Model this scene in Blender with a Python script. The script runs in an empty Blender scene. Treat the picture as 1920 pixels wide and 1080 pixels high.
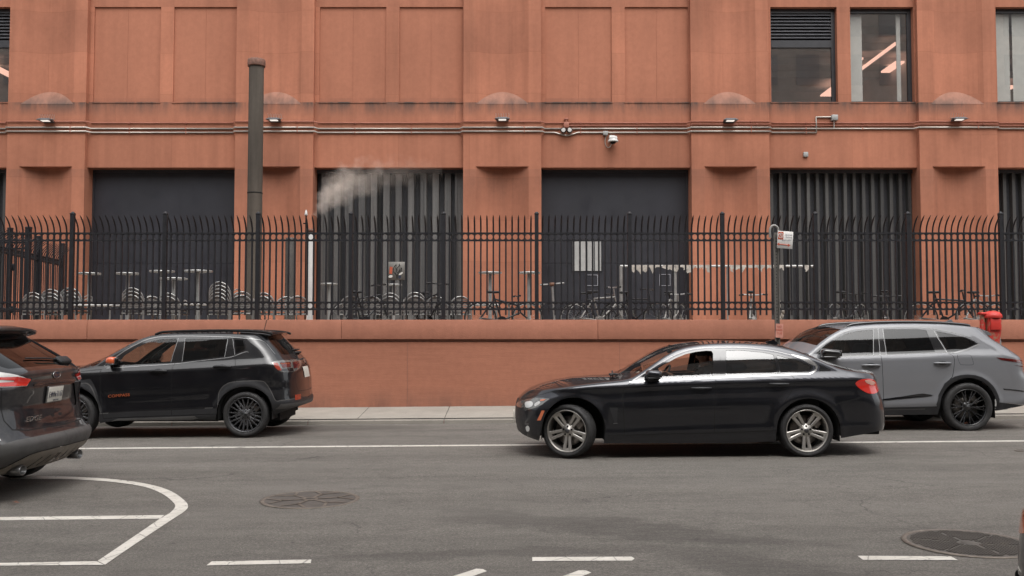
import bpy, bmesh, math, random
import numpy as np
from mathutils import Vector, Matrix, geometry
random.seed(7); np.random.seed(7)
SC=bpy.context.scene; COL=SC.collection
R=math.radians; PI=math.pi
# ---------------------------------------------------------------- camera model
F=1740.0; TH=math.atan(78/1740.0); CT,ST=math.cos(TH),math.sin(TH); CH=1.6
def P(px,py,d):
    xc=(px-960)/F; yc=-(py-540)/F; k=d/(CT-ST*yc)
    return (k*xc, CH+k*(ST+CT*yc))
def proj(x,y,z):
    zz=z-CH; f=y*CT+zz*ST; u=-y*ST+zz*CT
    return 960+F*x/f, 540-F*u/f
def gz(x,y):                                   # the street falls gently to the left, with a slight crown
    return .008*x-.0098*max(0.,y-11.5)
# ---------------------------------------------------------------- tagging
def tag(o,label=None,cat=None,group=None,kind=None):
    if label: o['label']=label
    if cat: o['category']=cat
    if group: o['group']=group
    if kind: o['kind']=kind
    return o
def empty(name,loc,label,cat,group=None):
    o=bpy.data.objects.new(name,None); COL.objects.link(o); o.location=loc; o.empty_display_size=.1
    return tag(o,label,cat,group)
def copy_tree(o,parent=None):
    c=o.copy(); COL.objects.link(c); c.parent=parent
    for ch in o.children: copy_tree(ch,c)
    return c
def link(name,me,parent=None,loc=None):
    o=bpy.data.objects.new(name,me); COL.objects.link(o)
    if parent: o.parent=parent
    if loc is not None: o.location=loc
    return o
# ---------------------------------------------------------------- mesh builder
class MB:
    def __init__(s,org=(0,0,0)): s.v=[]; s.f=[]; s.m=[]; s.sm=[]; s.o=Vector(org); s.cur=0; s.smooth=False
    def add(s,vs,fs,smooth=None):
        b=len(s.v); s.v+= [tuple(Vector(p)-s.o) for p in vs]
        for f in fs:
            s.f.append(tuple(b+i for i in f)); s.m.append(s.cur); s.sm.append(s.smooth if smooth is None else smooth)
    def box(s,x0,x1,y0,y1,z0,z1):
        v=[(x,y,z) for z in(z0,z1) for y in(y0,y1) for x in(x0,x1)]
        s.add(v,[(0,2,3,1),(4,5,7,6),(0,1,5,4),(2,6,7,3),(0,4,6,2),(1,3,7,5)],False)
    def cbox(s,c,d,rot=None):
        v=[Vector((sx*d[0]/2,sy*d[1]/2,sz*d[2]/2)) for sz in(-1,1) for sy in(-1,1) for sx in(-1,1)]
        if rot is not None: v=[rot@p for p in v]
        s.add([p+Vector(c) for p in v],[(0,2,3,1),(4,5,7,6),(0,1,5,4),(2,6,7,3),(0,4,6,2),(1,3,7,5)],False)
    def rbox(s,c,d,r=.02,seg=2,rot=None):
        bm=bmesh.new(); bmesh.ops.create_cube(bm,size=1)
        for v in bm.verts: v.co=Vector((v.co.x*d[0],v.co.y*d[1],v.co.z*d[2]))
        bmesh.ops.bevel(bm,geom=bm.edges[:]+bm.verts[:],offset=min(r,min(d)*.49),segments=seg,profile=.5,affect='EDGES')
        bm.verts.index_update()
        vs=[(rot@v.co if rot is not None else v.co)+Vector(c) for v in bm.verts]
        s.add(vs,[[v.index for v in f.verts] for f in bm.faces],True); bm.free()
    def cyl(s,a,b,r,n=10,r2=None,cap=True,smooth=True):
        a=Vector(a); b=Vector(b); r2=r if r2 is None else r2
        q=(b-a).to_track_quat('Z','Y').to_matrix()
        v=[]
        for p,rr in((a,r),(b,r2)):
            v+=[p+q@Vector((rr*math.cos(2*PI*i/n),rr*math.sin(2*PI*i/n),0)) for i in range(n)]
        s.add(v,[(i,(i+1)%n,n+(i+1)%n,n+i) for i in range(n)],smooth)
        if cap: s.add(v,[tuple(range(n-1,-1,-1)),tuple(range(n,2*n))],False)
    def tube(s,pts,r,n=8,closed=False,cap=True):
        pts=[Vector(p) for p in pts]; N=len(pts); v=[]; up=None
        rs=r if hasattr(r,'__len__') else [r]*N
        for i,p in enumerate(pts):
            a=pts[(i-1)%N] if closed or i>0 else p; b=pts[(i+1)%N] if closed or i<N-1 else p
            t=(b-a).normalized()
            if up is None:
                up=Vector((0,0,1)) if abs(t.z)<.9 else Vector((0,1,0))
            u=(up-t*up.dot(t)).normalized(); w=t.cross(u); up=u
            v+=[p+(u*math.cos(2*PI*k/n)+w*math.sin(2*PI*k/n))*rs[i] for k in range(n)]
        f=[]
        for i in range(N if closed else N-1):
            j=(i+1)%N
            f+=[(i*n+k,j*n+k,j*n+(k+1)%n,i*n+(k+1)%n) for k in range(n)]
        f=[tuple(reversed(q)) for q in f]
        s.add(v,f,True)
        if cap and not closed: s.add(v,[tuple(range(n)),tuple(range((N-1)*n+n-1,(N-1)*n-1,-1))],False)
    def lathe(s,prof,c,axis='Y',n=40,closed=False,smooth=True):
        # prof: (radius, along axis)
        v=[]; N=len(prof); c=Vector(c)
        for i in range(n):
            a=2*PI*i/n; ca,sa=math.cos(a),math.sin(a)
            for r,h in prof:
                p=Vector((r*ca,h,r*sa)) if axis=='Y' else (Vector((r*ca,r*sa,h)) if axis=='Z' else Vector((h,r*ca,r*sa)))
                v.append(c+p)
        f=[]
        for i in range(n):
            j=(i+1)%n
            for k in range(N if closed else N-1):
                l=(k+1)%N
                q=(i*N+k,j*N+k,j*N+l,i*N+l)
                f.append(q if axis!='Y' else tuple(reversed(q)))
        s.add(v,f,smooth)
    def prism(s,poly,y0,y1,plane='XZ',smooth=False):
        n=len(poly)
        def pt(p,h): return (p[0],h,p[1]) if plane=='XZ' else ((p[0],p[1],h) if plane=='XY' else (h,p[0],p[1]))
        v=[pt(p,y0) for p in poly]+[pt(p,y1) for p in poly]
        s.add(v,[(i,(i+1)%n,n+(i+1)%n,n+i) for i in range(n)],smooth)
        tri=geometry.tessellate_polygon([[Vector((p[0],p[1],0)) for p in poly]])
        s.add(v,[tuple(t) for t in tri]+[tuple(n+i for i in reversed(t)) for t in tri],False)
    def quad(s,a,b,c,d): s.add([a,b,c,d],[(0,1,2,3)],False)
    def ell(s,c,r,n=16,m=10):
        v=[];c=Vector(c)
        for j in range(m+1):
            t=PI*j/m
            for i in range(n):
                a=2*PI*i/n; v.append(c+Vector((r[0]*math.sin(t)*math.cos(a),r[1]*math.sin(t)*math.sin(a),r[2]*math.cos(t))))
        f=[(j*n+i,(j+1)*n+i,(j+1)*n+(i+1)%n,j*n+(i+1)%n) for j in range(m) for i in range(n)]
        s.add(v,f,True)
    def text(s,txt,loc,size,rot=(PI/2,0,0),depth=.002,align='CENTER',shear=0,sx=1.):
        cu=bpy.data.curves.new('t','FONT'); cu.body=txt; cu.size=size; cu.align_x=align; cu.align_y='CENTER'; cu.extrude=depth; cu.shear=shear; cu.resolution_u=2
        ob=bpy.data.objects.new('t',cu); COL.objects.link(ob)
        dg=bpy.context.evaluated_depsgraph_get(); me=bpy.data.meshes.new_from_object(ob.evaluated_get(dg))
        from mathutils import Euler
        M=Matrix.Translation(loc)@Euler(rot).to_matrix().to_4x4()@Matrix.Diagonal((sx,1,1,1))
        s.add([M@v.co for v in me.vertices],[tuple(p.vertices) for p in me.polygons],False)
        bpy.data.objects.remove(ob); bpy.data.curves.remove(cu); bpy.data.meshes.remove(me)
    def build(s,name,mats,parent=None,loc=None,fix=True,weld=False):
        me=bpy.data.meshes.new(name); me.from_pydata(s.v,[],s.f)
        if not isinstance(mats,(list,tuple)): mats=[mats]
        for m in mats: me.materials.append(m)
        me.polygons.foreach_set('material_index',s.m); me.polygons.foreach_set('use_smooth',s.sm)
        if weld:
            bm=bmesh.new(); bm.from_mesh(me); bmesh.ops.remove_doubles(bm,verts=bm.verts[:],dist=1e-4); bm.to_mesh(me); bm.free()
        if fix:
            bm=bmesh.new(); bm.from_mesh(me); bmesh.ops.recalc_face_normals(bm,faces=bm.faces[:]); bm.to_mesh(me); bm.free()
        me.update(); return link(name,me,parent,loc)
# ---------------------------------------------------------------- materials
class NT:
    def __init__(s,m): s.t=m.node_tree; s.n=s.t.nodes; s.l=s.t.links
    def new(s,typ,**kw):
        n=s.n.new(typ)
        for k,v in kw.items():
            if k in n.inputs.keys() if isinstance(k,str) else False: n.inputs[k].default_value=v
            else: setattr(n,k,v)
        return n
    def link(s,a,b): s.l.new(a,b)
    def coord(s,scale=(1,1,1),loc=(0,0,0),space='Object'):
        tc=s.n.new('ShaderNodeTexCoord'); mp=s.n.new('ShaderNodeMapping'); mp.inputs['Scale'].default_value=scale; mp.inputs['Location'].default_value=loc
        s.link(tc.outputs[space],mp.inputs['Vector']); return mp.outputs['Vector']
    def noise(s,vec,scale,detail=4,rough=.55,out='Fac'):
        n=s.n.new('ShaderNodeTexNoise'); n.inputs['Scale'].default_value=scale; n.inputs['Detail'].default_value=detail; n.inputs['Roughness'].default_value=rough
        s.link(vec,n.inputs['Vector']); return n.outputs[out]
    def ramp(s,fac,stops):
        r=s.n.new('ShaderNodeValToRGB'); e=r.color_ramp.elements
        while len(e)<len(stops): e.new(.5)
        for el,(p,c) in zip(e,stops):
            el.position=p; el.color=(c if hasattr(c,'__len__') else (c,c,c))[:3]+(1,) if hasattr(c,'__len__') else (c,c,c,1)
        s.link(fac,r.inputs['Fac']); return r.outputs['Color']
    def mix(s,fac,a,b,blend='MIX'):
        m=s.n.new('ShaderNodeMix'); m.data_type='RGBA'; m.blend_type=blend
        for i,x in((0,fac),(6,a),(7,b)):
            if hasattr(x,'is_linked') or hasattr(x,'links'): s.link(x,m.inputs[i])
            else: m.inputs[i].default_value=x if i==0 else (tuple(x)+(1,))[:4]
        return m.outputs[2]
    def math(s,op,a,b=0,clamp=False):
        m=s.n.new('ShaderNodeMath'); m.operation=op; m.use_clamp=clamp
        for i,x in((0,a),(1,b)):
            if hasattr(x,'links'): s.link(x,m.inputs[i])
            else: m.inputs[i].default_value=x
        return m.outputs[0]
    def bump(s,h,strength,dist):
        b=s.n.new('ShaderNodeBump'); b.inputs['Strength'].default_value=strength; b.inputs['Distance'].default_value=dist
        s.link(h,b.inputs['Height']); return b.outputs['Normal']
    def bsdf(s): return s.n['Principled BSDF']
def newmat(name):
    m=bpy.data.materials.new(name); m.use_nodes=True; return m,NT(m)
def mat(name,c,rough=.5,metal=0.,coat=0.,var=.12,vs=6.,spec=.5,bump=0.,bs=60.,emit=None,es=1.,coatr=.03):
    m,t=newmat(name); b=t.bsdf()
    b.inputs['Roughness'].default_value=rough; b.inputs['Metallic'].default_value=metal
    b.inputs['Coat Weight'].default_value=coat; b.inputs['Coat Roughness'].default_value=coatr; b.inputs['Specular IOR Level'].default_value=spec
    v=t.coord()
    n=t.noise(v,vs,5,.6)
    col=t.ramp(n,[(.3,tuple(x*(1-var) for x in c)),(.7,tuple(min(1,x*(1+var)) for x in c))])
    t.link(col,b.inputs['Base Color'])
    r=t.ramp(t.noise(v,vs*3,3),[(.3,max(0,rough*(1-var))),(.7,min(1,rough*(1+var)))])
    t.link(r,b.inputs['Roughness'])
    if bump:
        t.link(t.bump(t.noise(v,bs,5,.6),bump,.01),b.inputs['Normal'])
    if emit:
        b.inputs['Emission Color'].default_value=tuple(emit)+(1,); b.inputs['Emission Strength'].default_value=es
    return m
def glassmat(name,tint,rough=.0,boost=1.0,gcol=(1,1,1)):
    m,t=newmat(name); t.n.remove(t.bsdf()); o=t.n['Material Output']
    tr=t.n.new('ShaderNodeBsdfTransparent'); tr.inputs['Color'].default_value=tuple(tint)+(1,)
    gl=t.n.new('ShaderNodeBsdfGlossy'); gl.inputs['Roughness'].default_value=rough; gl.inputs['Color'].default_value=tuple(gcol)+(1,)
    lw=t.n.new('ShaderNodeLayerWeight'); lw.inputs['Blend'].default_value=.5
    mx=t.n.new('ShaderNodeMixShader'); f=t.math('ADD',.043*boost,t.math('MULTIPLY',t.math('POWER',lw.outputs['Facing'],5.),.95),True)
    t.link(f,mx.inputs[0]); t.link(tr.outputs[0],mx.inputs[1]); t.link(gl.outputs[0],mx.inputs[2]); t.link(mx.outputs[0],o.inputs['Surface'])
    return m
# ---------------------------------------------------------------- palette
TERRA=(.388,.157,.096)
def stone_mat(name,c,streak=.2,patch=.13,bump=.25,stain=None,course=None,hstreak=False):
    m,t=newmat(name); b=t.bsdf(); b.inputs['Roughness'].default_value=.85; b.inputs['Specular IOR Level'].default_value=.25
    v=t.coord(space='Object')
    big=t.noise(t.coord((.35,.35,.35)),1.,3,.5)
    col=t.ramp(big,[(.3,tuple(x*(1-patch) for x in c)),(.7,tuple(x*(1+patch) for x in c))])
    st=t.noise(t.coord((2.2,2.2,.12)) if not hstreak else t.coord((.5,.5,14.)),1.6,6,.65)
    col=t.mix(1.,col,t.ramp(st,[(.25,1-streak),(.55,1.0),(.8,1+streak*.5)]),'MULTIPLY')
    fine=t.noise(v,9.,6,.7); col=t.mix(1.,col,t.ramp(fine,[(.25,.9),(.7,1.06)]),'MULTIPLY')
    if course:      # big dressed blocks, each painted a slightly different tone
        bk=t.n.new('ShaderNodeTexBrick'); bk.inputs['Scale'].default_value=1.; bk.inputs['Brick Width'].default_value=course[0]; bk.inputs['Row Height'].default_value=course[1]
        bk.inputs['Mortar Size'].default_value=.006; bk.inputs['Color1'].default_value=(.87,.875,.88,1); bk.inputs['Color2'].default_value=(1.07,1.06,1.05,1); bk.inputs['Mortar'].default_value=(.78,.75,.72,1); bk.inputs['Bias'].default_value=0.
        tc=t.n.new('ShaderNodeTexCoord'); sx=t.n.new('ShaderNodeSeparateXYZ'); t.link(tc.outputs['Object'],sx.inputs[0])
        cx=t.n.new('ShaderNodeCombineXYZ'); t.link(sx.outputs['X'],cx.inputs['X']); t.link(t.math('ADD',sx.outputs['Z'],course[2]),cx.inputs['Y'])
        t.link(cx.outputs[0],bk.inputs['Vector']); col=t.mix(.8,col,bk.outputs['Color'],'MULTIPLY')
    if stain:       # soot below the sills and other dark height bands, broken up by noise
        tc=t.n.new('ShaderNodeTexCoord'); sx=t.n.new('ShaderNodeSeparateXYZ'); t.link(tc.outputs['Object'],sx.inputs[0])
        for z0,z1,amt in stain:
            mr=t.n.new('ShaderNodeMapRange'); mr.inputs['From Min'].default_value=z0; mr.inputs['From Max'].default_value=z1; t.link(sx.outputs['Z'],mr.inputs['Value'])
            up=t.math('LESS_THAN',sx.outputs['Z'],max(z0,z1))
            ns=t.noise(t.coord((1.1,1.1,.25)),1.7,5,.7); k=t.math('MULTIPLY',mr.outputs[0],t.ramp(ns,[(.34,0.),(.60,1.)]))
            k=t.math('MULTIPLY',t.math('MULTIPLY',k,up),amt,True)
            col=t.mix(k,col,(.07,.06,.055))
    t.link(col,b.inputs['Base Color'])
    t.link(t.bump(t.noise(v,70.,6,.7) if not hstreak else t.noise(t.coord((6,6,70)),1.2,7,.75),bump,.012),b.inputs['Normal'])
    return m
M={}
M['terra']=stone_mat('terracotta_painted_stone',TERRA,course=(3.08,2.28,-.9),stain=[(5.86,6.31,1.0),(1.5,4.4,.12)])
M['terra_pil']=stone_mat('terracotta_pilaster_stone',tuple(x*1.02 for x in TERRA),patch=.2,course=(2.3,1.14,.35),stain=[(5.85,6.24,.95),(3.3,4.42,.25)])  # soot at the sill line; second band darkens towards the block underside
M['terra_panel']=stone_mat('terracotta_smooth_panel',tuple(x*.97 for x in TERRA),streak=.1,patch=.07,bump=.08,stain=[(5.9,6.4,.2)])
M['terra_lens']=stone_mat('weathered_sloping_sill',(.31,.155,.11),streak=.4,patch=.2,stain=[(6.5,6.18,.75)])
M['joint']=mat('mortar_joint',(.25,.12,.085),.9)
M['wall']=stone_mat('retaining_wall_stucco',(.40,.167,.106),streak=.13,patch=.1,bump=.55,hstreak=True,stain=[(.52,.1,.45)])  # darker towards the foot, broken up by noise
M['coping']=stone_mat('coping_stucco',(.41,.175,.115),streak=.10,patch=.05,bump=.6)
M['iron']=mat('black_painted_iron',(.012,.012,.015),.45,var=.25,vs=9,bump=.08)
M['panel_black']=mat('dark_charcoal_door_paint',(.0165,.0165,.0225),.55,var=.22,vs=.9)
def corr_mat(name='weathered_corrugated_steel',k=1.):
    m,t=newmat(name); b=t.bsdf(); b.inputs['Roughness'].default_value=.5; b.inputs['Metallic'].default_value=.25
    st=t.noise(t.coord((5.,5.,.10)),1.3,5,.7)
    col=t.ramp(st,[(.25,(.06*k,.06*k,.062*k)),(.5,(.115*k,.111*k,.108*k)),(.66,(.16*k,.154*k,.148*k)),(.80,(.33*k,.32*k,.30*k))])
    t.link(t.mix(1.,col,t.ramp(t.noise(t.coord((1,1,1)),14,5,.7),[(.3,.85),(.7,1.1)]),'MULTIPLY'),b.inputs['Base Color']); return m
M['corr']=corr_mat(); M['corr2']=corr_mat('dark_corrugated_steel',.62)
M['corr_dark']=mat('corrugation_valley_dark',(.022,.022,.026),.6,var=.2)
M['steel']=mat('galvanised_steel',(.42,.41,.4),.38,.7,var=.18,vs=12)
M['conduit']=mat('metal_conduit',(.40,.365,.33),.35,.6,var=.2,vs=4)
M['conduit_paint']=mat('conduit_painted_terracotta',(.33,.12,.078),.6,var=.12)
M['alu']=mat('brushed_aluminium',(.38,.38,.37),.35,.6,var=.1,vs=15)
M['alu_dull']=mat('weathered_aluminium',(.29,.28,.265),.45,.35,var=.18,vs=8)
M['weave']=mat('grey_woven_slats',(.2,.19,.18),.6,.2,var=.15,vs=20)
M['white']=mat('white_paint',(.55,.54,.52),.5,var=.06)
M['offwhite']=mat('dirty_white_pvc',(.68,.67,.65),.5,var=.12,vs=3)
M['chimney']=stone_mat('sooty_steel_flue',(.10,.084,.069),streak=.45,patch=.25,bump=.15)
M['rust']=mat('rusty_steel',(.17,.085,.06),.8,var=.4,vs=14)
M['darkpipe']=mat('dark_brown_pipe',(.05,.043,.037),.6,var=.3)
M['frame']=mat('dark_window_frame',(.03,.03,.034),.4,var=.15)
M['louver']=mat('grey_metal_louvre',(.085,.085,.092),.4,.3,var=.15)
M['blind']=mat('white_fabric_blind',(.82,.81,.78),.8,var=.05)
M['room']=mat('grey_office_wall',(.5,.475,.45),.9,var=.12,vs=1)
M['lamp_warm']=mat('ceiling_light_diffuser',(.8,.6,.5),.5,emit=(1,.57,.44),es=.75)
M['lamp_lens']=mat('wall_light_lens',(.9,.88,.85),.4,emit=(1,.95,.88),es=.4)
M['bwin']=glassmat('office_window_glass',(.86,.86,.84),.01,6.5)
M['black']=mat('black_rubber',(.014,.014,.015),.6,var=.2)
M['plastic_dk']=mat('dark_grey_plastic',(.03,.03,.033),.55,var=.12,bump=.1,bs=300)
M['grey_box']=mat('grey_metal_box',(.32,.32,.31),.5,.2,var=.08)
M['dark_ball']=mat('dark_bronze_lamp',(.06,.045,.04),.3,.6,var=.1)
# street
def asphalt():
    m,t=newmat('worn_asphalt'); b=t.bsdf(); b.inputs['Roughness'].default_value=.88; b.inputs['Specular IOR Level'].default_value=.3
    v=t.coord()
    base=t.ramp(t.mix(.5,t.noise(v,52.,4,.8),t.noise(v,150.,3,.8)),[(.32,(.055,.050,.0445)),(.5,(.135,.123,.109)),(.68,(.29,.265,.237))])
    mid=t.noise(t.coord((1.,2.2,1)),2.6,7,.72); base=t.mix(1.,base,t.ramp(mid,[(.25,.76),(.5,1.0),(.78,1.16)]),'MULTIPLY')
    # long worn streaks along the traffic and dark patches of damp and fresh bitumen
    lng=t.noise(t.coord((.12,1.1,1)),1.5,6,.65); base=t.mix(1.,base,t.ramp(lng,[(.3,.84),(.6,1.06)]),'MULTIPLY')
    # one broad dark bitumen stain with ragged edges, dragged diagonally across the near lane
    nz=t.n.new('ShaderNodeTexNoise'); nz.inputs['Scale'].default_value=1.7; nz.inputs['Detail'].default_value=7; nz.inputs['Roughness'].default_value=.66; t.link(v,nz.inputs['Vector'])
    def blob(cx,cy,ang,lx,ly,warp):
        tc=t.n.new('ShaderNodeTexCoord'); mp=t.n.new('ShaderNodeMapping'); mp.vector_type='TEXTURE'; mp.inputs['Location'].default_value=(cx,cy,0); mp.inputs['Rotation'].default_value=(0,0,ang); mp.inputs['Scale'].default_value=(lx,ly,1.)
        ad=t.n.new('ShaderNodeVectorMath'); ad.operation='MULTIPLY_ADD'; t.link(nz.outputs['Color'],ad.inputs[0]); ad.inputs[1].default_value=(warp,warp,0); 
        off=t.n.new('ShaderNodeVectorMath'); off.operation='ADD'; off.inputs[1].default_value=(-warp*.5,-warp*.5,0); t.link(tc.outputs['Object'],off.inputs[0]); t.link(off.outputs[0],ad.inputs[2])
        t.link(ad.outputs[0],mp.inputs['Vector'])
        sx=t.n.new('ShaderNodeSeparateXYZ'); t.link(mp.outputs[0],sx.inputs[0])
        r2=t.math('ADD',t.math('MULTIPLY',sx.outputs['X'],sx.outputs['X']),t.math('MULTIPLY',sx.outputs['Y'],sx.outputs['Y']))
        return t.ramp(r2,[(.35,1.),(1.,0.)])
    k=blob(.75,7.55,R(-28),1.9,.42,1.5)
    k=t.math('MAXIMUM',k,blob(1.95,6.0,R(-40),1.3,.42,.8))
    k=t.math('MAXIMUM',k,t.math('MULTIPLY',blob(-.2,6.75,R(3),1.7,.16,.7),.8))
    k=t.math('MAXIMUM',k,t.math('MULTIPLY',blob(-.9,9.6,R(-2),1.1,.2,.9),.5))
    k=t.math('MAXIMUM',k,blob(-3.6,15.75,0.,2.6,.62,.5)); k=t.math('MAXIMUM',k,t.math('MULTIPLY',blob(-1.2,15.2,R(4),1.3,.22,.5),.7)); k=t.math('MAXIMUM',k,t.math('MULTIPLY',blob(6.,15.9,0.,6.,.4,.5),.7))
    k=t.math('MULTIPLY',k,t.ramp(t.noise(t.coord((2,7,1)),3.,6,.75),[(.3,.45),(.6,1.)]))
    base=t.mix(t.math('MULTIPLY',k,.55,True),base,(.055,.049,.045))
    tcw=t.n.new('ShaderNodeTexCoord'); sxw=t.n.new('ShaderNodeSeparateXYZ'); t.link(tcw.outputs['Object'],sxw.inputs[0])
    wob=t.math('MULTIPLY',t.math('SUBTRACT',t.noise(t.coord((.15,.3,1)),2.,3,.5),.5),.8)
    yy=t.math('ADD',sxw.outputs['Y'],wob)
    trk=None
    for yc_ in (9.6,11.1,8.2):
        q=t.math('SUBTRACT',1.,t.math('DIVIDE',t.math('ABSOLUTE',t.math('SUBTRACT',yy,yc_)),.42),True); trk=q if trk is None else t.math('MAXIMUM',trk,q)
    base=t.mix(t.math('MULTIPLY',trk,.22),base,(.19,.175,.157))
    vo=t.n.new('ShaderNodeTexVoronoi'); vo.feature='DISTANCE_TO_EDGE'; vo.inputs['Scale'].default_value=.55
    wv=t.n.new('ShaderNodeVectorMath'); wv.operation='MULTIPLY_ADD'; t.link(nz.outputs['Color'],wv.inputs[0]); wv.inputs[1].default_value=(.9,.9,0); t.link(tcw.outputs['Object'],wv.inputs[2]); t.link(wv.outputs[0],vo.inputs['Vector'])
    crk=t.math('MULTIPLY',t.ramp(vo.outputs['Distance'],[(.0,1.),(.006,0.)]),t.ramp(t.noise(t.coord((.5,.5,1)),1.3,3,.5),[(.5,0.),(.62,.75)]))
    base=t.mix(crk,base,(.035,.032,.03))
    # oil drips and gum
    sp=t.noise(v,7.5,2,.5); base=t.mix(t.ramp(sp,[(.72,0.),(.76,.5)]),base,(.045,.042,.04))
    t.link(base,b.inputs['Base Color'])
    # hairline cracks
    t.link(t.bump(t.noise(v,190.,4,.8),.75,.012),b.inputs['Normal'])
    return m
M['asphalt']=asphalt()
M['road_dark']=mat('gutter_asphalt',(.06,.056,.05),.9,var=.3,vs=5,bump=.4,bs=150)
def conc(name,c,joint=None):
    m,t=newmat(name); b=t.bsdf(); b.inputs['Roughness'].default_value=.85; v=t.coord()
    col=t.ramp(t.noise(v,2.2,7,.7),[(.25,tuple(x*.82 for x in c)),(.7,tuple(x*1.08 for x in c))])
    col=t.mix(1.,col,t.ramp(t.noise(v,120,3,.7),[(.3,.88),(.7,1.07)]),'MULTIPLY')
    sp=t.noise(v,22.,2,.5); col=t.mix(t.ramp(sp,[(.70,0.),(.74,.6)]),col,(.08,.075,.07))
    t.link(col,b.inputs['Base Color']); t.link(t.bump(t.noise(v,90,5,.7),.3,.006),b.inputs['Normal']); return m
M['walk']=conc('sidewalk_concrete',(.30,.275,.238))
M['curb']=conc('kerb_stone',(.255,.232,.20))
def paintmark():
    m,t=newmat('worn_road_paint'); b=t.bsdf(); b.inputs['Roughness'].default_value=.7; v=t.coord()
    w=t.noise(v,26.,6,.75); c=t.ramp(t.noise(v,5,5,.65),[(.3,(.46,.43,.38)),(.7,(.60,.565,.51))])
    vo=t.n.new('ShaderNodeTexVoronoi'); vo.feature='DISTANCE_TO_EDGE'; vo.inputs['Scale'].default_value=4.; t.link(v,vo.inputs['Vector'])
    cr=t.ramp(vo.outputs['Distance'],[(.0,.85),(.022,0.)])
    k=t.math('MAXIMUM',t.ramp(w,[(.33,1.),(.42,0.)]),cr)
    t.link(t.mix(k,c,(.12,.112,.10)),b.inputs['Base Color']); return m
M['paint']=paintmark()
def castiron():
    m,t=newmat('rusted_cast_iron'); b=t.bsdf(); b.inputs['Roughness'].default_value=.7; b.inputs['Metallic'].default_value=.3; v=t.coord()
    t.link(t.ramp(t.noise(v,6,6,.7),[(.25,(.066,.059,.052)),(.55,(.098,.087,.077)),(.8,(.14,.118,.099))]),b.inputs['Base Color'])
    t.link(t.bump(t.noise(v,120,3,.6),.3,.004),b.inputs['Normal']); return m
M['castiron']=castiron()
M['castrim']=mat('worn_iron_rim',(.15,.125,.103),.6,.3,var=.3,vs=9)
# cars
def carpaint(name,c,flake=0.,dirt=.05,rough=.3,cior=1.5):
    m,t=newmat(name); b=t.bsdf(); b.inputs['Metallic'].default_value=flake; b.inputs['Specular IOR Level'].default_value=.2; b.inputs['Coat Weight'].default_value=1.; b.inputs['Coat Roughness'].default_value=.02; b.inputs['Coat IOR'].default_value=cior
    v=t.coord(); n=t.noise(v,3.,6,.7)
    k=t.ramp(n,[(.45,0.),(.8,dirt)]); t.link(t.mix(k,c,(.2,.18,.16)),b.inputs['Base Color'])
    t.link(t.ramp(n,[(.3,rough),(.75,rough+.12)]),b.inputs['Roughness'])
    fn=t.noise(v,2.2,2,.4); t.link(t.bump(fn,.02,.05),b.inputs['Coat Normal']); return m
M['p_sedan']=carpaint('black_metallic_paint',(.030,.031,.037),.9,.02,.30,1.5)
M['p_compass']=carpaint('gloss_black_paint',(.006,.006,.0075),.0,.015,.3)
M['p_mdx']=carpaint('cool_grey_paint',(.178,.181,.192),.15,.02,.42)
M['p_edge']=carpaint('dusty_black_paint',(.011,.011,.014),.1,.25,.35)
M['gap']=mat('panel_gap',(.004,.004,.004),.9,var=.05)
M['clad']=mat('black_plastic_cladding',(.017,.017,.019),.5,var=.15)
M['clad_grey']=mat('dusty_grey_plastic',(.07,.067,.065),.65,var=.15,vs=4)
M['skid']=mat('dusty_beige_silver_skid',(.20,.175,.145),.5,.3,var=.2,vs=5)
M['gloss_black']=mat('gloss_black_trim',(.006,.006,.007),.12,coat=1.,var=.05)
M['chrome']=mat('satin_chrome',(.38,.375,.37),.2,1.,var=.05)
M['satin']=mat('satin_silver_trim',(.20,.20,.20),.35,.85,var=.05)
M['cg_clear']=glassmat('clear_car_glass',(.66,.69,.67),.0,.9)
M['cg_tint']=glassmat('tinted_car_glass',(.16,.165,.17),.0,1.5)
M['cg_dark']=glassmat('privacy_car_glass',(.045,.045,.05),.0,1.1)
M['cg_front']=glassmat('lightly_coated_car_glass',(.55,.57,.56),.0,2.0)
M['cg_sky']=glassmat('coated_car_glass',(.13,.135,.14),.0,2.6)
M['tyre']=mat('tyre_rubber',(.021,.020,.020),.75,var=.25,vs=8,bump=.1,bs=80)
M['rim_silver']=mat('silver_alloy',(.44,.42,.39),.36,.8,var=.08)
M['rim_gun']=mat('gunmetal_alloy',(.10,.10,.105),.3,.75,var=.1)
M['rim_black']=mat('gloss_black_alloy',(.012,.012,.013),.18,.3,coat=.8,var=.1)
M['rim_cut']=mat('machined_alloy_edge',(.30,.30,.31),.25,.9,var=.05)
M['disc']=mat('brake_disc',(.22,.20,.185),.4,.8,var=.15)
M['red_lens']=mat('red_lamp_lens',(.50,.022,.015),.12,coat=1.,var=.15,emit=(.9,.05,.03),es=.03)
M['amber_red']=mat('dull_red_lens',(.28,.035,.018),.15,coat=.8,var=.2)
M['dark_red']=mat('smoked_red_lens',(.09,.008,.007),.1,coat=1.,var=.3,vs=20)
M['pink_lens']=mat('pale_pink_lamp_lens',(.62,.32,.26),.12,coat=1.,var=.15)
M['clear_lens']=mat('clear_lamp_lens',(.55,.54,.52),.1,coat=1.,var=.2,vs=14)
M['lens_dim']=mat('headlamp_smoked_housing',(.16,.155,.145),.12,.4,coat=1.,var=.3,vs=22)
M['lens_bright']=mat('projector_lamp_lens',(.6,.6,.58),.1,coat=1.,emit=(1,1,.97),es=.02)
M['amber']=mat('amber_marker',(.62,.17,.075),.2,coat=1.,var=.1)
M['orange']=mat('orange_mirror_cap',(.60,.11,.035),.25,coat=.8,var=.12)
M['orange_txt']=mat('orange_lettering',(.36,.085,.03),.4,var=.1)
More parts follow.
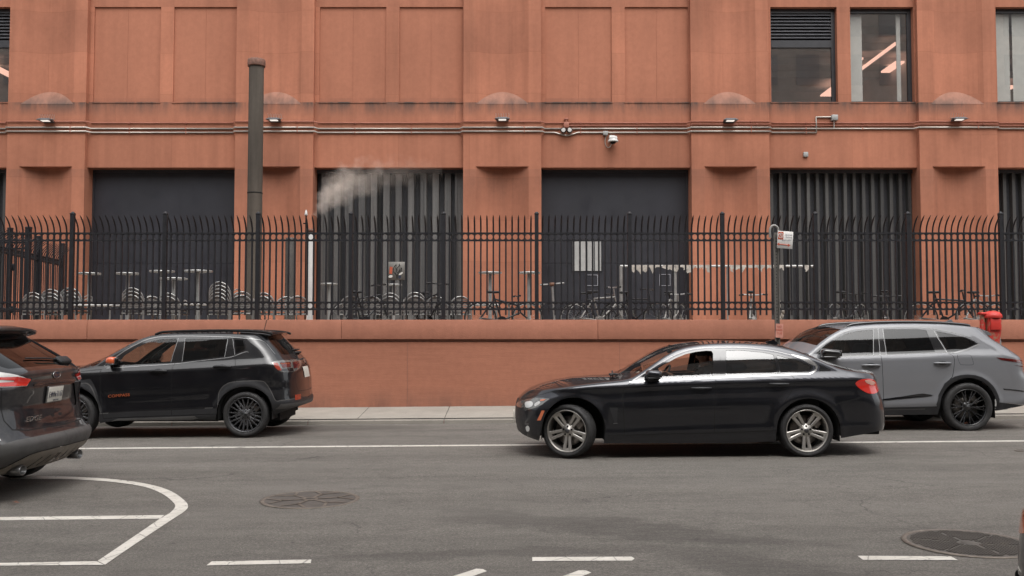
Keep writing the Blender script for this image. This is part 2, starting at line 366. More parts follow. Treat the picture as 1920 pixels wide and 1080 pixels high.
M['seat']=mat('dark_seat_leather',(.03,.029,.03),.55,var=.12)
M['seat_tan']=mat('grey_seat_cloth',(.09,.085,.08),.7,var=.12)
M['interior']=mat('cabin_plastic',(.022,.022,.024),.6,var=.1)
M['under']=mat('underbody_black',(.008,.008,.008),.9,var=.1)
M['sticker']=mat('paper_sticker',(.62,.60,.55),.6,var=.12,vs=30)
M['plate']=mat('licence_plate_white',(.58,.56,.50),.45,var=.08,vs=30)
M['plate_txt']=mat('plate_lettering',(.03,.035,.06),.5,var=.1)
M['skin']=mat('skin',(.36,.17,.11),.55,var=.08)
M['cloth_dk']=mat('dark_clothing',(.018,.018,.022),.85,var=.2)
M['hair']=mat('dark_hair',(.012,.010,.009),.6,var=.2)
M['sign_w']=mat('white_sign_face',(.62,.60,.57),.45,var=.08)
M['sign_red']=mat('red_sign_print',(.48,.10,.05),.5,var=.08)
M['sign_grey']=mat('faded_grey_print',(.30,.30,.33),.6,var=.15)
M['pink_paper']=mat('faded_pink_notice',(.56,.25,.19),.7,var=.1)
M['redpaint']=mat('bright_red_paint',(.55,.035,.025),.5,var=.1,vs=5)
def peel():
    m,t=newmat('peeling_red_paint'); b=t.bsdf(); b.inputs['Roughness'].default_value=.6; v=t.coord()
    t.link(t.mix(t.ramp(t.noise(v,7,6,.7),[(.47,0.),(.52,1.)]),(.52,.04,.03),(.34,.17,.11)),b.inputs['Base Color']); return m
M['peel']=peel()
M['grey_metal_sign']=mat('grey_plaque',(.16,.15,.135),.5,.3,var=.15,vs=8)
M['rag']=mat('tattered_fabric',(.33,.295,.255),.9,var=.35,vs=18)
M['bike_dk']=mat('black_bike_paint',(.02,.02,.022),.35,var=.1)
M['bike_red']=mat('rust_red_bike_paint',(.25,.06,.035),.45,var=.1)
M['tan_grip']=mat('brown_grip',(.2,.1,.06),.6,var=.1)
M['opp']=None
# ---------------------------------------------------------------- car bodies
def gsm(x,y,sig,n=None,lo=None,hi=None):
    lo=x[0] if lo is None else lo; hi=x[-1] if hi is None else hi
    st=sig/3; k=int((hi-lo)/st)+2; X=np.linspace(lo,hi,k); Y=np.interp(X,x,y)
    w=np.exp(-.5*(np.arange(-9,10)/3.)**2); w/=w.sum()
    pad=9; a=2*Y[0]-Y[1:pad+1][::-1]; b=2*Y[-1]-Y[-pad-1:-1][::-1]
    return X,np.convolve(np.concatenate([a,Y,b]),w,'valid')
def cr_closed(pts,sub=6):
    p=np.array(pts,float); n=len(p); out=[]
    for i in range(n):
        a,b,c,d=p[i-1],p[i],p[(i+1)%n],p[(i+2)%n]
        for k in range(sub):
            t=k/sub; out.append(.5*((2*b)+(c-a)*t+(2*a-5*b+4*c-d)*t*t+(3*b-a-3*c+d)*t**3))
    return np.array(out)
def cr_open(pts,sub=6):
    p=np.array(pts,float); p=np.vstack([2*p[0]-p[1],p,2*p[-1]-p[-2]]); out=[]
    for i in range(1,len(p)-2):
        a,b,c,d=p[i-1],p[i],p[i+1],p[i+2]
        for k in range(sub):
            t=k/sub; out.append(.5*((2*b)+(c-a)*t+(2*a-5*b+4*c-d)*t*t+(3*b-a-3*c+d)*t**3))
    out.append(p[-2]); return np.array(out)
def pip(poly,P_):
    x,y=P_[:,0],P_[:,1]; ins=np.zeros(len(x),bool); n=len(poly); j=n-1
    for i in range(n):
        xi,yi=poly[i]; xj,yj=poly[j]
        c=((yi>y)!=(yj>y))&(x<(xj-xi)*(y-yi)/((yj-yi) if yj!=yi else 1e-12)+xi); ins^=c; j=i
    return ins
class Body:
    def __init__(s,yc,hw,prof,crease,E,T,xf,xr,Lf,Lr,nf=2.5,nr=3.,plan=None,bottom=None,wheels=(),flare=(.42,.02,.05),fil=.035,A=.8,ds=.035):
        s.yc=yc;s.hw=hw;s.wheels=wheels;s.flare=flare;s.fil=fil;s.A=A;s.ds=ds;s.nf=nf;s.nr=nr;s.Lf=Lf;s.Lr=Lr
        p=np.array(prof); s.pz,s.pw=gsm(p[:,0],p[:,1],.009); s.pwmax=p[:,1].max()
        c=np.array(crease); s.cx,s.cz=gsm(c[:,0],c[:,1],.12); s.c0=np.interp((c[0,0]+c[-1,0])/2,s.cx,s.cz)
        s.Ex,s.Ez=gsm(*np.array(E).T,.03); s.Tx,s.Tz=gsm(*np.array(T).T,.03)
        s.fz,s.fx=gsm(*np.array(xf).T,.03); s.rz,s.rx=gsm(*np.array(xr).T,.009)
        pl=np.array(plan); s.lx,s.lw=gsm(pl[:,0],pl[:,1],.1)
        b=np.array(bottom); s.bx,s.bz=gsm(b[:,0],b[:,1],.03)
        s.Sm=float(np.median(s.rx)-Lr-np.median(s.fx)-Lf); s.Sf=hw+Lf*.55; s.Sr=hw+Lr*.55
        def tab(L,n):
            th=np.linspace(0,PI/2,400); x=np.sin(th)**(2/n); y=np.cos(th)**(2/n)
            l=np.concatenate([[0],np.cumsum(np.hypot(np.diff(x)*L,np.diff(y)*hw))]); return l/l[-1],x,y
        s.tf=tab(Lf,nf); s.tr=tab(Lr,nr)
        # rail height as a function of s
        s.sg=np.concatenate([np.linspace(-s.Sf,0,160),np.linspace(0,s.Sm,500)[1:],np.linspace(s.Sm,s.Sm+s.Sr,160)[1:]])
        z=np.full_like(s.sg,1.0)
        for _ in range(40):
            x,y=s.wall(s.sg,z); z=.5*z+.5*s.ztop(x,y)
        w=np.exp(-.5*(np.arange(-6,7)/2.5)**2); w/=w.sum(); z=np.convolve(np.concatenate([z[6:0:-1],z,z[-2:-8:-1]]),w,'valid')
        s.Eg=z
    def W(s,x,z):
        zz=z-(np.interp(x,s.cx,s.cz)-s.c0)
        w=np.interp(zz,s.pz,s.pw)*np.interp(x,s.lx,s.lw)
        for (wx,wz) in s.wheels:
            r=np.hypot(x-wx,z-wz); w=w+s.flare[1]*np.exp(-((r-s.flare[0])/s.flare[2])**2)*(z<wz+.75)
        return w
    def wall(s,S,z):
        xf=np.interp(z,s.fz,s.fx); xr=np.interp(z,s.rz,s.rx)
        a=xf+s.Lf; b=xr-s.Lr; t=np.clip(S/s.Sm,0,1); x=a+(b-a)*t; y=s.W(x,z)
        u=np.clip((S-s.Sm)/s.Sr,0,1); x=x+s.Lr*np.interp(u,s.tr[0],s.tr[1]); y=y*np.interp(u,s.tr[0],s.tr[2])
        u=np.clip(-S/s.Sf,0,1); x=x-s.Lf*np.interp(u,s.tf[0],s.tf[1]); y=y*np.interp(u,s.tf[0],s.tf[2])
        return x,y
    def ztop(s,x,y):
        E=np.interp(x,s.Ex,s.Ez); T=np.interp(x,s.Tx,s.Tz); w=s.W(x,E)
        return T-(T-E)*np.clip(np.abs(y)/np.maximum(w,.05),0,1.0)**2
    def E(s,S): return np.interp(S,s.sg,s.Eg)
    def S0(s,S,a):
        E=s.E(S); an=np.minimum(a,0); x,y=s.wall(S,E+an); z=E+an
        f=np.clip(a/s.A,0,2.); xq=x.copy(); 
        xr=np.interp(E,s.rz,s.rx)-s.Lr; xq=np.where(S>s.Sm,np.minimum(x,xr),xq)
        xf=np.interp(E,s.fz,s.fx)+s.Lf; xq=np.where(S<0,np.maximum(x,xf),xq)
        tx=x+(xq-x)*f; ty=y*(1-f); tz=s.ztop(tx,ty)
        up=a>0
        return np.where(up,tx,x),np.where(up,ty,y),np.where(up,tz,z)
    def Sp(s,S,a):
        S=np.asarray(S,float);a=np.asarray(a,float); X=Y=Z=0.; ks=np.linspace(-1,1,11); w=1-np.abs(ks)*.9; w/=w.sum()
        for k,wk in zip(ks,w):
            x,y,z=s.S0(S,a+k*s.fil); X=X+wk*x;Y=Y+wk*y;Z=Z+wk*z
        return np.stack([X,Y,Z],-1)
    def full(s,S,a):
        h=.004; p=s.Sp(S,a)
        du=s.Sp(np.minimum(S+h,s.Sm+s.Sr),a)-s.Sp(np.maximum(S-h,-s.Sf),a); dv=s.Sp(S,np.minimum(a+h,s.A))-s.Sp(S,a-h)
        n=np.cross(dv,du)
        n/=np.maximum(np.linalg.norm(n,axis=1,keepdims=True),1e-9)
        return p,n            # local: y>0 means towards the camera side
    side=1
    def toworld(s,p): return np.stack([p[...,0],s.yc-s.side*p[...,1],p[...,2]],-1)
    # ---- tracing: image outline -> surface parameters (ray meets the body)
    def grid(s):
        if hasattr(s,'_g'): return s._g
        S=np.linspace(-s.Sf,s.Sm+s.Sr,420); a=np.linspace(-1.6,s.A,150); SS,AA=np.meshgrid(S,a,indexing='ij')
        p,n=s.full(SS.ravel(),AA.ravel()); w=s.toworld(p); nw=n*np.array([1,-s.side,1])
        px,py=proj(w[:,0],w[:,1],w[:,2]); v=np.array([0,0,CH])-w; face=(v*nw).sum(1)>0
        ok=(face|((AA.ravel()<-.45)&((v*nw).sum(1)>-.6*np.linalg.norm(v,axis=1))))&(w[:,2]>0); s._g=(SS.ravel()[ok],AA.ravel()[ok],px[ok],py[ok]); return s._g
    def px(s,pts):
        S,A,gx,gy=s.grid(); out=[]
        for (x,y) in pts:
            i=int(np.argmin((gx-x)**2+(gy-y)**2)); u=np.array([S[i],A[i]])
            for _ in range(6):
                q=np.array([u,u+[.003,0],u+[0,.003]]); w=s.toworld(s.Sp(q[:,0],q[:,1])); X,Y=proj(w[:,0],w[:,1],w[:,2])
                J=np.array([[X[1]-X[0],X[2]-X[0]],[Y[1]-Y[0],Y[2]-Y[0]]])/.003; r=np.array([x-X[0],y-Y[0]])
                try: d=np.linalg.solve(J,r)
                except Exception: break
                m=np.abs(d).max()
                if m>.08: d*=.08/m
                u=u+d; u[0]=np.clip(u[0],-s.Sf,s.Sm+s.Sr); u[1]=np.clip(u[1],-1.6,s.A)
            out.append(u)
        return np.array(out)
    def xz(s,pts):               # side-view metres -> parameters (main zone and corners)
        out=[]
        for x,z in pts:
            lo,hi=-s.Sf,s.Sm+s.Sr
            for _ in range(40):
                m=(lo+hi)/2; X,_y=s.wall(np.array([m]),np.array([z]))
                if X[0]<x: lo=m
                else: hi=m
            m=(lo+hi)/2; out.append((m,z-float(s.E(m))))
        return np.array(out)
    def yz(s,pts,rear=True):     # end-view metres (y from the centre line, height) -> parameters
        out=[]
        for y,z in pts:
            lo,hi=(s.Sm,s.Sm+s.Sr) if rear else (-s.Sf,0.)
            for _ in range(40):
                m=(lo+hi)/2; _x,Y=s.wall(np.array([m]),np.array([z]))
                if (Y[0]>y)==rear: lo=m
                else: hi=m
            m=(lo+hi)/2; out.append((m,z-float(s.E(m))))
        return np.array(out)
def dens(p,step,closed=True):
    out=[]; n=len(p)
    for i in range(n if closed else n-1):
        a,b=p[i],p[(i+1)%n]; k=max(1,int(np.hypot(*(b-a))/step))
        out+=[a+(b-a)*t/k for t in range(k)]
    if not closed: out.append(p[-1])
    return np.array(out)
def strip(p,w):
    p=np.asarray(p,float); t=np.gradient(p,axis=0); t/=np.maximum(np.linalg.norm(t,axis=1,keepdims=True),1e-9); n=np.stack([-t[:,1],t[:,0]],-1)
    w=np.asarray(w,float).reshape(-1,1) if hasattr(w,'__len__') else w
    return np.vstack([p+n*w/2,(p-n*w/2)[::-1]])
class Reg:
    def __init__(s,poly,mat,name=None,parent=None,pair=False,off=0.,label=None,step=.04,near=None):
        s.poly=dens(np.asarray(poly,float),step); s.mat=mat; s.name=name; s.parent=parent; s.pair=pair; s.off=off; s.label=label; s.near=near
def build_body(b,root,paint,regs,holes,bodyname='body'):
    """one constrained triangulation of the half body; regions become parts, both halves are made from it"""
    org=np.array(root.location)
    Smin,Smax=-b.Sf,b.Sm+b.Sr
    sg=np.arange(Smin,Smax+.001,b.ds); sg=np.append(sg,Smax) if Smax-sg[-1]>1e-3 else sg
    def abot(S):
        z=np.full_like(S,.3)
        for _ in range(8):
            x,_y=b.wall(S,z); z=np.interp(x,b.bx,b.bz)
        return z-b.E(S)
    bot=np.stack([sg,abot(sg)],-1); top=np.stack([sg[::-1],np.full(len(sg),b.A)],-1)
    avg=np.arange(-1.6,b.A,b.ds)
    rt=np.stack([np.full(60,Smax),np.linspace(bot[-1,1],b.A,62)[1:-1]],-1); lt=np.stack([np.full(60,Smin),np.linspace(b.A,bot[0,1],62)[1:-1]],-1)
    outer=np.vstack([bot,rt,top,lt])
    verts=[];edges=[]
    def loop(p):
        k=len(verts); verts.extend([tuple(q) for q in p]); n=len(p); edges.extend([(k+i,k+(i+1)%n) for i in range(n)])
    loop(outer)
    for r in regs: 
        q=r.poly.copy(); q[:,0]=np.clip(q[:,0],Smin+1e-4,Smax-1e-4); q[:,1]=np.clip(q[:,1],-1.6,b.A-1e-4); r.poly=q; loop(q)
    for h in holes: loop(h)
    gs,ga=np.meshgrid(sg[1:-1],avg,indexing='ij'); g=np.stack([gs.ravel(),ga.ravel()],-1); g=g[g[:,1]>abot(g[:,0])+.01]
    fine=np.arange(-b.fil*1.4,b.fil*1.5,.011); gs,ga=np.meshgrid(sg[1:-1],fine,indexing='ij'); g=np.vstack([g[(g[:,1]<fine[0]-.01)|(g[:,1]>fine[-1]+.01)],np.stack([gs.ravel(),ga.ravel()],-1)])
    sgf=np.arange(Smin+.01,Smax-.01,.02); X_,_y=b.wall(sgf,b.E(sgf)*0+b.c0); zc=np.interp(X_,b.cx,b.cz); Eg=b.E(sgf)
    for o_ in np.arange(-.030,.024,.006):
        aa=zc+o_-Eg; ok=(aa<-b.fil*1.5)&(aa>abot(sgf)+.02); g=np.vstack([g,np.stack([sgf,aa],-1)[ok]])
    verts.extend([tuple(q) for q in g])
    V,_e,Fc,*_r=geometry.delaunay_2d_cdt([Vector(v) for v in verts],edges,[],0,1e-5)
    V=np.array([(v.x,v.y) for v in V]); Fc=np.array([f for f in Fc if len(f)==3])
    a,c,d=V[Fc[:,0]],V[Fc[:,1]],V[Fc[:,2]]; ar=(c[:,0]-a[:,0])*(d[:,1]-a[:,1])-(c[:,1]-a[:,1])*(d[:,0]-a[:,0])
    Fc=np.where(ar[:,None]<0,Fc[:,[0,2,1]],Fc); Fc=Fc[np.abs(ar)>1e-9]; C=V[Fc].mean(1)
    keep=pip(outer,C)
    for h in holes: keep&=~pip(h,C)
    Fc=Fc[keep];C=C[keep]
    lab=np.full(len(Fc),-1)
    for i,r in enumerate(regs): lab[pip(r.poly,C)]=i
    Pn,Nn=b.full(V[:,0],V[:,1])
    objs={}
    groups={}
    for i in [-1]+list(range(len(regs))):
        r=regs[i] if i>=0 else None
        key=(None,) if (r is None or r.name is None) else ((r.name,r.parent,id(r) if r.label else 0,r.name+str(r.parent)) if not r.pair else (r.name,r.parent,'pair',r.label or ''))
        groups.setdefault(key,[]).append(i)
    def mk(name,tris,off,mats,mi,parent,sides):
        vs=[];ns=[];fs=[];mm=[]
        for sd in sides:
            used=np.unique(tris); mp=np.full(len(V),-1); mp[used]=np.arange(len(used))+len(vs)
            for k in used:
                p=Pn[k]; n=Nn[k]; q=p+n*off.get(k,0.)
                vs.append((q[0]-org[0],b.yc-sd*q[1]-org[1],q[2]-org[2])); ns.append((n[0],-sd*n[1],n[2]))
            for t,m in zip(tris,mi):
                f=mp[t]; fs.append(tuple(int(x) for x in (f[::-1] if sd>0 else f))); mm.append(m)
        me=bpy.data.meshes.new(name); me.from_pydata(vs,[],fs)
        for m in mats: me.materials.append(m)
        me.polygons.foreach_set('material_index',mm); me.polygons.foreach_set('use_smooth',[True]*len(fs))
        # keep winding in step with the analytic normals
        me.update()
        flip=[]
        P3=np.array(vs);N3=np.array(ns);F3=np.array(fs)
        fn=np.cross(P3[F3[:,1]]-P3[F3[:,0]],P3[F3[:,2]]-P3[F3[:,0]]); dt=(fn*N3[F3].mean(1)).sum(1)
        if dt.sum()<0: me.flip_normals()
        me.normals_split_custom_set_from_vertices([tuple(n) for n in ns])
        return link(name,me,parent)
    made={}
    order=sorted(groups.items(),key=lambda kv:(0 if kv[0][0] is None else (1 if kv[0][1] is None else 2)))
    for key,idx in order:
        sel=np.isin(lab,idx); 
        if not sel.any(): continue
        tris=Fc[sel]; l=lab[sel]; mats=[];mi=[]
        off={}
        for i in idx:
            m=paint if i<0 else regs[i].mat
            if m not in mats: mats.append(m)
            if i>=0 and regs[i].off:
                for k in np.unique(tris[l==i]): off[k]=regs[i].off
        mi=[mats.index(paint if i<0 else regs[i].mat) for i in l]
        if key[0] is None: o=mk(bodyname,tris,off,mats,mi,root,(1,-1)); made['body']=o; continue
        nm,par=key[0],key[1]
        if key[2]=='pair':
            for sd in (1,-1):
                po=root if par is None else made.get((par,sd)) or made.get(par) or root
                o=mk(nm.split('|')[0],tris,off,mats,mi,po,(sd,)); made[(nm,sd)]=o
                if regs[idx[0]].label and (regs[idx[0]].near is None or sd>0): o['label']=regs[idx[0]].label
        else:
            po=root if par is None else made.get(par) or root
            o=mk(nm.split('|')[0],tris,off,mats,mi,po,(1,-1)); made[nm]=o
            if regs[idx[0]].label: o['label']=regs[idx[0]].label
    return made
def arch_poly(b,wx,wz,r,flat=0.,zlow=.05):
    pts=[]
    for i in range(41):
        a=PI*i/40; pts.append((wx+r*math.cos(a),wz+r*math.sin(a)-flat*max(0,math.sin(a)-.6)))
    pts=[(wx+r*1.0,zlow)]+pts+[(wx-r*1.0,zlow)]
    return b.xz(pts)
def arch_liner(b,root,wx,wz,r,depth=.34):
    for sd in (1,-1):
        m=MB(root.location)
        n=24; o=[];i_=[]
        for k in range(n+1):
            a=PI*k/n; x=wx+r*math.cos(a); z=wz+r*math.sin(a)
            y=float(b.W(np.array([x]),np.array([z]))[0])-.006
            o.append((x,b.yc-sd*y,z)); i_.append((x,b.yc-sd*(y-depth),z))
        o=[(wx+r,o[0][1],.22)]+o+[(wx-r,o[-1][1],.22)]; i_=[(wx+r,i_[0][1],.22)]+i_+[(wx-r,i_[-1][1],.22)]
        N=len(o); m.add(o+i_,[(k,k+1,N+k+1,N+k) for k in range(N-1)]+[tuple(range(N,2*N))],True)
        m.build('wheel_well',M['under'],root,fix=False)
# ---------------------------------------------------------------- wheels
def wheel(root,x,y,z,r,w,rr,style,side,steer=0.,rimmat=None,cut=None):
    """side=+1: outer face looks towards the camera (-y)"""
    org=Vector(root.location); rot=Matrix.Rotation(steer,3,'Z'); c=Vector((0,0,0))
    h=w/2
    t=MB(); 
    prof=[(rr*.98,-h*.80),(rr+.008,-h*.93),(rr+.02,-h*.97),(rr+(r-rr)*.5,-h*1.04),(r-.025,-h*.98),(r-.008,-h*.86),(r,-h*.62)]
    for q in (-.45,-.15,.15,.45): prof+= [(r,h*(q-.06)),(r-.007,h*(q-.045)),(r-.007,h*(q+.045)),(r,h*(q+.06))]
    prof+=[(r,h*.62),(r-.008,h*.86),(r-.025,h*.98),(rr+(r-rr)*.5,h*1.04),(rr+.02,h*.97),(rr*.98,h*.8)]
    t.lathe(prof,c,'Y',64)
    rm=MB()
    # barrel + lip, open towards -y (outer face)
    rm.lathe([(rr*1.0,-h*.90),(rr*.985,-h*.93),(rr*.955,-h*.90),(rr*.93,-h*.72),(rr*.90,-h*.2),(rr*.90,h*.75),(rr*.99,h*.8)],c,'Y',64)
    rm.cur=0
    yo=-h*.80          # spoke face plane
    def bar(a0,r0,w0,a1,r1,w1,d0=.03,d1=.0,th=.028,edge=False):
        p0=Vector((r0*math.cos(a0),0,r0*math.sin(a0))); p1=Vector((r1*math.cos(a1),0,r1*math.sin(a1)))
        t_=(p1-p0).normalized(); n_=Vector((-t_.z,0,t_.x)); ch=.35
        def sec(p,ww,yy): return [p-n_*ww*.5+Vector((0,yy+th,0)),p-n_*ww*.5+Vector((0,yy+.006,0)),p-n_*ww*.5*(1-ch)+Vector((0,yy,0)),p+n_*ww*.5*(1-ch)+Vector((0,yy,0)),p+n_*ww*.5+Vector((0,yy+.006,0)),p+n_*ww*.5+Vector((0,yy+th,0))]
        s0=sec(p0,w0,yo+d0); s1=sec(p1,w1,yo+d1); k=6
        sv=rm.cur
        for i in range(k-1):
            rm.cur=1 if (edge and i in (1,3)) else sv
            rm.add([s0[i],s0[i+1],s1[i+1],s1[i]],[(0,1,2,3)],False)
        rm.cur=sv
    if style=='double5':
        for i in range(5):
            a=-PI/2+i*2*PI/5
            for sg in(-1,1): bar(a+sg*.32,.062,.034,a+sg*.155,rr*.945,.044,.034,.004)
            bar(a,rr*.80,.045,a,rr*.94,.075,.012,.004,.02)
        rm.lathe([(.0,yo+.022),(.032,yo+.022),(.034,yo+.028),(.075,yo+.033),(.092,yo+.05),(.09,yo+.07)],c,'Y',30)
    elif style=='multi10':
        for i in range(5):
            a=-PI/2+i*2*PI/5
            for sg in(-1,1):
                bar(a+sg*.35,.07,.030,a+sg*.13,rr*.945,.024,.030,.004,edge=True)
                bar(a+sg*.52,.085,.026,a+sg*.44,rr*.945,.020,.028,.004,edge=True)
            bar(a,rr*.52,.062,a,rr*.60,.030,.02,.016,.02)
        rm.lathe([(.0,yo+.02),(.035,yo+.02),(.045,yo+.03),(.088,yo+.032),(.105,yo+.05),(.10,yo+.07)],c,'Y',30)
    elif style=='mesh20':
        for i in range(10):
            a=-PI/2+i*2*PI/10+.16
            bar(a,.06,.024,a+.20,rr*.945,.018,.028,.004,edge=True); bar(a+.2,.06,.024,a-.02,rr*.945,.018,.028,.004,edge=True)
        rm.lathe([(.0,yo+.018),(.038,yo+.018),(.05,yo+.03),(.08,yo+.035),(.09,yo+.06)],c,'Y',30)
    else:
        for i in range(5):
            a=-PI/2+i*2*PI/5; bar(a,.06,.07,a,rr*.945,.06,.03,.004)
        rm.lathe([(.0,yo+.02),(.07,yo+.03),(.09,yo+.06)],c,'Y',24)
    rm.cur=2
    for i in range(5):
        a=PI/2+i*2*PI/5; p=Vector((.056*math.cos(a),yo+.024,.056*math.sin(a))); rm.cyl(p,p+Vector((0,.02,0)),.012,8)
    rm.cur=0
    cap=MB(); cap.lathe([(0,yo+.012),(.024,yo+.013),(.029,yo+.02),(.029,yo+.035)],c,'Y',24)
    dsc=MB(); dsc.lathe([(.06,.012),(rr*.70,.012),(rr*.70,.036),(.06,.036)],c,'Y',40); 
    dsc.rbox((rr*.45,-.0,rr*.42),(.10,.07,.17),.015,rot=Matrix.Rotation(-.8,3,'Y'))
    back=MB(); back.lathe([(0,.055),(rr*.9,.055)],c,'Y',32)
    fl=1 if side>0 else -1
    C=Vector((x,y,z))-org
    def fin(mb,name,mats,parent):
        mb.v=[tuple(rot@Vector((v[0],v[1]*fl,v[2]))+C) for v in mb.v]
        return mb.build(name,mats,parent)
    W=fin(rm,'wheel',[rimmat,cut or rimmat,M['gap']],root)
    fin(t,'tyre',M['tyre'],W); fin(cap,'hub_cap',M['gloss_black'] if style!='double5' else M['rim_gun'],W); fin(dsc,'brake_disc',M['disc'],W); fin(back,'backing_plate',M['under'],W)
    return W
# ---------------------------------------------------------------- cabin
def cabin(b,root,x0,x1,xs,zs,zfl,xdash,zdash,seatm,steer=True,yl=.36):
    """x0..x1 floor, xs: front-seat hip x, zs: cushion top, y towards camera is -"""
    o=root.location; yc=b.yc
    fl=MB(o); fl.box(x0,x1,yc-.72,yc+.72,zfl-.02,zfl); 
    for sy in(-1,1): fl.box(x0+.2,x1-.25,yc+sy*.72-.03*(sy>0),yc+sy*.72+.03*(sy<0),zfl,zs+.16)
    fl.build('cabin_floor',M['interior'],root)
    d=MB(o); d.rbox((xdash,yc,zdash-.14),(.42,1.36,.26),.07,3); d.rbox((xdash+.32,yc,zdash-.38),(.7,.22,.3),.05); d.build('dashboard',M['interior'],root)
    for ys in(-yl,yl):
        s_=MB(o); rt=Matrix.Rotation(R(-6),3,'Y')
        s_.rbox((xs,yc+ys,zs-.09),(.54,.50,.2),.06,3,rt)
        rb=Matrix.Rotation(R(18),3,'Y'); s_.rbox((xs+.31,yc+ys,zs+.25),(.16,.48,.66),.06,3,rb)
        s_.build('front_seat',seatm,root)
        hd=MB(o); hd.rbox((xs+.45,yc+ys,zs+.69),(.10,.26,.19),.045,3,rb); 
        for q in(-.06,.06): hd.cyl((xs+.41,yc+ys+q,zs+.54),(xs+.44,yc+ys+q,zs+.66),.007,6)
        hd.build('headrest',seatm,root)
    s_=MB(o); s_.rbox((xs+.98,yc,zs-.06),(.5,1.24,.2),.06,3); s_.rbox((xs+1.3,yc,zs+.24),(.16,1.24,.6),.06,3,Matrix.Rotation(R(20),3,'Y')); s_.build('rear_seat',seatm,root)
    for q in(-.36,.36):
        hd=MB(o); hd.rbox((xs+1.42,yc+q,zs+.62),(.09,.25,.16),.04,3,Matrix.Rotation(R(15),3,'Y')); hd.build('headrest',seatm,root)
    if steer:
        w=MB(o); c=Vector((xdash+.36,yc-yl,zdash-.06)); rt=Matrix.Rotation(R(-65),3,'Y')
        w.tube([c+rt@Vector((.185*math.cos(a),.185*math.sin(a),0)) for a in np.linspace(0,2*PI,33)[:-1]],.014,8,True)
        w.cyl(c+rt@Vector((0,0,.02)),c+rt@Vector((0,0,-.22)),.04,10)
        for a in(0,PI,-PI/2): w.cyl(c,c+rt@Vector((.18*math.sin(a),.18*math.cos(a),0)) if a!=-PI/2 else c+rt@Vector((-.18,0,0)),.014,6)
        w.build('steering_wheel',M['black'],root)
    mr=MB(o); mr.rbox((xdash+.5,yc,zs+.72),(.04,.22,.07),.02); mr.cyl((xdash+.5,yc,zs+.72),(xdash+.5,yc,zs+.8),.01,6); mr.build('interior_mirror',M['black'],root)
def underbody(b,root,x0,x1,z0=.2,z1=.5,wheels=()):
    m=MB(root.location); yc=b.yc
    m.box(x0,x1,yc-.52,yc+.52,z0,z1)
    xs=sorted(wheels); 
    segs=[(x0+.25,xs[0]-.45),(xs[0]+.45,xs[1]-.45),(xs[1]+.45,x1-.2)]
    for a,c in segs:
        if c-a>.1: m.box(a,c,yc-b.hw+.12,yc+b.hw-.12,z0+.015,z1-.01)
    m.build('underbody',M['under'],root)
# ---------------------------------------------------------------- street
def G(px,py):
    d=10.
    for _ in range(30):
        x,z=P(px,py,d); d*= (CH-gz(x,d))/max(CH-z,.05) if CH-z>.05 else 1.2
    return P(px,py,d)[0],d
def ground_grid(name,mt,xs,ys,off,top=None):
    m=MB(); nx,ny=len(xs),len(ys)
    vs=[(x,y,(gz(x,y) if top is None else top(x,y))+off) for y in ys for x in xs]
    m.add(vs,[(j*nx+i,j*nx+i+1,(j+1)*nx+i+1,(j+1)*nx+i) for j in range(ny-1) for i in range(nx-1)],True)
    return tag(m.build(name,mt),kind='structure')
XS=list(np.linspace(-150,150,61)); KY=16.45
ground_grid('road',M['asphalt'],XS,[-6.,0,6,9,11.5,13,16.48],0.)
def walk_z(x,y): return gz(x,KY)+.07+.072*(y-KY)
m=MB()
for a,b_ in zip(np.arange(-150,150,2.4),np.arange(-147.6,152.4,2.4)):
    vs=[(a+.006,KY,gz(a,KY)-.06),(b_-.006,KY,gz(b_,KY)-.06),(a+.006,KY+.012,walk_z(a,KY)-.012),(b_-.006,KY+.012,walk_z(b_,KY)-.012),(a+.006,KY+.03,walk_z(a,KY)),(b_-.006,KY+.03,walk_z(b_,KY)),(a+.006,KY+.16,walk_z(a,KY)),(b_-.006,KY+.16,walk_z(b_,KY))]
    m.add(vs,[(0,1,3,2),(2,3,5,4),(4,5,7,6)],False)
tag(m.build('kerb',M['curb'],fix=False),kind='structure')
m=MB()
for a in np.arange(-150,150,1.55):
    for y0,y1 in ((KY+.17,18.0),):
        b_=a+1.55
        m.add([(a+.006,y0,walk_z(a,y0)+.003),(b_-.006,y0,walk_z(b_,y0)+.003),(b_-.006,y1,walk_z(b_,y1)+.003),(a+.006,y1,walk_z(a,y1)+.003)],[(0,1,2,3)],False)
tag(m.build('sidewalk',M['walk'],fix=False),kind='structure')
ground_grid('sidewalk_bed',M['road_dark'],XS,[KY+.02,18.0],-.012,walk_z)
ground_grid('near_sidewalk',M['walk'],XS,[-12.,-6.0],.12,lambda x,y:gz(x,0))
def marking(name,pts,curve=False,sub=3):
    g=[G(*p) for p in pts]; m=MB()
    tri=geometry.tessellate_polygon([[Vector((x,y,0)) for x,y in g]])
    m.add([(x,y,gz(x,y)+.004) for x,y in g],[tuple(t) for t in tri],False)
    return tag(m.build(name,M['paint']),kind='structure')
m=MB()
for a,b_ in zip(XS[:-1],XS[1:]): m.quad((a,12.98,gz(a,12.98)+.004),(b_,12.98,gz(b_,12.98)+.004),(b_,13.13,gz(b_,13.13)+.004),(a,13.13,gz(a,13.13)+.004))
tag(m.build('lane_line',M['paint']),kind='structure')
outer=cr_open([(20,894),(90,894),(150,895.3),(220,900),(280,909),(320,921.5),(345,938.5),(352.5,950),(345,960.5),(318,978),(255,1020),(197,1060)],4)
inner=cr_open([(20,899),(90,899),(150,900),(215,904.8),(270,913.5),(303,926),(323,941),(328.5,951),(318,963),(300,973.5),(248,1009),(183,1053)],4)
m=MB(); o=[G(*p) for p in outer]; i_=[G(*p) for p in inner]
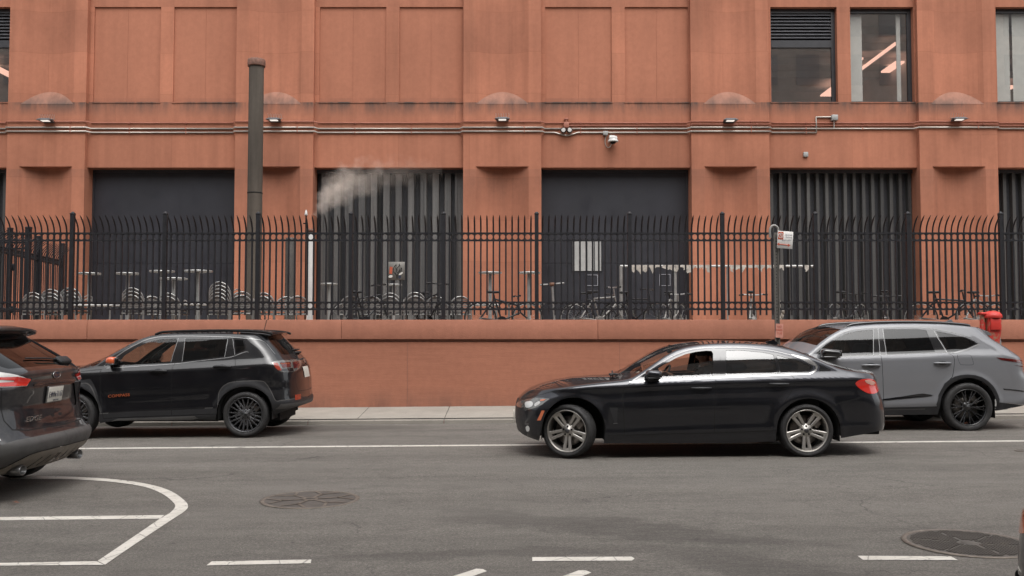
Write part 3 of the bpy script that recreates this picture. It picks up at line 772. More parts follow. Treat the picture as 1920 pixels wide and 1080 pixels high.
m.add([(x,y,gz(x,y)+.005) for x,y in o+i_],[(k,k+1,len(o)+k+1,len(o)+k) for k in range(len(o)-1)],False)
tag(m.build('curved_bay_marking',M['paint']),kind='structure')
def line_to_left(pr,pl,yt): return None
marking('bay_line',[(-400,974.5),(0,970.3),(308,966.6),(300,973.2),(0,976.2),(-400,980.5)])
marking('bay_line',[(-400,1061),(0,1056.5),(181,1053.2),(195,1060),(0,1061.5),(-400,1066.5)])
marking('dash_marking',[(397,1053.7),(584,1050),(582.5,1057),(387,1061)])
marking('dash_marking',[(998,1045.6),(1184,1044.6),(1190,1048),(1185,1052),(998,1053)])
marking('dash_marking',[(1608,1043),(1783,1044.3),(1796,1051),(1618,1050.6)])
marking('arrow_marking',[(760,1110),(893,1067.3),(905,1068),(913,1072),(800,1112)])
marking('arrow_marking',[(970,1112),(1085,1070.5),(1098,1070.5),(1109,1074.5),(1010,1114)])
def manhole(px,py,rpx,pattern,label):
    x,y=G(px,py); r=rpx/(F/y); z=gz(x,y)
    root=empty('manhole',(x,y,z),label,'manhole cover','iron covers in the roadway')
    a=MB(root.location); a.lathe([(r*1.04,.001),(r*1.04,.006),(r*.985,.010),(r*.955,.006)],(x,y,z),'Z',64); a.build('manhole_ring',M['castrim'],root)
    c=MB(root.location); c.add([(x+r*.955*math.cos(t),y+r*.955*math.sin(t),z+.005) for t in np.linspace(0,2*PI,64,endpoint=False)],[tuple(range(64))],False)
    if pattern=='grid':
        p=r*.95/17
        for i in range(-18,19):
            for j in range(-18,19):
                u,v=i*p,j*p; rr=math.hypot(u,v)
                if rr>r*.90 or rr<r*.20: continue
                t=math.atan2(v,u)+.35; k=abs(((t/(PI/3))%1)-.5)*PI/3*rr   # bare radial lands between the studs
                t2=abs((((t)/(PI/3))+.5)%1-.5)*PI/3*rr
                if t2<r*.022: continue
                c.box(x+u-p*.33,x+u+p*.33,y+v-p*.33,y+v+p*.33,z+.005,z+.011)
        c.lathe([(0,.012),(r*.12,.012),(r*.135,.006)],(x,y,z),'Z',32)
    else:
        c.cur=1
        for k in range(6):
            t=k*PI/3+.3
            q=Matrix.Rotation(t,3,'Z')
            for s0,s1,w in ((.16,.60,.035),):
                c.add([Vector((x,y,z))+q@Vector((r*u,r*v,.010)) for u,v in ((s0,-w),(s1,-w),(s1,w),(s0,w))],[(0,1,2,3)],False)
            for sg in(-1,1): c.add([Vector((x,y,z))+q@(Vector((r*.58,0,.010))+Matrix.Rotation(sg*.75,3,'Z')@Vector((r*u,r*v,0))) for u,v in ((0,-.03),(.40,-.03),(.40,.03),(0,.03))],[(0,1,2,3)],False)
        c.lathe([(r*.10,.010),(r*.17,.010)],(x,y,z),'Z',32)
    c.build('manhole_lid',[M['castiron'],M['castrim']],root)
manhole(582,937,87,'spoke','round rusty manhole cover with spoke pattern, left of centre in the roadway')
manhole(1817,1019,112,'grid','large round studded manhole cover in the lower right corner')
manhole(1921,846,16,'spoke','small round valve cover at the right edge beside the white line')
m=MB(); x,y=G(27,946); m.add([(x-.05,y-.01,gz(x,y)+.012),(x,y-.035,gz(x,y)+.03),(x+.05,y,gz(x,y)+.015),(x,y+.03,gz(x,y)+.03)],[(0,1,3),(1,2,3)]); m.o=Vector((0,0,0))
tag(m.build('leaf',mat('dry_leaf',(.16,.06,.035),.8)),'small dry brown leaf on the road below the near black suv','leaf')
# ---------------------------------------------------------------- retaining wall and terrace
Zw=lambda py,d: P(960,py,d)[1]
FL=1.5
root=empty('retaining_wall',(0,17.95,0),'low terracotta stucco retaining wall with a coping, under the black iron fence','wall')
zc1,zc0,zg0=Zw(599.5,17.9),Zw(636,17.9),Zw(641.5,17.98)
m=MB(root.location)
m.add([(-60,17.95,-.6),(60,17.95,-.3),(60,17.95,zg0),(-60,17.95,zg0),(-60,18.6,-.6),(60,18.6,-.3),(60,18.6,zg0),(-60,18.6,zg0)],[(0,1,2,3),(4,7,6,5),(3,2,6,7),(0,3,7,4),(1,5,6,2)],False)
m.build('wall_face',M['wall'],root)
for px_ in (-300,262,764,1162,1600,2100):
    m=MB(root.location); x=P(px_,700,17.95)[0]; m.box(x-.004,x+.004,17.946,17.96,-.3,zg0); m.build('joint',M['joint'],root)
m=MB(root.location); m.box(-60,60,17.962,18.6,zg0,zc0); m.build('groove',M['joint'],root)
m=MB(root.location); xs=[-60]+[P(x,618,17.9)[0] for x in (-420,163,640,1121,1583,2060)]+[60]
for k,(a,b_) in enumerate(zip(xs[:-1],xs[1:])): m.rbox(((a+b_)/2,18.26,(zc0+zc1)/2),(b_-a-.006,.72,zc1-zc0),.006,2)
m.build('coping',M['coping'],root)
m=MB(); m.quad((-60,18.55,FL),(60,18.55,FL),(60,25.6,FL),(-60,25.6,FL)); tag(m.build('terrace_floor',M['walk']),kind='structure')
# ---------------------------------------------------------------- facade
YW,YP,YO=25.0,24.84,25.36
BW=6.155; X0=-11.52; OW=4.05
ztop=Zw(314,YW); zsp=Zw(197,YW); zsill=Zw(191.5,YW); zpt=Zw(13,YW); ztt=13.2
bld=empty('building',(0,25,FL),'terracotta painted stone building with tall pilasters and dark ground-floor openings','building')
o=bld.location
def arc(cx,w,dep,n=16): return [(cx-w/2+w*k/n, dep*(1-((2*k/n-1)**2))) for k in range(n+1)]
mas=MB(o)
for i in range(-2,6):
    a=X0+BW*i+OW; b_=a+BW-OW; cx=(a+b_)/2; nw=1.43
    m=MB(o)
    def section(z0,z1,dep):
        pl=[(a,YW+.4),(a,YP)]+[(x,YP+d) for x,d in arc(cx,nw,dep)]+[(b_,YP),(b_,YW+.4)]
        n=len(pl); m.add([(x,y,z0) for x,y in pl]+[(x,y,z1) for x,y in pl],[(k,k+1,n+k+1,n+k) for k in range(n-1)],False)
    zb1=Zw(312,YP); zb2=Zw(195,YP); zl=Zw(169,YP)
    section(FL-.3,zb1,.30)
    m.box(a,b_,YP,YW+.4,zb1,zb2)
    section(zb2,ztt,.20)
    m.build('pilaster',M['terra_pil'],bld,fix=False)
    l=MB(o); ar=arc(cx,nw,.2,20); l.add([(x,YP-.004,zb2) for x,_ in ar]+[(x,YP+d-.002,zb2+(zl-zb2)*d/.2) for x,d in ar],[(k,k+1,22+k,21+k) for k in range(20)],True); l.build('sloping_sill',M['terra_lens'],bld,fix=False)
for i in range(-2,6):
    a=X0+BW*i; b_=a+OW
    m=MB(o); m.box(a,b_,YW,YW+.5,ztop,zsill-.001); m.build('spandrel',M['terra'],bld)
    m=MB(o); m.box(a,b_,YW,YW+.5,zpt,ztt); m.build('lintel',M['terra'],bld)
    for (q0,q1) in ((a,a+.115),(a+1.93,a+2.29),(b_-.03,b_)):
        m=MB(o); m.box(q0,q1,YW,YW+.5,zsill,zpt); m.build('mullion',M['terra_pil'],bld)
    for (u,v) in ((.115,1.93),(2.29,OW-.03)):
        xa,xb=a+u,a+v
        s_=MB(o); s_.box(xa-.02,xb+.02,YW-.016,YW+.1,zsill-.03,zsill+.004); s_.build('sill',M['terra'],bld)
        isw=(i in (3,4,5)) or (i in(-1,-2))
        if not isw:
            m=MB(o); h=(xa+xb)/2
            m.box(xa,h-.003,YW+.045,YW+.3,zsill,zpt); m.box(h+.003,xb,YW+.045,YW+.3,zsill,zpt); m.box(h-.003,h+.003,YW+.053,YW+.28,zsill,zpt)
            m.build('blind_panel',M['terra_panel'],bld)
        else:
            louv=(u<1 and i==3) or (u>1 and i==-1)
            zt=zpt; zm=Zw(88,YW+.2) if louv else zpt
            fr=MB(o); y0,y1=YW+.16,YW+.24; t=.055
            fr.box(xa,xa+t,y0,y1,zsill+.004,zt); fr.box(xb-t*1.9,xb,y0,y1,zsill+.004,zt); fr.box(xa+t,xb-t*1.9,y0,y1,zsill+.004,zsill+.06); fr.box(xa+t,xb-t*1.9,y0,y1,zt-.12,zt)
            if louv: fr.box(xa+t,xb-t*1.9,y0-.01,y1,zm-.03,zm+.17)
            wn=fr.build('window',M['frame'],bld)
            p=MB(o); p.quad((xa+t,y1-.03,zsill+.06),(xb-t*1.9,y1-.03,zsill+.06),(xb-t*1.9,y1-.03,(zm-.03 if louv else zt-.12)),(xa+t,y1-.03,(zm-.03 if louv else zt-.12))); p.build('pane',M['bwin'],wn,fix=False)
            if louv:
                q=MB(o); n=8
                for k in range(n):
                    z=zm+.2+(zt-.12-zm-.2)*(k+.3)/n; q.add([(xa+t,y0+.0,z),(xb-t*1.9,y0+.0,z),(xb-t*1.9,y0+.09,z+.085),(xa+t,y0+.09,z+.085),(xa+t,y0,z+.018),(xb-t*1.9,y0,z+.018),(xb-t*1.9,y0+.09,z+.1),(xa+t,y0+.09,z+.1)],[(0,1,5,4),(4,5,6,7),(0,3,2,1)],False)
                q.build('louvre',M['louver'],wn)
                q=MB(o); q.box(xa+t,xb-t*1.9,y1+.02,y1+.03,zm,zt-.1); q.build('louvre_backing',M['gap'],wn)
            if not louv or i==-1:
                c=MB(o)
                if i==3: spans=[(xa+.06,xa+.42)]
                elif i>=4: spans=[(xa+.10,xa+.50),(xa+.58,xb-.13)]
                else: spans=[(xa+.3,xa+.6)]
                for (q0,q1) in spans:
                    k=int((q1-q0)/.045); pts=[(q0+(q1-q0)*j/k,YW+.27+(.02 if j%2 else 0)) for j in range(k+1)]
                    c.add([(x,y,zsill+.05) for x,y in pts]+[(x,y,zt-.05) for x,y in pts],[(j,j+1,k+2+j,k+1+j) for j in range(k)],True)
                c.build('curtain',M['blind'],wn,fix=False)
            if i==3 and not louv:
                c=MB(o); c.box(xb-.36,xb-.25,YW+.28,YW+.31,zsill+.01,zt-.02); c.build('blind_strip',M['blind'],wn)
    # room behind the upper windows
    if i in(3,4,-1):
        rm=MB(o); rz0,rz1=zsill-.4,zpt+.25
        rm.add([(a-.2,YW+.51,rz0),(b_+2.0,YW+.51,rz0),(b_+2.0,35,rz0),(a-.2,35,rz0),(a-.2,YW+.51,rz1),(b_+2.0,YW+.51,rz1),(b_+2.0,35,rz1),(a-.2,35,rz1)],[(0,1,2,3),(4,7,6,5),(3,2,6,7),(0,3,7,4),(1,5,6,2)],False)
        for yy in (27.4,29.,30.6,32.2): rm.box(a-.2,b_+2.0,yy,yy+.16,rz1-.22,rz1-.001)
        r_=rm.build('office_room',M['room'],bld)
        for (lx,ly,lw,ll) in ((a+4.75,28.0,.10,3.6),(a+.25,30.2,.30,1.6),(a+4.6,33.0,.45,1.4),(a+3.9,29.6,.5,.7),(a+5.6,30.,.3,1.2)):
            lt=MB(o); lt.box(lx,lx+lw,ly,ly+ll,rz1-.34,rz1-.28); lt.build('ceiling_light',M['lamp_warm'],r_)
        po=MB(o); po.cyl((a+1.0,29.5,rz0),(a+1.0,29.5,rz1),.16,14); po.build('column',M['room'],r_)
    # ground-floor opening
    if i in (0,2):
        m=MB(o); m.box(a,b_,YO,YO+.1,Zw(493,YO),ztop+.02); m.box(a,b_,YO+.006,YO+.1,FL-.2,Zw(493,YO)-.006)
        d_=m.build('black_door',M['panel_black'],bld)
        q=MB(o); q.box(a,b_,YO-.03,YO,ztop-.07,ztop+.01); q.box(a,a+.05,YO-.03,YO,FL,ztop-.071); q.box(b_-.05,b_,YO-.03,YO,FL,ztop-.071); q.build('door_frame',M['frame'],d_)
        if i==2:
            wx0,wz1=P(1073,450,YO); wx1,wz0=P(1128,508,YO)
            w_=MB(o); w_.box(wx0,wx1,YO-.02,YO-.012,wz0,wz1); wn=w_.build('door_window',mat('frosted_door_pane',(.36,.355,.345),.5),d_)
            w_=MB(o)
            for t in (0,.25,.5,.75,1): w_.box(wx0+(wx1-wx0)*t-.012,wx0+(wx1-wx0)*t+.012,YO-.035,YO-.02,wz0-.01,wz1+.01)
            w_.build('glazing_bar',M['frame'],wn)
            for (p0,p1) in (((1098,515),(1121,536)),((1236,514),(1257,536))):
                q=MB(o); xa,za=P(*p0,YO); xb,zb=P(*p1,YO)
                for bx in ((xa,xb,za-.015,za),(xa,xb,zb,zb+.015),(xa,xa+.015,zb+.015,za-.015),(xb-.015,xb,zb+.015,za-.015)): q.box(bx[0],bx[1],YO-.012,YO-.002,bx[2],bx[3])
                q.build('notice_frame',M['sign_grey'],d_)
    else:
        m=MB(o); pitch=.325 if i==1 else .245; n=int(OW/pitch); pitch=OW/n; pts=[]
        for k in range(n):
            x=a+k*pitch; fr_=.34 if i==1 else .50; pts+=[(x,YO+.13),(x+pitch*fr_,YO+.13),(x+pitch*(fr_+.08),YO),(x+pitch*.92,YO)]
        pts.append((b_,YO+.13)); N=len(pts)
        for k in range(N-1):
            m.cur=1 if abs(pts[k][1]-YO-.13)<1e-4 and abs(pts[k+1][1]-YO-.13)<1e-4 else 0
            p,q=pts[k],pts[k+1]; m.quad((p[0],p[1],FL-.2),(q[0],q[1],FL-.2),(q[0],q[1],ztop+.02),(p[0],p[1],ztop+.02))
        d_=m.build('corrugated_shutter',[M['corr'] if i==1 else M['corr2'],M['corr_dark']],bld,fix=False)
        if i==1:
            q=MB(o); h=a+OW*.43; q.box(h-.03,h+.03,YO-.02,YO-.004,FL,ztop); q.build('meeting_gap',M['gap'],d_)
            q=MB(o)
            for t in (.04,.20,.40,.715,.945): q.box(a+OW*t-.03,a+OW*t+.03,YO-.035,YO-.006,FL,ztop-.02)
            q.build('shutter_rail',M['corr'],d_)
        q=MB(o); q.box(a,b_,YO+.2,YO+.22,FL-.2,ztop+.02); q.build('shutter_backing',M['gap'],d_)
        q=MB(o); q.box(a,b_,YO-.06,YO+.2,ztop-.10,ztop+.015); q.build('shutter_header',M['frame'],d_)
m=MB(o); m.box(-24,28,25.62,25.66,FL-.2,zsill-.45); m.box(-24,X0-2*BW+.0,YW,YW+.5,FL,ztt); m.build('inner_wall',M['gap'],bld)
m=MB(o); m.box(-24,X0-BW-.3+OW*0,25.66,36,zsill-.45,ztt) if False else m.box(-24,28,35.02,35.3,zsill-.5,ztt); m.build('rear_wall',M['room'],bld)
m=MB(o); m.box(-24,28,24.9,35.3,ztt+.001,ztt+.2); m.build('roof_slab',M['terra'],bld)
# ---------------------------------------------------------------- conduits and fittings on the facade
EDG=[]
for i in range(-2,6): EDG.append((X0+BW*i+OW,X0+BW*i+BW))
def onp(x): return any(a-.04<=x<=b_+.04 for a,b_ in EDG)
def run(py,x0,x1,r,mt,label,dips=(),yo=.03,ends=()):
    xs=[x0,x1]
    for a,b_ in EDG:
        for e,s_ in ((a-.10,0),(a-.03,1),(b_+.03,1),(b_+.10,0)):
            if x0<e<x1: xs.append(e)
    for d in dips: xs+= [d[0]]
    pts=[]
    dd=dict((d[0],d[1]) for d in dips)
    z=Zw(py,YW-.05)
    for x in sorted(xs): pts.append((x,(YP if onp(x) else YW)-yo,z+dd.get(x,0)))
    pts=list(ends[0])+pts if ends and ends[0] else pts
    if ends and len(ends)>1: pts=pts+list(ends[1])
    root=empty('conduit',(pts[0][0],YW,z),label,'conduit','conduits along the facade')
    m=MB(root.location); m.tube(pts,r,8); m.build('pipe',mt,root)
    c=MB(root.location)
    x=x0+.5
    while x<x1:
        y=(YP if onp(x) else YW)
        if not any(abs(x-e)<.2 for ab in EDG for e in ab): c.rbox((x,y-yo*.8,z),(.03,yo*1.9,r*3.4),.005)
        x+=1.53
    c.build('pipe_clip',M['conduit_paint'],root)
    return root
sx=P(1062,249,YW)[0]; jx=P(1530,249,YW)[0]; jz=Zw(220,YW)
run(230,-17,16,.017,M['conduit_paint'],'thin terracotta-painted conduit, uppermost of the pipe runs on the facade')
run(241,-17,16,.023,M['conduit'],'bare metal conduit running the whole facade, middle of the pipe runs')
run(248.3,-17,jx-.001,.023,M['conduit'],'bare metal conduit, lowest of the pipe runs, dipping under the twin lamps',dips=((sx-.32,0),(sx-.15,-.05),(sx,-.085),(sx+.15,-.05),(sx+.32,0)),ends=(None,[(jx,YW-.03,Zw(248.3,YW)),(jx,YW-.03,jz),(jx+.44,YW-.03,jz)]))
x1_=P(1064,235,YW)[0]; run(235,x1_,16,.014,M['conduit_paint'],'thin terracotta-painted conduit starting at the alarm box, second of the pipe runs')
# wall lights
def wall_light(px,py,label,spikes=True,first=None):
    x,z=P(px,py,YP-.15)
    if first is None:
        root=empty('wall_light',(x,YP,z),label,'wall light','flat lights along the facade')
        m=MB(root.location)
        m.add([(x-.21,YP-.34,z-.012),(x+.21,YP-.34,z-.012),(x+.14,YP,z-.035),(x-.14,YP,z-.035),(x-.12,YP-.30,z+.035),(x+.12,YP-.30,z+.035),(x+.10,YP,z+.055),(x-.10,YP,z+.055)],[(0,3,2,1),(4,5,6,7),(0,1,5,4),(1,2,6,5),(2,3,7,6),(3,0,4,7)],False)
        m.build('housing',M['louver'],root)
        m=MB(root.location); m.box(x-.10,x+.10,YP-.30,YP-.16,z-.034,z-.022); m.build('lens',M['lamp_lens'],root)
        return root
    c=copy_tree(first); c.location=(x,YP,z); c['label']=label; return c
WL=[(88,226,'flat lit wall light on the pilaster at the far left, with low bird spikes',1),(515,225,'flat lit wall light beside the tall sooty flue pipe',1),(942,224,'flat lit wall light on the middle pilaster with tall bird spikes',1),(1368,226,'flat lit wall light without bird spikes, right of the security camera',0),(1796,224,'flat lit wall light on the pilaster nearest the right edge',1)]
fl=None
for (a,b_,lab,sp) in WL:
    r_=wall_light(a,b_,lab,first=fl)
    if fl is None: fl=r_
    r_['_s']=sp
wls=[ob for ob in bpy.data.objects if ob.name.startswith('wall_light')]
for ob in wls:
    if ob['_s']:
        m=MB(); 
        for k in range(6):
            for t in(-.03,.03): m.cyl((-.17+.068*k,-.10,.05),(-.17+.068*k+t*.4,-.14+t,.17),.004,4,cap=False)
        m.box(-.19,.19,-.13,-.08,.045,.052); m.build('bird_spikes',M['steel'],ob)
    del ob['_s']
# twin lamp, camera, boxes
x,z=P(1062,245,YW-.1); root=empty('twin_lamp',(x,YW,z),'pair of round dark emergency lamps under a small terracotta box','lamp')
for s_ in(-.085,.085):
    m=MB(root.location); m.lathe([(0,-.10),(.06,-.09),(.085,-.04),(.07,.02),(.03,.05),(0,.055)],(x+s_,YW-.10,z),'Y',24); m.build('lamp_head',M['dark_ball'],root)
    m=MB(root.location); m.lathe([(0,-.006),(.055,0)],(x+s_,YW-.196,z),'Y',20); m.build('lamp_lens',M['clear_lens'],root)
m=MB(root.location); m.rbox((x-.0,YW-.05,z+.16),(.15,.1,.16),.012); m.cyl((x,YW-.05,z+.24),(x,YW-.05,z+.32),.03,10); m.rbox((x,YW-.05,z+.33),(.11,.08,.05),.01); m.build('junction_box',M['conduit_paint'],root)
x,z=P(1149,262,YW-.15); root=empty('security_camera',(x,YW,z),'white dome security camera with a looped cable on the facade','security camera')
m=MB(root.location); m.rbox((x-.02,YW-.08,z+.05),(.15,.16,.15),.015); m.rbox((x,YW-.20,z+.02),(.22,.20,.12),.04,3); m.lathe([(.115,.02),(.14,-.03),(.145,-.05),(.10,-.055)],(x,YW-.22,z-.02),'Z',24); m.build('camera_body',M['white'],root)
m=MB(root.location); m.ell((x,YW-.22,z-.075),(.075,.075,.06)); m.build('camera_dome',M['gap'],root)
bx,bz=P(1135,250,YW-.05); m=MB(root.location); m.rbox((bx,YW-.05,bz),(.13,.1,.11),.01); m.build('junction_box',M['grey_box'],root)
m=MB(root.location); m.tube([(q[0],YW-.03,q[1]) for q in (P(a,b_,YW) for a,b_ in cr_open([(1137,254),(1134.5,262),(1135,271),(1139,277),(1144,275),(1146.5,268)],4))],.011,6); m.build('cable',M['conduit'],root)
x,z=P(1564,221,YW-.05); root=empty('junction_box',(x,YW,z),'square grey junction box above the conduits, left of the office window sill','junction box')
m=MB(root.location); m.rbox((x,YW-.06,z),(.17,.12,.15),.012); m.build('box_body',M['grey_box'],root); m=MB(root.location); m.cyl((x,YW-.03,z-.07),(x,YW-.03,Zw(241,YW)),.018,8); m.build('conduit_stub',M['conduit'],root)
x,z=P(1510,290,YW); m=MB((x,YW,z)); m.rbox((x,YW-.03,z),(.125,.06,.13),.008); tag(m.build('utility_box',M['grey_box'],loc=(x,YW,z)),'small grey square box alone on the spandrel above the right shutter','utility box')
# ---------------------------------------------------------------- pipes behind the fence
d=22.; x,zt=P(481,122,d); 
root=empty('flue_pipe',(x,d,FL),'tall sooty steel flue pipe with a rusty cap, rising in front of the facade','flue pipe')
m=MB(root.location); m.cyl((x,d,FL),(x,d,zt),.175,32); m.build('pipe',M['chimney'],root)
m=MB(root.location); m.lathe([(.176,-.02),(.205,-.02),(.21,.0),(.21,.13),(.2,.15),(.0,.16)],(x,d,zt-.02),'Z',32); m.build('cap',M['rust'],root)
z2=P(478,362,d)[1]; m=MB(root.location); m.lathe([(.176,-.012),(.180,-.012),(.180,.012),(.176,.012)],(x,d,z2),'Z',32); m.build('joint_band',M['gap'],root)
d=22.6; x,zt=P(545,446,d); root=empty('pipe',(x,d,FL),'short dark brown pipe standing between the flue and the white vent','pipe')
m=MB(root.location); m.lathe([(.125,0),(.125,zt-FL-.03),(.11,zt-FL),(0,zt-FL)],(x,d,FL),'Z',24); m.build('pipe_body',M['darkpipe'],root)
m=MB(root.location); m.text('CNY-26-101',(x-.075,d-.108,FL+.62),.085,(PI/2,-PI/2,-.55),.002); m.build('pipe_lettering',M['sign_grey'],root)
d=19.4; x,zt=P(582,432,d); root=empty('vent_pipe',(x,d,FL),'slim white vent pipe behind the fence, below the drifting steam','vent pipe')
m=MB(root.location); m.cyl((x,d,FL),(x,d,zt),.068,24); m.build('pipe',M['offwhite'],root)
m=MB(root.location); m.lathe([(.069,-.04),(.078,-.04),(.078,.03),(.0,.035)],(x,d,zt),'Z',24); m.build('pipe_collar',M['rust'],root)
d=19.6; x,zt=P(574,393,d); root=empty('mast_lamp',(x,d,FL),'thin pole with a small white pointed lamp, beside the white vent pipe','lamp')
m=MB(root.location); m.cyl((x,d,FL),(x,d,zt-.12),.016,8); m.build('pole',M['gap'],root)
m=MB(root.location); m.lathe([(0,.0),(.02,-.03),(.032,-.09),(.036,-.11),(.02,-.13),(0,-.13)],(x,d,zt),'Z',14); m.build('lamp_shade',M['white'],root)
m=MB(root.location); zz=P(574,419,d)[1]; m.rbox((x-.01,d,zz),(.10,.03,.03),.006); m.build('bracket',M['gap'],root)
# ---------------------------------------------------------------- iron fence on the wall
YF=18.24; zb=zc1
fence=empty('fence',(0,YF,zb),'black iron picket fence with curved tips and ring bands on the retaining wall','fence')
o=fence.location
zr=[Zw(p,YF) for p in (437.5,451,567,580)]; ztip=Zw(404,YF); zbot=Zw(591,YF)
PX=[P(134.5+174.35*k,500,YF)[0] for k in range(-5,16)]
pm=None
for k,x in enumerate(PX):
    if pm is None:
        m=MB((x,YF,zb)); m.box(x-.038,x+.038,YF-.038,YF+.038,zb,Zw(402,YF)); m.rbox((x,YF,Zw(401,YF)),(.088,.088,.03),.006); m.ell((x,YF,Zw(399.5,YF)),(.036,.036,.03),12,6); m.box(x-.07,x+.07,YF-.07,YF+.07,zb,zb+.012)
        ob=m.build('post',M['iron'],fence); ob.location=Vector((x,YF,zb))-o; pm=ob
    else:
        ob=pm.copy(); COL.objects.link(ob); ob.parent=fence; ob.location=Vector((x,YF,zb))-o
pan=None; W=PX[1]-PX[0]; n=14
for k in range(len(PX)-1):
    x0=PX[k]
    if pan is None:
        m=MB((x0,YF,zb))
        sp=W/ (n+.85)
        xs=[x0+.0+sp*(j+.93) for j in range(n)]
        for x in xs:
            m.box(x-.0155,x+.0155,YF-.0155,YF+.0155,zbot,zr[0]+.02)
            h=ztip-zr[0]-.02; pts=[]
            for t in np.linspace(0,1,8): pts.append((x,YF-.215*t**2.0,zr[0]+.015+h*(t*(1-.04*t))))
            m.tube(pts,[.0165]*6+[.013,.003],4)
        for zA,zB in ((zr[1],zr[0]),(zr[3],zr[2])):
            rr=(zA-zB)/2; zc=(zA+zB)/2; rad=abs(rr)-.012
            for j in range(n+1):
                x=(xs[j-1]+xs[j])/2 if 0<j<n else (xs[0]-sp/2 if j==0 else xs[-1]+sp/2)
                m.tube([(x+min(rad,sp*.46)*math.cos(a),YF,zc+rad*math.sin(a)) for a in np.linspace(0,2*PI,17)[:-1]],.0075,5,True)
        ob=m.build('picket_panel',M['iron'],fence,fix=False); ob.location=Vector((x0,YF,zb))-o; pan=ob
        rl=[]
        for z in zr:
            r_=MB((x0,YF,zb)); r_.box(x0+.039,x0+W-.039,YF-.019,YF+.019,z-.017,z+.017); q=r_.build('rail',M['iron'],ob); rl.append(q)
    else:
        ob=copy_tree(pan,fence); ob.location=Vector((x0,YF,zb))-o
# plaque on the fence
x,z=P(743.5,508,YF-.03); root=empty('plaque',(x,YF-.03,z),'grey metal plaque with a torch emblem and stickers, fixed to the fence','sign')
w,h=.325,.36
m=MB(root.location); m.rbox((x,YF-.028,z),(w,.006,h),.002,1); m.build('plate',M['grey_metal_sign'],root)
m=MB(root.location); yf=YF-.034; s=h/35.
def q(u,v): return (x+(u-15.5)*w/31.,yf,z-(v-17.5)*s)
for path in ([(14,24),(10,19),(10,12),(15,5),(14,12),(17,16)],[(15,20),(16,13),(20,8),(21,4),(22,12),(20,18),(17,21)],[(18,21),(23,16),(25,11),(25,17),(22,21),(18,24)],[(13,21),(15,25),(18,25),(21,22)],[(15.5,25),(16,31),(17,31),(17.5,25)]):
    m.tube([q(a,b_) for a,b_ in cr_open(path,4)],.005,5)
m.build('torch_emblem',M['gap'],root)
m=MB(root.location); a=q(5.0,16.5); m.cbox((a[0],yf-.001,a[2]),(.055,.003,.14),Matrix.Rotation(R(4),3,'Y')); m.build('red_sticker',M['sign_red'],root)
for (u,v,rx,rz,an) in ((4.5,28,.045,.026,-.2),(23.5,22.5,.048,.022,-.5),(21.5,29,.028,.034,.2)):
    m=MB(root.location); a=q(u,v); m.add([Vector((a[0],yf-.002,a[2]))+Matrix.Rotation(an,3,'Y')@Vector((rx*math.cos(t),0,rz*math.sin(t))) for t in np.linspace(0,2*PI,16,endpoint=False)],[tuple(range(16))]); m.build('round_sticker',M['sticker'] if u!=21.5 else M['plate_txt'],root)
# side fence running back to the building, with the gate frame
def sfence():
    root=empty('side_fence',(-11.4,21,FL),'black iron side fence running back to the building at the far left','fence')
    o=root.location; x0,y0,x1,y1=-11.0,19.0,-11.95,24.6; zt=3.42
    L=math.hypot(x1-x0,y1-y0)
    def at(t): return (x0+(x1-x0)*t,y0+(y1-y0)*t)
    for t in (.0,.33,.66,1.):
        m=MB(o); x,y=at(t); m.box(x-.045,x+.045,y-.045,y+.045,FL,zt+.45); m.rbox((x,y,zt+.46),(.10,.10,.03),.006); m.build('post',M['iron'],root)
    for k in range(3):
        m=MB(o); t0,t1=k/3+.01,(k+1)/3-.01; n=13
        for j in range(n):
            t=t0+(t1-t0)*(j+.5)/n; x,y=at(t); m.cyl((x,y,FL+.05),(x,y,zt),.0125,5)
            m.tube([(x+.30*u**1.8,y,zt+.34*u) for u in np.linspace(0,1,6)],[.013,.013,.013,.012,.011,.004],4)
            for zz in(zt-.06,FL+.24): m.tube([(x-.0,y+.058*math.cos(a),zz+.052*math.sin(a)) for a in np.linspace(0,2*PI,13)[:-1]],.007,4,True)
        ob=m.build('picket_panel',M['iron'],root,fix=False)
        for z in (zt,zt-.125,FL+.3,FL+.17):
            m=MB(o); a=at(t0);b_=at(t1); m.cyl((a[0],a[1],z),(b_[0],b_[1],z),.018,4,smooth=False); m.build('rail',M['iron'],ob)
    for zz in (FL+.55,FL+1.5):
        m=MB(o); x,y=at(.33); m.rbox((x+.09,y-.02,zz),(.06,.05,.16),.01); m.build('hinge',M['iron'],root)
sfence()
# small iron gate wing between front fence and side fence, left edge
def gate():
    d=20.2; xa,xb=P(-60,500,d)[0],P(52,500,d)[0]
    root=empty('gate',((xa+xb)/2,d,FL),'black iron gate wing at the far left, in front of the side fence','gate'); o=root.location
    zt=Zw(455,d)
    m=MB(o)
    for k in range(11):
        x=xa+(xb-xa)*k/10; m.cyl((x,d,FL+.05),(x,d,zt),.014,5); m.tube([(x,d-.16*u**2,zt+.25*u) for u in np.linspace(0,1,5)],[.014,.014,.013,.012,.004],4)
    g=m.build('picket_panel',M['iron'],root,fix=False)
    for z in (zt,zt-.13,FL+.2,FL+.5):
        m=MB(o); m.box(xa,xb,d-.02,d+.02,z-.018,z+.018); m.build('rail',M['iron'],g)
    for x in (xb,xa):
        m=MB(o); m.box(x-.05,x+.05,d-.05,d+.05,FL,Zw(427,d)); m.rbox((x,d,Zw(427,d)),(.115,.115,.04),.008); m.build('post',M['iron'],root)
gate()
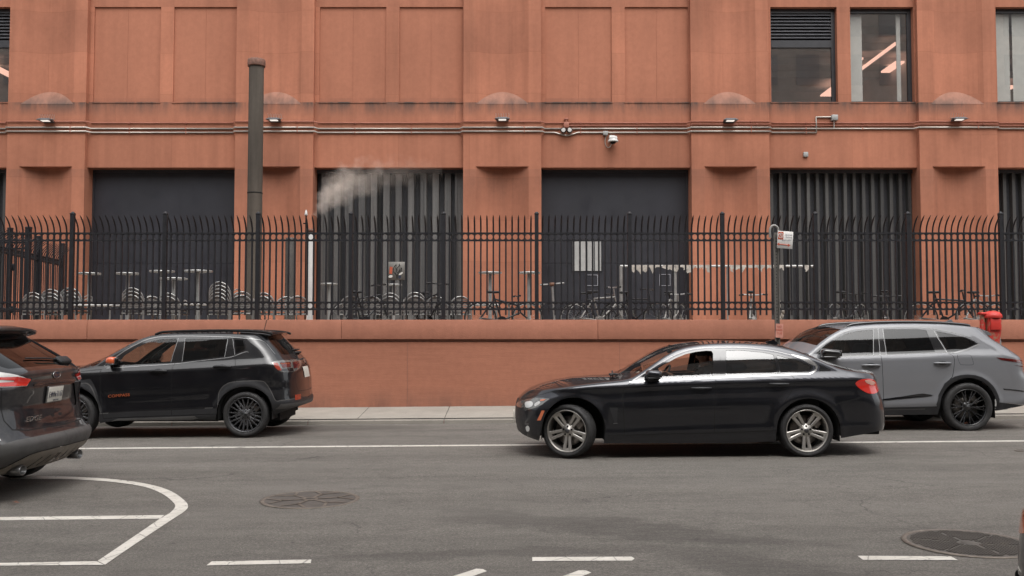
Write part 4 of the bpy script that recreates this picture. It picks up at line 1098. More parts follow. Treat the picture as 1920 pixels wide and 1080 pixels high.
# ---------------------------------------------------------------- terrace furniture
def bar_table(px,py,wpx,d,label,first=None):
    x,z=P(px,py,d); r=wpx/2/(F/d)
    root=empty('bar_table',(x,d,FL),label,'table','high round tables on the terrace')
    m=MB(root.location); m.lathe([(0,-.03),(r*.9,-.03),(r,-.02),(r,.0),(r*.97,.012),(0,.012)],(x,d,z),'Z',32); m.build('table_top',M['alu'],root)
    m=MB(root.location); m.cyl((x,d,FL+.03),(x,d,z-.03),.042,14); m.build('leg',M['alu'],root)
    m=MB(root.location); m.lathe([(.22,0),(.22,.02),(.06,.05),(.045,.06)],(x,d,FL),'Z',24); m.build('base',M['alu_dull'],root)
BT=[(168,512.5,44,21.6,'high round table, leftmost, just inside the left edge of the first black door'),(240,512.5,46,21.3,'high round table over the tall chair stack, second from the left'),(304,508.5,46,21.2,'high round table left of the close pair, with the highest top'),(326,522,50,20.6,'lower of the two overlapping high round tables behind the fence post'),(371,508,54,21.0,'widest high round table, at the right of the first black door'),(617,532,34,22.8,'small high table right of the white vent pipe'),(738,533.5,32,23.,'small high table behind the torch plaque'),(919,511,44,21.5,'high table in front of the middle pilaster, left of the scooter'),(992,511,42,21.3,'high table at the left edge of the second black door')]
for a in BT: bar_table(*a)
def low_table(px,py,wpx,d,label):
    x,z=P(px,py,d); w=wpx/(F/d)
    root=empty('low_table',(x,d,FL),label,'table','low pale tables on the terrace')
    m=MB(root.location); m.rbox((x,d,z),(w,.7,.035),.01); m.build('table_top',M['white'],root)
    for sx_ in(-1,1):
        for sy in(-1,1): m=MB(root.location); m.cyl((x+sx_*(w/2-.05),d+sy*.3,FL),(x+sx_*(w/2-.05),d+sy*.3,z-.01),.02,8); m.build('leg',M['alu_dull'],root)
for a in ((186,573,72,20.,'low pale table at the left, between the chair stacks'),(268,573,66,20.3,'low pale table behind the tall stack of five chairs'),(352,571,70,20.2,'low pale table under the widest high table'),(905,572,60,20.4,'low pale table in front of the middle pilaster'),(985,570,70,20.1,'low pale table reaching to the left edge of the second black door')): low_table(*a)
# woven armchair with an arched back; the back faces the street
def chair_proto():
    root=empty('cafe_chair',(0,0,0),'x','chair','café chairs stacked on the terrace')
    m=MB(); h=.80
    arch=[(-.235+0*u,-.22,0) for u in (0,)]
    pts=[(-.24,-.24,.0),(-.235,-.23,.45)]
    for a in np.linspace(PI,0,13): pts.append((.235*math.cos(a),-.235-.06*math.sin(a),.55+.25*math.sin(a)))
    pts+=[(.235,-.23,.45),(.24,-.24,.0)]
    m.tube(pts,.013,6)
    for s_ in(-1,1):
        m.tube([(s_*.24,.22,0),(s_*.245,.22,.44),(s_*.265,.19,.63),(s_*.27,.0,.66),(s_*.25,-.2,.60)],.012,6)
        m.cyl((s_*.235,-.23,.42),(s_*.24,.22,.42),.011,6)
    m.cyl((-.24,.22,.42),(.24,.22,.42),.011,6); m.cyl((-.235,-.23,.42),(.235,-.23,.42),.011,6)
    m.build('frame',M['alu'],root)
    m=MB(); m.rbox((0,0,.44),(.45,.44,.022),.009); m.build('seat',M['weave'],root)
    m=MB()
    for k in range(7):
        z=.48+.045*k; 
        zz=z-.55; hw=.228 if zz<0 else .228*math.sqrt(max(0.02,1-(zz/.25)**2))
        n=8; P_=[(-hw+2*hw*j/n,-.235-.05*math.sin(PI*j/n)) for j in range(n+1)]
        m.add([(x,y,z) for x,y in P_]+[(x,y,z+.032) for x,y in P_],[(j,j+1,n+2+j,n+1+j) for j in range(n)],True)
    m.build('backrest',M['weave'],root,fix=False)
    return root
proto=chair_proto(); used=False
num={1:'only',2:'second',3:'third',4:'fourth',5:'fifth',6:'sixth'}
STK=[(74,552,0,'beside the gate at the far left'),(106,545,0,'second from the left edge'),(141,541,0,'beside the first tall fence post'),(257,541,0,'under the second high table'),(284,557,25,'left of the second tall fence post'),(323,553,0,'right of the second fence post'),(420,531,-8,'at the right edge of the first black door'),(451,548,20,'half hidden behind the flue pipe'),(506,550,-15,'right of the flue pipe'),(662,557,0,'left of the fence post near the plaque'),(697,558,10,'left of the torch plaque'),(735,551,0,'under the torch plaque'),(781,552,0,'right of the torch plaque'),(824,561,-10,'right end of the corrugated shutter with steam'),(530,560,30,'left of the white vent pipe'),(560,566,10,'at the foot of the short dark pipe'),(860,566,12,'just left of the middle pilaster')]
for si,(px,py,rz,where) in enumerate(STK):
    d=19.7+.35*((si*7)%3)/2; x,zt=P(px,py,d); n=max(1,min(5,int(round((zt-FL-.80)/.075))+1)); base=zt-.80-.075*(n-1)
    base=max(FL,base) if base-FL<.12 else FL
    for k in range(n):
        c=proto if not used else copy_tree(proto); used=True
        c.location=(x,d+.018*k,base+.075*k); c.rotation_euler=(0,0,R(rz+random.uniform(-2,2)))
        if n==1: c['label']='single woven metal café chair '+where
        else: c['label']=('bottom' if k==0 else 'top' if k==n-1 else num[k+1])+' café chair in the stack '+where
# bicycles
def bike(px,d,ang,hz,frame_mat,label,dark=True,basket=False):
    x,_=P(px,560,d)
    root=empty('bicycle',(x,d,FL),label,'bicycle','bicycles parked on the terrace'); root.rotation_euler=(0,0,R(ang)); o=Vector((0,0,0))
    r=.335; wb=1.02
    for xx in(-wb/2,wb/2):
        m=MB(); m.tube([(xx+r*math.cos(a),0,r+r*math.sin(a)) for a in np.linspace(0,2*PI,33)[:-1]],.017,6,True); wl=m.build('wheel',M['tyre'],root)
        m=MB(); m.tube([(xx+(r-.028)*math.cos(a),0,r+(r-.028)*math.sin(a)) for a in np.linspace(0,2*PI,33)[:-1]],.010,5,True)
        for k in range(14):
            a=2*PI*k/14; m.cyl((xx,.02*(-1)**k,r),(xx+(r-.03)*math.cos(a),0,r+(r-.03)*math.sin(a)),.0018,3,cap=False)
        m.cyl((xx,-.04,r),(xx,.04,r),.02,8); m.build('rim',M['alu'],wl)
    m=MB(); bb=(-.05,0,.29); st=(-.20,0,.74); hd=(.33,0,hz-.20); hd2=(.36,0,hz-.34)
    for a,b_ in ((bb,st),(st,hd),(bb,hd2),(bb,(-wb/2,0,r)),(st,(-wb/2,0,r)),(hd,hd2),(hd2,(wb/2,0,r))): m.cyl(a,b_,.019,8)
    m.cyl((bb[0],-.06,bb[2]),(bb[0],.06,bb[2]),.09,16); m.build('frame',frame_mat,root)
    m=MB(); m.cyl(hd,(.30,0,hz-.02),.016,8)
    m.tube([(.27,-.29,hz+.0),(.30,-.2,hz+.015),(.32,-.08,hz-.0),(.32,.08,hz-.0),(.30,.2,hz+.015),(.27,.29,hz)],.014,6); m.build('handlebar',M['steel'] if not dark else M['bike_dk'],root)
    for s_ in(-1,1): m=MB(); m.cyl((.285,s_*.2,hz+.01),(.27,s_*.30,hz),.019,8); m.build('grip',M['black'],root)
    m=MB(); m.cyl(st,(-.225,0,.86),.014,8); m.rbox((-.24,0,.885),(.26,.14,.05),.022); m.build('saddle',M['black'],root)
    return root
for a in ((688,19.5,38,1.04,M['bike_dk'],'black bicycle with raised handlebar below and left of the torch plaque'),(806,19.7,-50,1.06,M['bike_dk'],'black bicycle with a wide straight handlebar, right of the torch plaque'),(1128,19.3,28,.98,M['alu_dull'],'silver bicycle with a curved handlebar in front of the second black door',False),(1192,19.5,-35,.93,M['bike_dk'],'black bicycle beside the left post of the ragged rail'),(1262,19.8,60,.86,M['alu_dull'],'pale bicycle under the middle post of the ragged rail',False),(945,19.5,15,.80,M['bike_dk'],'dark bicycle low behind the fence at the middle pilaster'),(1590,19.6,40,.86,M['bike_dk'],'black bicycle in front of the right shutter'),(1660,19.3,65,.80,M['bike_dk'],'dark bicycle end-on, at the middle of the right shutter'),(1775,19.4,-25,.90,M['bike_dk'],'black bicycle in front of the pilaster nearest the right edge'),(1838,19.7,30,.82,M['alu_dull'],'pale bicycle behind the red call box',False),(1410,19.6,70,.84,M['alu_dull'],'pale bicycle between the ragged rail posts, right of the second black door',False),(1120,19.9,-20,.84,M['bike_dk'],'dark low bicycle beside the silver one, in front of the second black door')): bike(*a)
def scooter(px,d,label,ang,zh):
    x,z=P(px,zh,d); root=empty('kick_scooter',(x,d,FL),label,'scooter'); root.rotation_euler=(0,0,R(ang)); hz=z-FL
    m=MB(); m.rbox((.42,0,.13),(.8,.15,.05),.02); m.build('deck',M['bike_dk'],root)
    for xx in(-.0+.12,.86):
        m=MB(); m.lathe([(.10,-.025),(.11,-.015),(.11,.015),(.10,.025)],(xx,0,.11),'Y',24); m.lathe([(0,-.02),(.1,-.02)],(xx,0,.11),'Y',20); m.build('wheel',M['tyre'],root)
    m=MB(); m.cyl((.12,0,.1),(-.02,0,hz),.024,10); m.build('stem',M['alu_dull'],root)
    m=MB(); m.cyl((-.02,-.27,hz-.02),(-.02,.27,hz+.03),.017,8); m.build('handlebar',M['grey_box'],root)
    m=MB(); m.rbox((-.02,0,hz+.0),(.09,.12,.07),.02); m.build('headlight',M['tan_grip'],root)
scooter(1036,19.2,'electric kick scooter with an upright stem, at the left edge of the second black door',-68,533)
# ragged pipe frame
d=20.6; root=empty('hanging_rail',(P(1340,500,d)[0],d,FL),'white pipe rail on posts with tattered fabric hanging from its top bar','rail'); o=root.location
xa,z=P(1163,499,d); xb,_=P(1524,500,d)
m=MB(o); m.cyl((xa,d,z),(xb,d,z),.026,10); m.build('top_bar',M['white'],root)
for k,px in enumerate((1164.5,1266,1364,1460)):
    x=P(px,550,d)[0]; m=MB(o); m.cyl((x,d,FL),(x,d,z),.035 if k!=2 else .02,12); m.build('post',M['alu_dull'] if k else M['alu_dull'],root)
rnd=random.Random(4)
for (p0,p1) in ((1183,1240),(1242,1302),(1304,1330),(1368,1400),(1402,1446),(1448,1470),(1505,1516)):
    x0_,x1_=P(p0,500,d)[0],P(p1,500,d)[0]; n=max(3,int((x1_-x0_)/.05)); m=MB(o); top=[];mid=[];bt=[]
    for j in range(n+1):
        x=x0_+(x1_-x0_)*j/n; L=.03+.14*rnd.random()**2.0+(.05 if rnd.random()<.12 else 0); y=d-.03-.03*rnd.random()
        top.append((x,d-.027,z+.022)); mid.append((x+rnd.uniform(-.01,.01),y,z-L*.5)); bt.append((x+rnd.uniform(-.02,.02),y-.02*rnd.random(),z-L))
    for j in range(n):
        m.add([top[j],top[j+1],mid[j+1],mid[j],bt[j],bt[j+1]],[(0,1,2,3),(3,2,5,4)] if rnd.random()>.18 else [(0,1,2,3)],True)
    m.build('rag',M['rag'],root,fix=False,weld=True)
# small clutter: a rag bundle tied round the frame post, a milk-white jug, an orange tube
x,zq=P(1460,585,d); m=MB((x,d,FL)); 
for k in range(9): m.ell((x+rnd.uniform(-.06,.10),d-.05+rnd.uniform(-.03,.03),FL+.12+.075*k+rnd.uniform(-.03,.03)),(rnd.uniform(.03,.07),rnd.uniform(.03,.05),rnd.uniform(.04,.07)),8,6)
tag(m.build('rag_bundle',M['rag'],loc=(x,d,FL)),'bundle of pale rags tied round the right post of the ragged rail','rags')
# ---------------------------------------------------------------- pavement furniture
d=16.75; x,_=P(1456.5,530,d); root=empty('parking_sign',(x,d,walk_z(x,d)),'grey steel post with a white no-parking sign, on the far pavement','sign post')
m=MB(root.location); w=.022; zt=Zw(436,d)
m.box(x-.042,x-.03,d-.02,d+.02,walk_z(x,d),zt); m.box(x+.03,x+.042,d-.02,d+.02,walk_z(x,d),zt); m.box(x-.03,x+.03,d+.012,d+.02,walk_z(x,d),zt); m.build('post',M['grey_metal_sign'],root)
m=MB(root.location)
zz=.25
while zz<zt-.1: m.box(x-.008,x+.008,d+.0095,d+.0115,zz,zz+.016); zz+=.06
tag(m.build('post_holes',M['gap'],root),kind='stuff')
m=MB(root.location); m.tube([(q_[0],d+.06,q_[1]) for q_ in (P(a,b_,d) for a,b_ in cr_open([(1446,445),(1445.5,431),(1449,423.5),(1455,422.5),(1460,427),(1461,436)],4))],.022,8); m.build('hook',M['alu_dull'],root)
sx0,sz1=P(1457.5,433.5,d-.05); sx1,sz0=P(1487,466,d-.05); rt=Matrix.Rotation(R(4),3,'Y'); c=Vector(((sx0+sx1)/2,d-.045,(sz0+sz1)/2))
m=MB(root.location); m.rbox(c,(sx1-sx0,.006,sz1-sz0),.003,1,rt); sg=m.build('sign_plate',M['sign_w'],root)
def sp_(u,v,yo=-.005): return c+rt@Vector((u,yo,v))
ws,hs_=sx1-sx0,sz1-sz0
m=MB(root.location); m.cbox(sp_(-.30*ws,.23*hs_),(.34*ws,.003,.44*hs_),rt); m.build('red_square',M['sign_red'],sg)
m=MB(root.location); m.tube([sp_(-.30*ws+.038*math.cos(a),.23*hs_+.044*math.sin(a),-.008) for a in np.linspace(0,2*PI,25)[:-1]],.006,5,True); m.text('P',sp_(-.30*ws,.23*hs_,-.008),.065,(PI/2,0,0),.001); a,b_=sp_(-.30*ws-.027,.23*hs_+.03,-.008),sp_(-.30*ws+.027,.23*hs_-.03,-.008); m.cyl(a,b_,.005,5); m.build('no_parking_symbol',M['sign_w'],sg)
m=MB(root.location)
for i_,(tx,v,sz) in enumerate((('Broken',.30,.042),('Parking',.16,.038),('8AM-6PM',-.02,.042))): m.text(tx,sp_(.22*ws if i_<2 else .1*ws,v*hs_,-.005),sz,(PI/2,0,0),.001)
m.build('sign_lettering',M['sign_grey'],sg)
m=MB(root.location); a=sp_(-.38*ws,-.27*hs_); b_=sp_(.22*ws,-.30*hs_); m.cyl(a,b_,.009,5); 
for p,s_ in((a,-1),(b_,1)): m.add([p+Vector((s_*.04,-.003,0)),p+Vector((-s_*.006,-.003,.028)),p+Vector((-s_*.006,-.003,-.028))],[(0,1,2)])
m.build('red_arrow',M['sign_red'],sg)
x2,z2=P(1461.5,620,d-.04); x2=x2; root2=empty('paper_notice',(x2,d-.035,z2),'faded pink paper notice taped to the sign post below the fence','notice')
m=MB(root2.location); m.cbox((x2,d-.035,z2),(.135,.004,.25),Matrix.Rotation(R(2),3,'Y')); pn=m.build('paper',M['pink_paper'],root2)
m=MB(root2.location)
for tx,v in (('NO',.07),('PARK',.01),('TUE',-.05)): m.text(tx,(x2,d-.040,z2+v),.05,(PI/2,0,0),.0008)
m.build('notice_lettering',M['sign_red'],pn)
# red emergency call box behind the grey suv
d=17.2; x=P(1861,620,d)[0]; zb_=walk_z(x,d); s_=d/F
root=empty('call_box',(x,d,zb_),'red street emergency call box with peeling paint, behind the grey suv','call box')
def U(px,py): return P(px,py,d)
m=MB(root.location); zt=Zw(594,d); zl=Zw(655,d)
ring=lambda w,dp,z:[(x-w,d-dp,z),(x+w,d-dp,z),(x+w*1.0,d+dp,z),(x-w,d+dp,z)]
def stack(mb,rings):
    v=[p for r_ in rings for p in r_]; n=len(rings)
    mb.add(v,[(i*4+k,i*4+(k+1)%4,(i+1)*4+(k+1)%4,(i+1)*4+k) for i in range(n-1) for k in range(4)]+[(3,2,1,0),tuple((n-1)*4+k for k in range(4))],False)
stack(m,[ring(.055,.05,Zw(680,d)),ring(.085,.08,Zw(640,d)),ring(.115,.10,Zw(618,d)),ring(.118,.10,Zw(595,d))]); m.build('box_body',M['peel'],root)
m=MB(root.location); m.rbox((x,d-.118,Zw(608,d)),(.19,.03,.22),.012); m.build('box_door',M['redpaint'],root)
m=MB(root.location); m.lathe([(.16,-.02),(.17,.0),(.165,.04),(.13,.085),(.07,.11),(0,.115)],(x,d,Zw(594.5,d)),'Z',24); m.build('cap',M['redpaint'],root)
m=MB(root.location); m.rbox((x-.145,d+.01,Zw(588,d)),(.18,.16,.045),.018); m.build('side_hood',M['redpaint'],root)
m=MB(root.location); m.cyl((x-.17,d+.02,zb_),(x-.17,d+.02,Zw(590,d)),.05,14); m.build('side_pipe',M['peel'],root)
m=MB(root.location); stack(m,[ring(.16,.16,zb_),ring(.15,.15,zb_+.2),ring(.10,.1,zb_+.6),ring(.075,.075,Zw(672,d))]); m.build('pedestal',M['grey_box'],root)
m=MB(root.location); 
stack(m,[[(x+.07,d-.02,Zw(700,d)),(x+.22,d-.02,Zw(700,d)),(x+.22,d+.02,Zw(700,d)),(x+.07,d+.02,Zw(700,d))],[(x+.105,d-.02,Zw(625,d)),(x+.125,d-.02,Zw(625,d)),(x+.125,d+.02,Zw(625,d)),(x+.105,d+.02,Zw(625,d))]]); m.build('side_bracket',M['grey_box'],root)
# ---------------------------------------------------------------- houses opposite, seen only in reflections, shaped to tune them and block sky
def opposite():
    wm=mat('dark_brick',(.42,.385,.35),.85,var=.2,vs=2); gm=mat('dark_pane',(.24,.235,.23),.15,var=.3,vs=.4); 
    root=empty('brick_building',(0,-9,0),'long brick building with rows of windows across the street, behind the viewpoint','building'); o=root.location
    m=MB(o); m.box(-70,70,-13,-9,4.4,24.); m.build('wall',wm,root)
    m=MB(o); m.box(-70,70,-13,-8.99,-.5,4.4); m.build('shop_front',mat('dark_shop_front',(.028,.026,.026),.6,var=.3,vs=.6),root)  # ground floor added dark to deepen reflections in the car sides
    m=MB(o)
    for fz in (4.9,7.8,11.0,14.2,17.4,20.6):
        k=-68
        while k<68: m.box(k,k+1.5,-9.0,-8.97,fz,fz+2.0); k+=2.7
    q=m.build('windows',gm,root); tag(q,kind='stuff')
    m=MB(o)
    for fz in (7.0,10.2,13.4,16.6,19.8,23.7): m.box(-70,70,-9.12,-9.002,fz,fz+.22)
    m.build('string_course',mat('pale_stone',(.3,.28,.25),.8),root)
opposite()
# ---------------------------------------------------------------- steam
def steam():
    pts=[(588,408,21.6,.05),(597,393,22.0,.14),(611,374,22.6,.26),(632,354,23.3,.38),(662,338,24.0,.46),(705,330,24.5,.46),(765,324,24.7,.38),(830,320,24.75,.26)]
    C=[Vector((P(a,b_,d)[0],d,P(a,b_,d)[1])) for a,b_,d,r in pts]; org=C[0]
    m=MB(org); m.tube(cr_open([tuple(c) for c in C],4),list(np.interp(np.linspace(0,1,4*(len(C)-1)+1),np.linspace(0,1,len(C)),[p[3]*1.35 for p in pts])),20)
    mt=bpy.data.materials.new('steam_vapour'); mt.use_nodes=True; t=NT(mt); t.n.remove(t.bsdf()); o_=m.build('steam',mt,None,org)
    v=t.n.new('ShaderNodeVolumePrincipled'); v.inputs['Color'].default_value=(.93,.84,.76,1)
    tc=t.n.new('ShaderNodeTexCoord')
    nz=t.n.new('ShaderNodeTexNoise'); nz.inputs['Scale'].default_value=3.0; nz.inputs['Detail'].default_value=6; nz.inputs['Roughness'].default_value=.6; t.link(tc.outputs['Object'],nz.inputs['Vector'])
    # distance to the drifting axis, as the nearest of its straight legs
    best=None
    for k in range(len(C)-1):
        a,b_=C[k]-org,C[k+1]-org; ab=b_-a
        def vm(op,x,y=None):
            n=t.n.new('ShaderNodeVectorMath'); n.operation=op
            for i,q in((0,x),(1,y)):
                if q is None: continue
                if hasattr(q,'links'): t.link(q,n.inputs[i])
                else: n.inputs[i].default_value=q
            return n
        pa=vm('SUBTRACT',tc.outputs['Object'],tuple(a)).outputs[0]
        h=t.math('DIVIDE',vm('DOT_PRODUCT',pa,tuple(ab)).outputs['Value'],ab.length_squared,True)
        sc=t.n.new('ShaderNodeVectorMath'); sc.operation='SCALE'; sc.inputs[0].default_value=tuple(ab); t.link(h,sc.inputs['Scale'])
        dist=vm('LENGTH',vm('SUBTRACT',pa,sc.outputs[0]).outputs[0]).outputs['Value']
        rad=t.math('ADD',t.math('MULTIPLY',h,pts[k+1][3]-pts[k][3]),pts[k][3])
        dens_=t.math('SUBTRACT',1.35,t.math('ADD',t.math('DIVIDE',dist,rad),t.math('MULTIPLY',t.math('SUBTRACT',nz.outputs['Fac'],.42),4.0)),True)
        dens_=t.math('MULTIPLY',dens_,(1.3,1.25,1.1,.85,.5,.28,.15)[k])
        best=dens_ if best is None else t.math('MAXIMUM',best,dens_)
    t.link(best,v.inputs['Density']); t.link(v.outputs[0],t.n['Material Output'].inputs['Volume'])
    tag(o_,'pale steam drifting up to the right from behind the fence','steam',kind='stuff')
steam()
# ---------------------------------------------------------------- the cars
def PXW(px,py,yc,w0,prof):
    """pixel -> (x,z) on a surface whose half width depends on height"""
    z=1.0
    p=np.array(prof)
    for _ in range(5): x,z=P(px,py,yc-np.interp(z,p[:,0],p[:,1]))
    return x,z
def rail_pts(l,yc,prof): return [PXW(a,b_,yc,0,prof) for a,b_ in l]
def mid_pts(l,d): return [P(a,b_,d) for a,b_ in l]
def mono(l):
    l=sorted(l,key=lambda t:t[0]); out=[l[0]]
    for p in l[1:]:
        if p[0]>out[-1][0]+1e-4: out.append(p)
    return out
def side_pt(b,S,a):
    p,n=b.full(np.array([S]),np.array([a])); return p[0],n[0]
def handle(b,made,door,px0,px1,py,hh=.026,root=None,mat_=None,cup=None):
    org=root.location
    q=b.px([(px0,py),(px1,py),((px0+px1)/2,py)])
    for sd in (1,-1):
        m=MB(org); pts=[]
        p0,n0=side_pt(b,*q[0]);p1,n1=side_pt(b,*q[1])
        def w(p,n,o): return Vector((p[0]+n[0]*o,b.yc-sd*(p[1]+n[1]*o),p[2]+n[2]*o))
        for t in np.linspace(0,1,13):
            p=p0+(p1-p0)*t; n=n0+(n1-n0)*t; o=.006+.032*math.sin(PI*t)**.6; pts.append(w(p,n,o))
        rs=[hh*.32+hh*.22*math.sin(PI*t)**.5 for t in np.linspace(0,1,13)]
        m.tube(pts,rs,8)
        o=m.build('handle',mat_ or M['gap'],made.get((door,sd)) or root)
        c=MB(org); p,n=side_pt(b,*q[2]); 
        th=[2*PI*k/20 for k in range(20)]; L=float(np.hypot(*(p1-p0)[[0,2]]))
        c.add([w(p+np.array([L*.30*math.cos(t),0,hh*.95*math.sin(t)]),n,.0035) for t in th],[tuple(range(20))],False)
        c.build('handle_recess',cup or M['gap'],made.get((door,sd)) or root,fix=False)
def mirror_(b,root,made,door,px_c,dims,py_foot,cap,shell,yo=.11):
    q=b.px([px_c])[0]; p,n=side_pt(b,*q); f,_=side_pt(b,*b.px([py_foot])[0])
    for sd in (1,-1):
        m=MB(root.location); yy=b.yc-sd*(p[1]+yo)
        c=Vector((p[0],yy,p[2])); m.rbox(c,dims,min(dims)*.42,4,Matrix.Rotation(R(8),3,'Y'))
        # taper the cap towards the front
        V=[]
        for v in m.v:
            u=(Vector(v)+Vector(root.location)-c); k=.5-u.x/dims[0]; u.z*=1-.28*max(0,k-.35); u.y*=1-.2*max(0,k-.3); V.append(tuple(u+c-Vector(root.location)))
        m.v=V
        o=m.build('mirror',cap,made.get((door,sd)) or root)
        g=MB(root.location); g.rbox((c.x-.0,c.y,c.z-dims[2]*.42),(dims[0]*.9,dims[1]*.9,dims[2]*.22),.014,2)
        g.cyl((c.x,c.y,c.z-dims[2]*.35),(f[0],b.yc-sd*(f[1]-.01),f[2]),.026,10,.03)
        g.build('mirror_foot',shell,o)
        gl=MB(root.location); gl.rbox((c.x+dims[0]*.50,c.y,c.z),(.008,dims[1]*.8,dims[2]*.7),.003); gl.build('mirror_glass',M['chrome'],o)
def gap(b,pts,w=.007,smooth=True): return Reg(strip(dens(b.px(cr_open(pts,5) if smooth else pts),.03,False),w),M['gap'],step=.03)
def poly(b,pts,sub=0): return b.px(cr_closed(pts,sub) if sub else dens(np.array(pts,float),9))
def PXL(b): return lambda p: b.px(dens(np.array(p,float),9,False))
def XZ(b,p): return b.xz(dens(np.array(p,float),.09))
def windscreen(b,xb_n,xb_c,xt_n,xt_c,m=.05,zb=None):
    """the area of the top skin between base and header lines; x at the pillar and on the centre line"""
    def s_of(x): return float(np.interp(x,s_x,s_s))
    s_s=np.linspace(-b.Sf,b.Sm+b.Sr,600); s_x,_y=b.wall(s_s,b.E(s_s))
    p=[]
    for t in np.linspace(0,1,9): p.append((s_of(xb_n+(xb_c-xb_n)*t**.7),m+(b.A-m)*t))
    q=[]
    for t in np.linspace(0,1,9): q.append((s_of(xt_n+(xt_c-xt_n)*t**.7),m+(b.A-m)*t))
    return np.array(p+q[::-1])
# ================================================= black four-door coupe crossing in the middle lane
def sedan():
    yc,hw=12.41,.9125; zg=.016
    prof=[(.10,.84),(.17,.868),(.23,.888),(.30,.893),(.313,.893),(.32,.905),(.35,.911),(.42,.904),(.52,.9075),(.62,.912),(.70,.9125),(.78,.902),(.85,.893),(.905,.896),(.938,.906),(.948,.902),(1.03,.846),(1.05,.838),(1.20,.782),(1.36,.70),(1.44,.652),(1.6,.56)]
    crease=[P(1000,738,11.5),P(1103,731,11.5),P(1170,728,11.5),P(1240,724.5,11.5),P(1370,719.7,11.5),P(1489,716.8,11.5),P(1602,715,11.5),P(1650,715,11.5)]
    E=mono(rail_pts([(968,757),(976,751),(990,746),(1005,741),(1040,731),(1080,724),(1130,717.5),(1170,713),(1186,709.5),(1197,703),(1221,687),(1244,670),(1266,657.5),(1285.6,651),(1311.5,646.4),(1337.5,644.4),(1365,643.8),(1392,644),(1431,646.4),(1457,649.5),(1483,655.6),(1508.6,664.4),(1534.5,675),(1560,686.3),(1573,691.5),(1590,695.5),(1615,698.5),(1634,700.5),(1650,704)],yc,prof))
    T=mono(mid_pts([(962,757),(967,749),(976,740),(990.5,731),(1015,720.5),(1041.5,713.4),(1073,708),(1108,705.5),(1140,704.3),(1157,703),(1173,694.8),(1195,680.6),(1221,665.7),(1247,653.3),(1260,648.8),(1279,644.3),(1299,641.4),(1324.5,639),(1350,638.2),(1405,640),(1436,642),(1462,646.2),(1482.6,652.7),(1506,661),(1532,670),(1558,679.3),(1584,688.4),(1600,692),(1632,694.8),(1645,698)],yc-.2))
    xf=[(.1,.22),(.16,.17),(.2,.11),(.3,.065),(.45,.04),(.6,.045),(.68,.06),(.74,.11),(.8,.2)]
    xr=[(.1,4.60),(.2,4.66),(.29,4.76),(.43,4.79),(.58,4.79),(.70,4.765),(.82,4.725),(.9,4.70),(1.0,4.69),(1.07,4.67),(1.2,4.64)]
    W1=P(1069,809.3,11.5); W2=P(1514.3,808.2,11.5)
    bot=mono([P(a,c,11.55) for a,c in [(955,812),(971,817),(985,823),(1017,830.5),(1134,831),(1375,831),(1455,827),(1579,820.8),(1637,811),(1660,808)]])
    b=Body(yc,hw,prof,crease,E,T,xf,xr,.62,.5,2.3,2.8,plan=[(-.2,.93),(.4,.955),(.9,.985),(1.5,1.),(3.6,1.),(4.1,.985),(4.6,.955),(5.2,.93)],bottom=bot,wheels=[W1,W2],flare=(.435,.016,.05),fil=.045)
    cx=(W1[0]+W2[0])/2
    root=empty('car',(cx,yc,zg),'black four-door coupe with silver alloy wheels and open driver window, crossing in front','car','cars on the street')
    px=PXL(b)
    regs=[]
    ws=windscreen(b,P(1197,703,11.8)[0],P(1160,703,12.3)[0],P(1272,654,11.8)[0],P(1262,648,12.3)[0],.035)
    regs.append(Reg(ws,M['cg_clear'],'windscreen',off=-.003))
    rw=windscreen(b,P(1462,650,11.85)[0],P(1474,649,12.3)[0],P(1580,694,11.8)[0],P(1596,692,12.3)[0],.05)
    regs.append(Reg(rw,M['cg_dark'],'rear_window',off=-.003))
    # doors
    d1=[(1193,713),(1182,718),(1172,726),(1168,740),(1168.5,760),(1170,790),(1170.8,815.5),(1240,814.5),(1339.5,812.3),(1340.5,760),(1341.5,712),(1345,655),(1305,656.8),(1266,669.2),(1231,689.3),(1213,698.9)]
    regs.append(Reg(poly(b,d1),None or M['p_sedan'],'door|1',pair=True))
    d2=[(1341.5,712),(1345,655),(1392,654.2),(1430.8,658),(1482.6,669.6),(1514,681),(1500,697),(1484,704),(1491,714.3),(1482,738),(1466,760),(1452,785),(1447,807.5),(1339.5,812.3),(1340.5,760)]
    regs.append(Reg(poly(b,d2),M['p_sedan'],'door|2',pair=True))
    # chrome surround (belt line, then the hooked rear corner)
    dlo=[(1193.5,713),(1213,698.7),(1231,689),(1246.7,680),(1266,669),(1285.6,661),(1305,656.6),(1324.5,654.6),(1345,653.8),(1392,654),(1430.8,657.9),(1456.7,662.4),(1482.6,669.5),(1502,676),(1519,683.4),(1524.5,687.5),(1523,693),(1517.6,698),(1508.6,699.4),(1420,703),(1340,706.5),(1285.6,709),(1237.6,711.7),(1215,713)]
    belt=cr_open([(1180,716.5),(1193,715.6),(1215,714.8),(1237.6,713.6),(1285.6,711),(1340,708.5),(1420,705),(1508,701.4),(1519,700.2),(1528,695),(1531,689.5),(1528,683.5),(1516,677),(1502,671),(1484,665)],4)
    wd=np.interp(np.arange(len(belt)),[0,20,40,44,48,52,56],[.012,.013,.016,.05,.065,.035,.010])
    regs.append(Reg(strip(b.px(belt),wd),M['chrome'],'window_trim',pair=True,off=.003,step=.03))
    regs.append(Reg(strip(px(cr_open([(1186,714),(1207,700.5),(1231,685.5),(1247,676),(1266,665.3),(1286,657.8),(1306,653.7),(1325,652),(1345,651.4),(1392,651.6),(1431,655),(1457,659.4),(1484,666)],4)),.012),M['satin'],'roof_trim',pair=True,off=.002,step=.03))
    regs.append(Reg(poly(b,dlo),M['gloss_black'],'window_frame',pair=True))
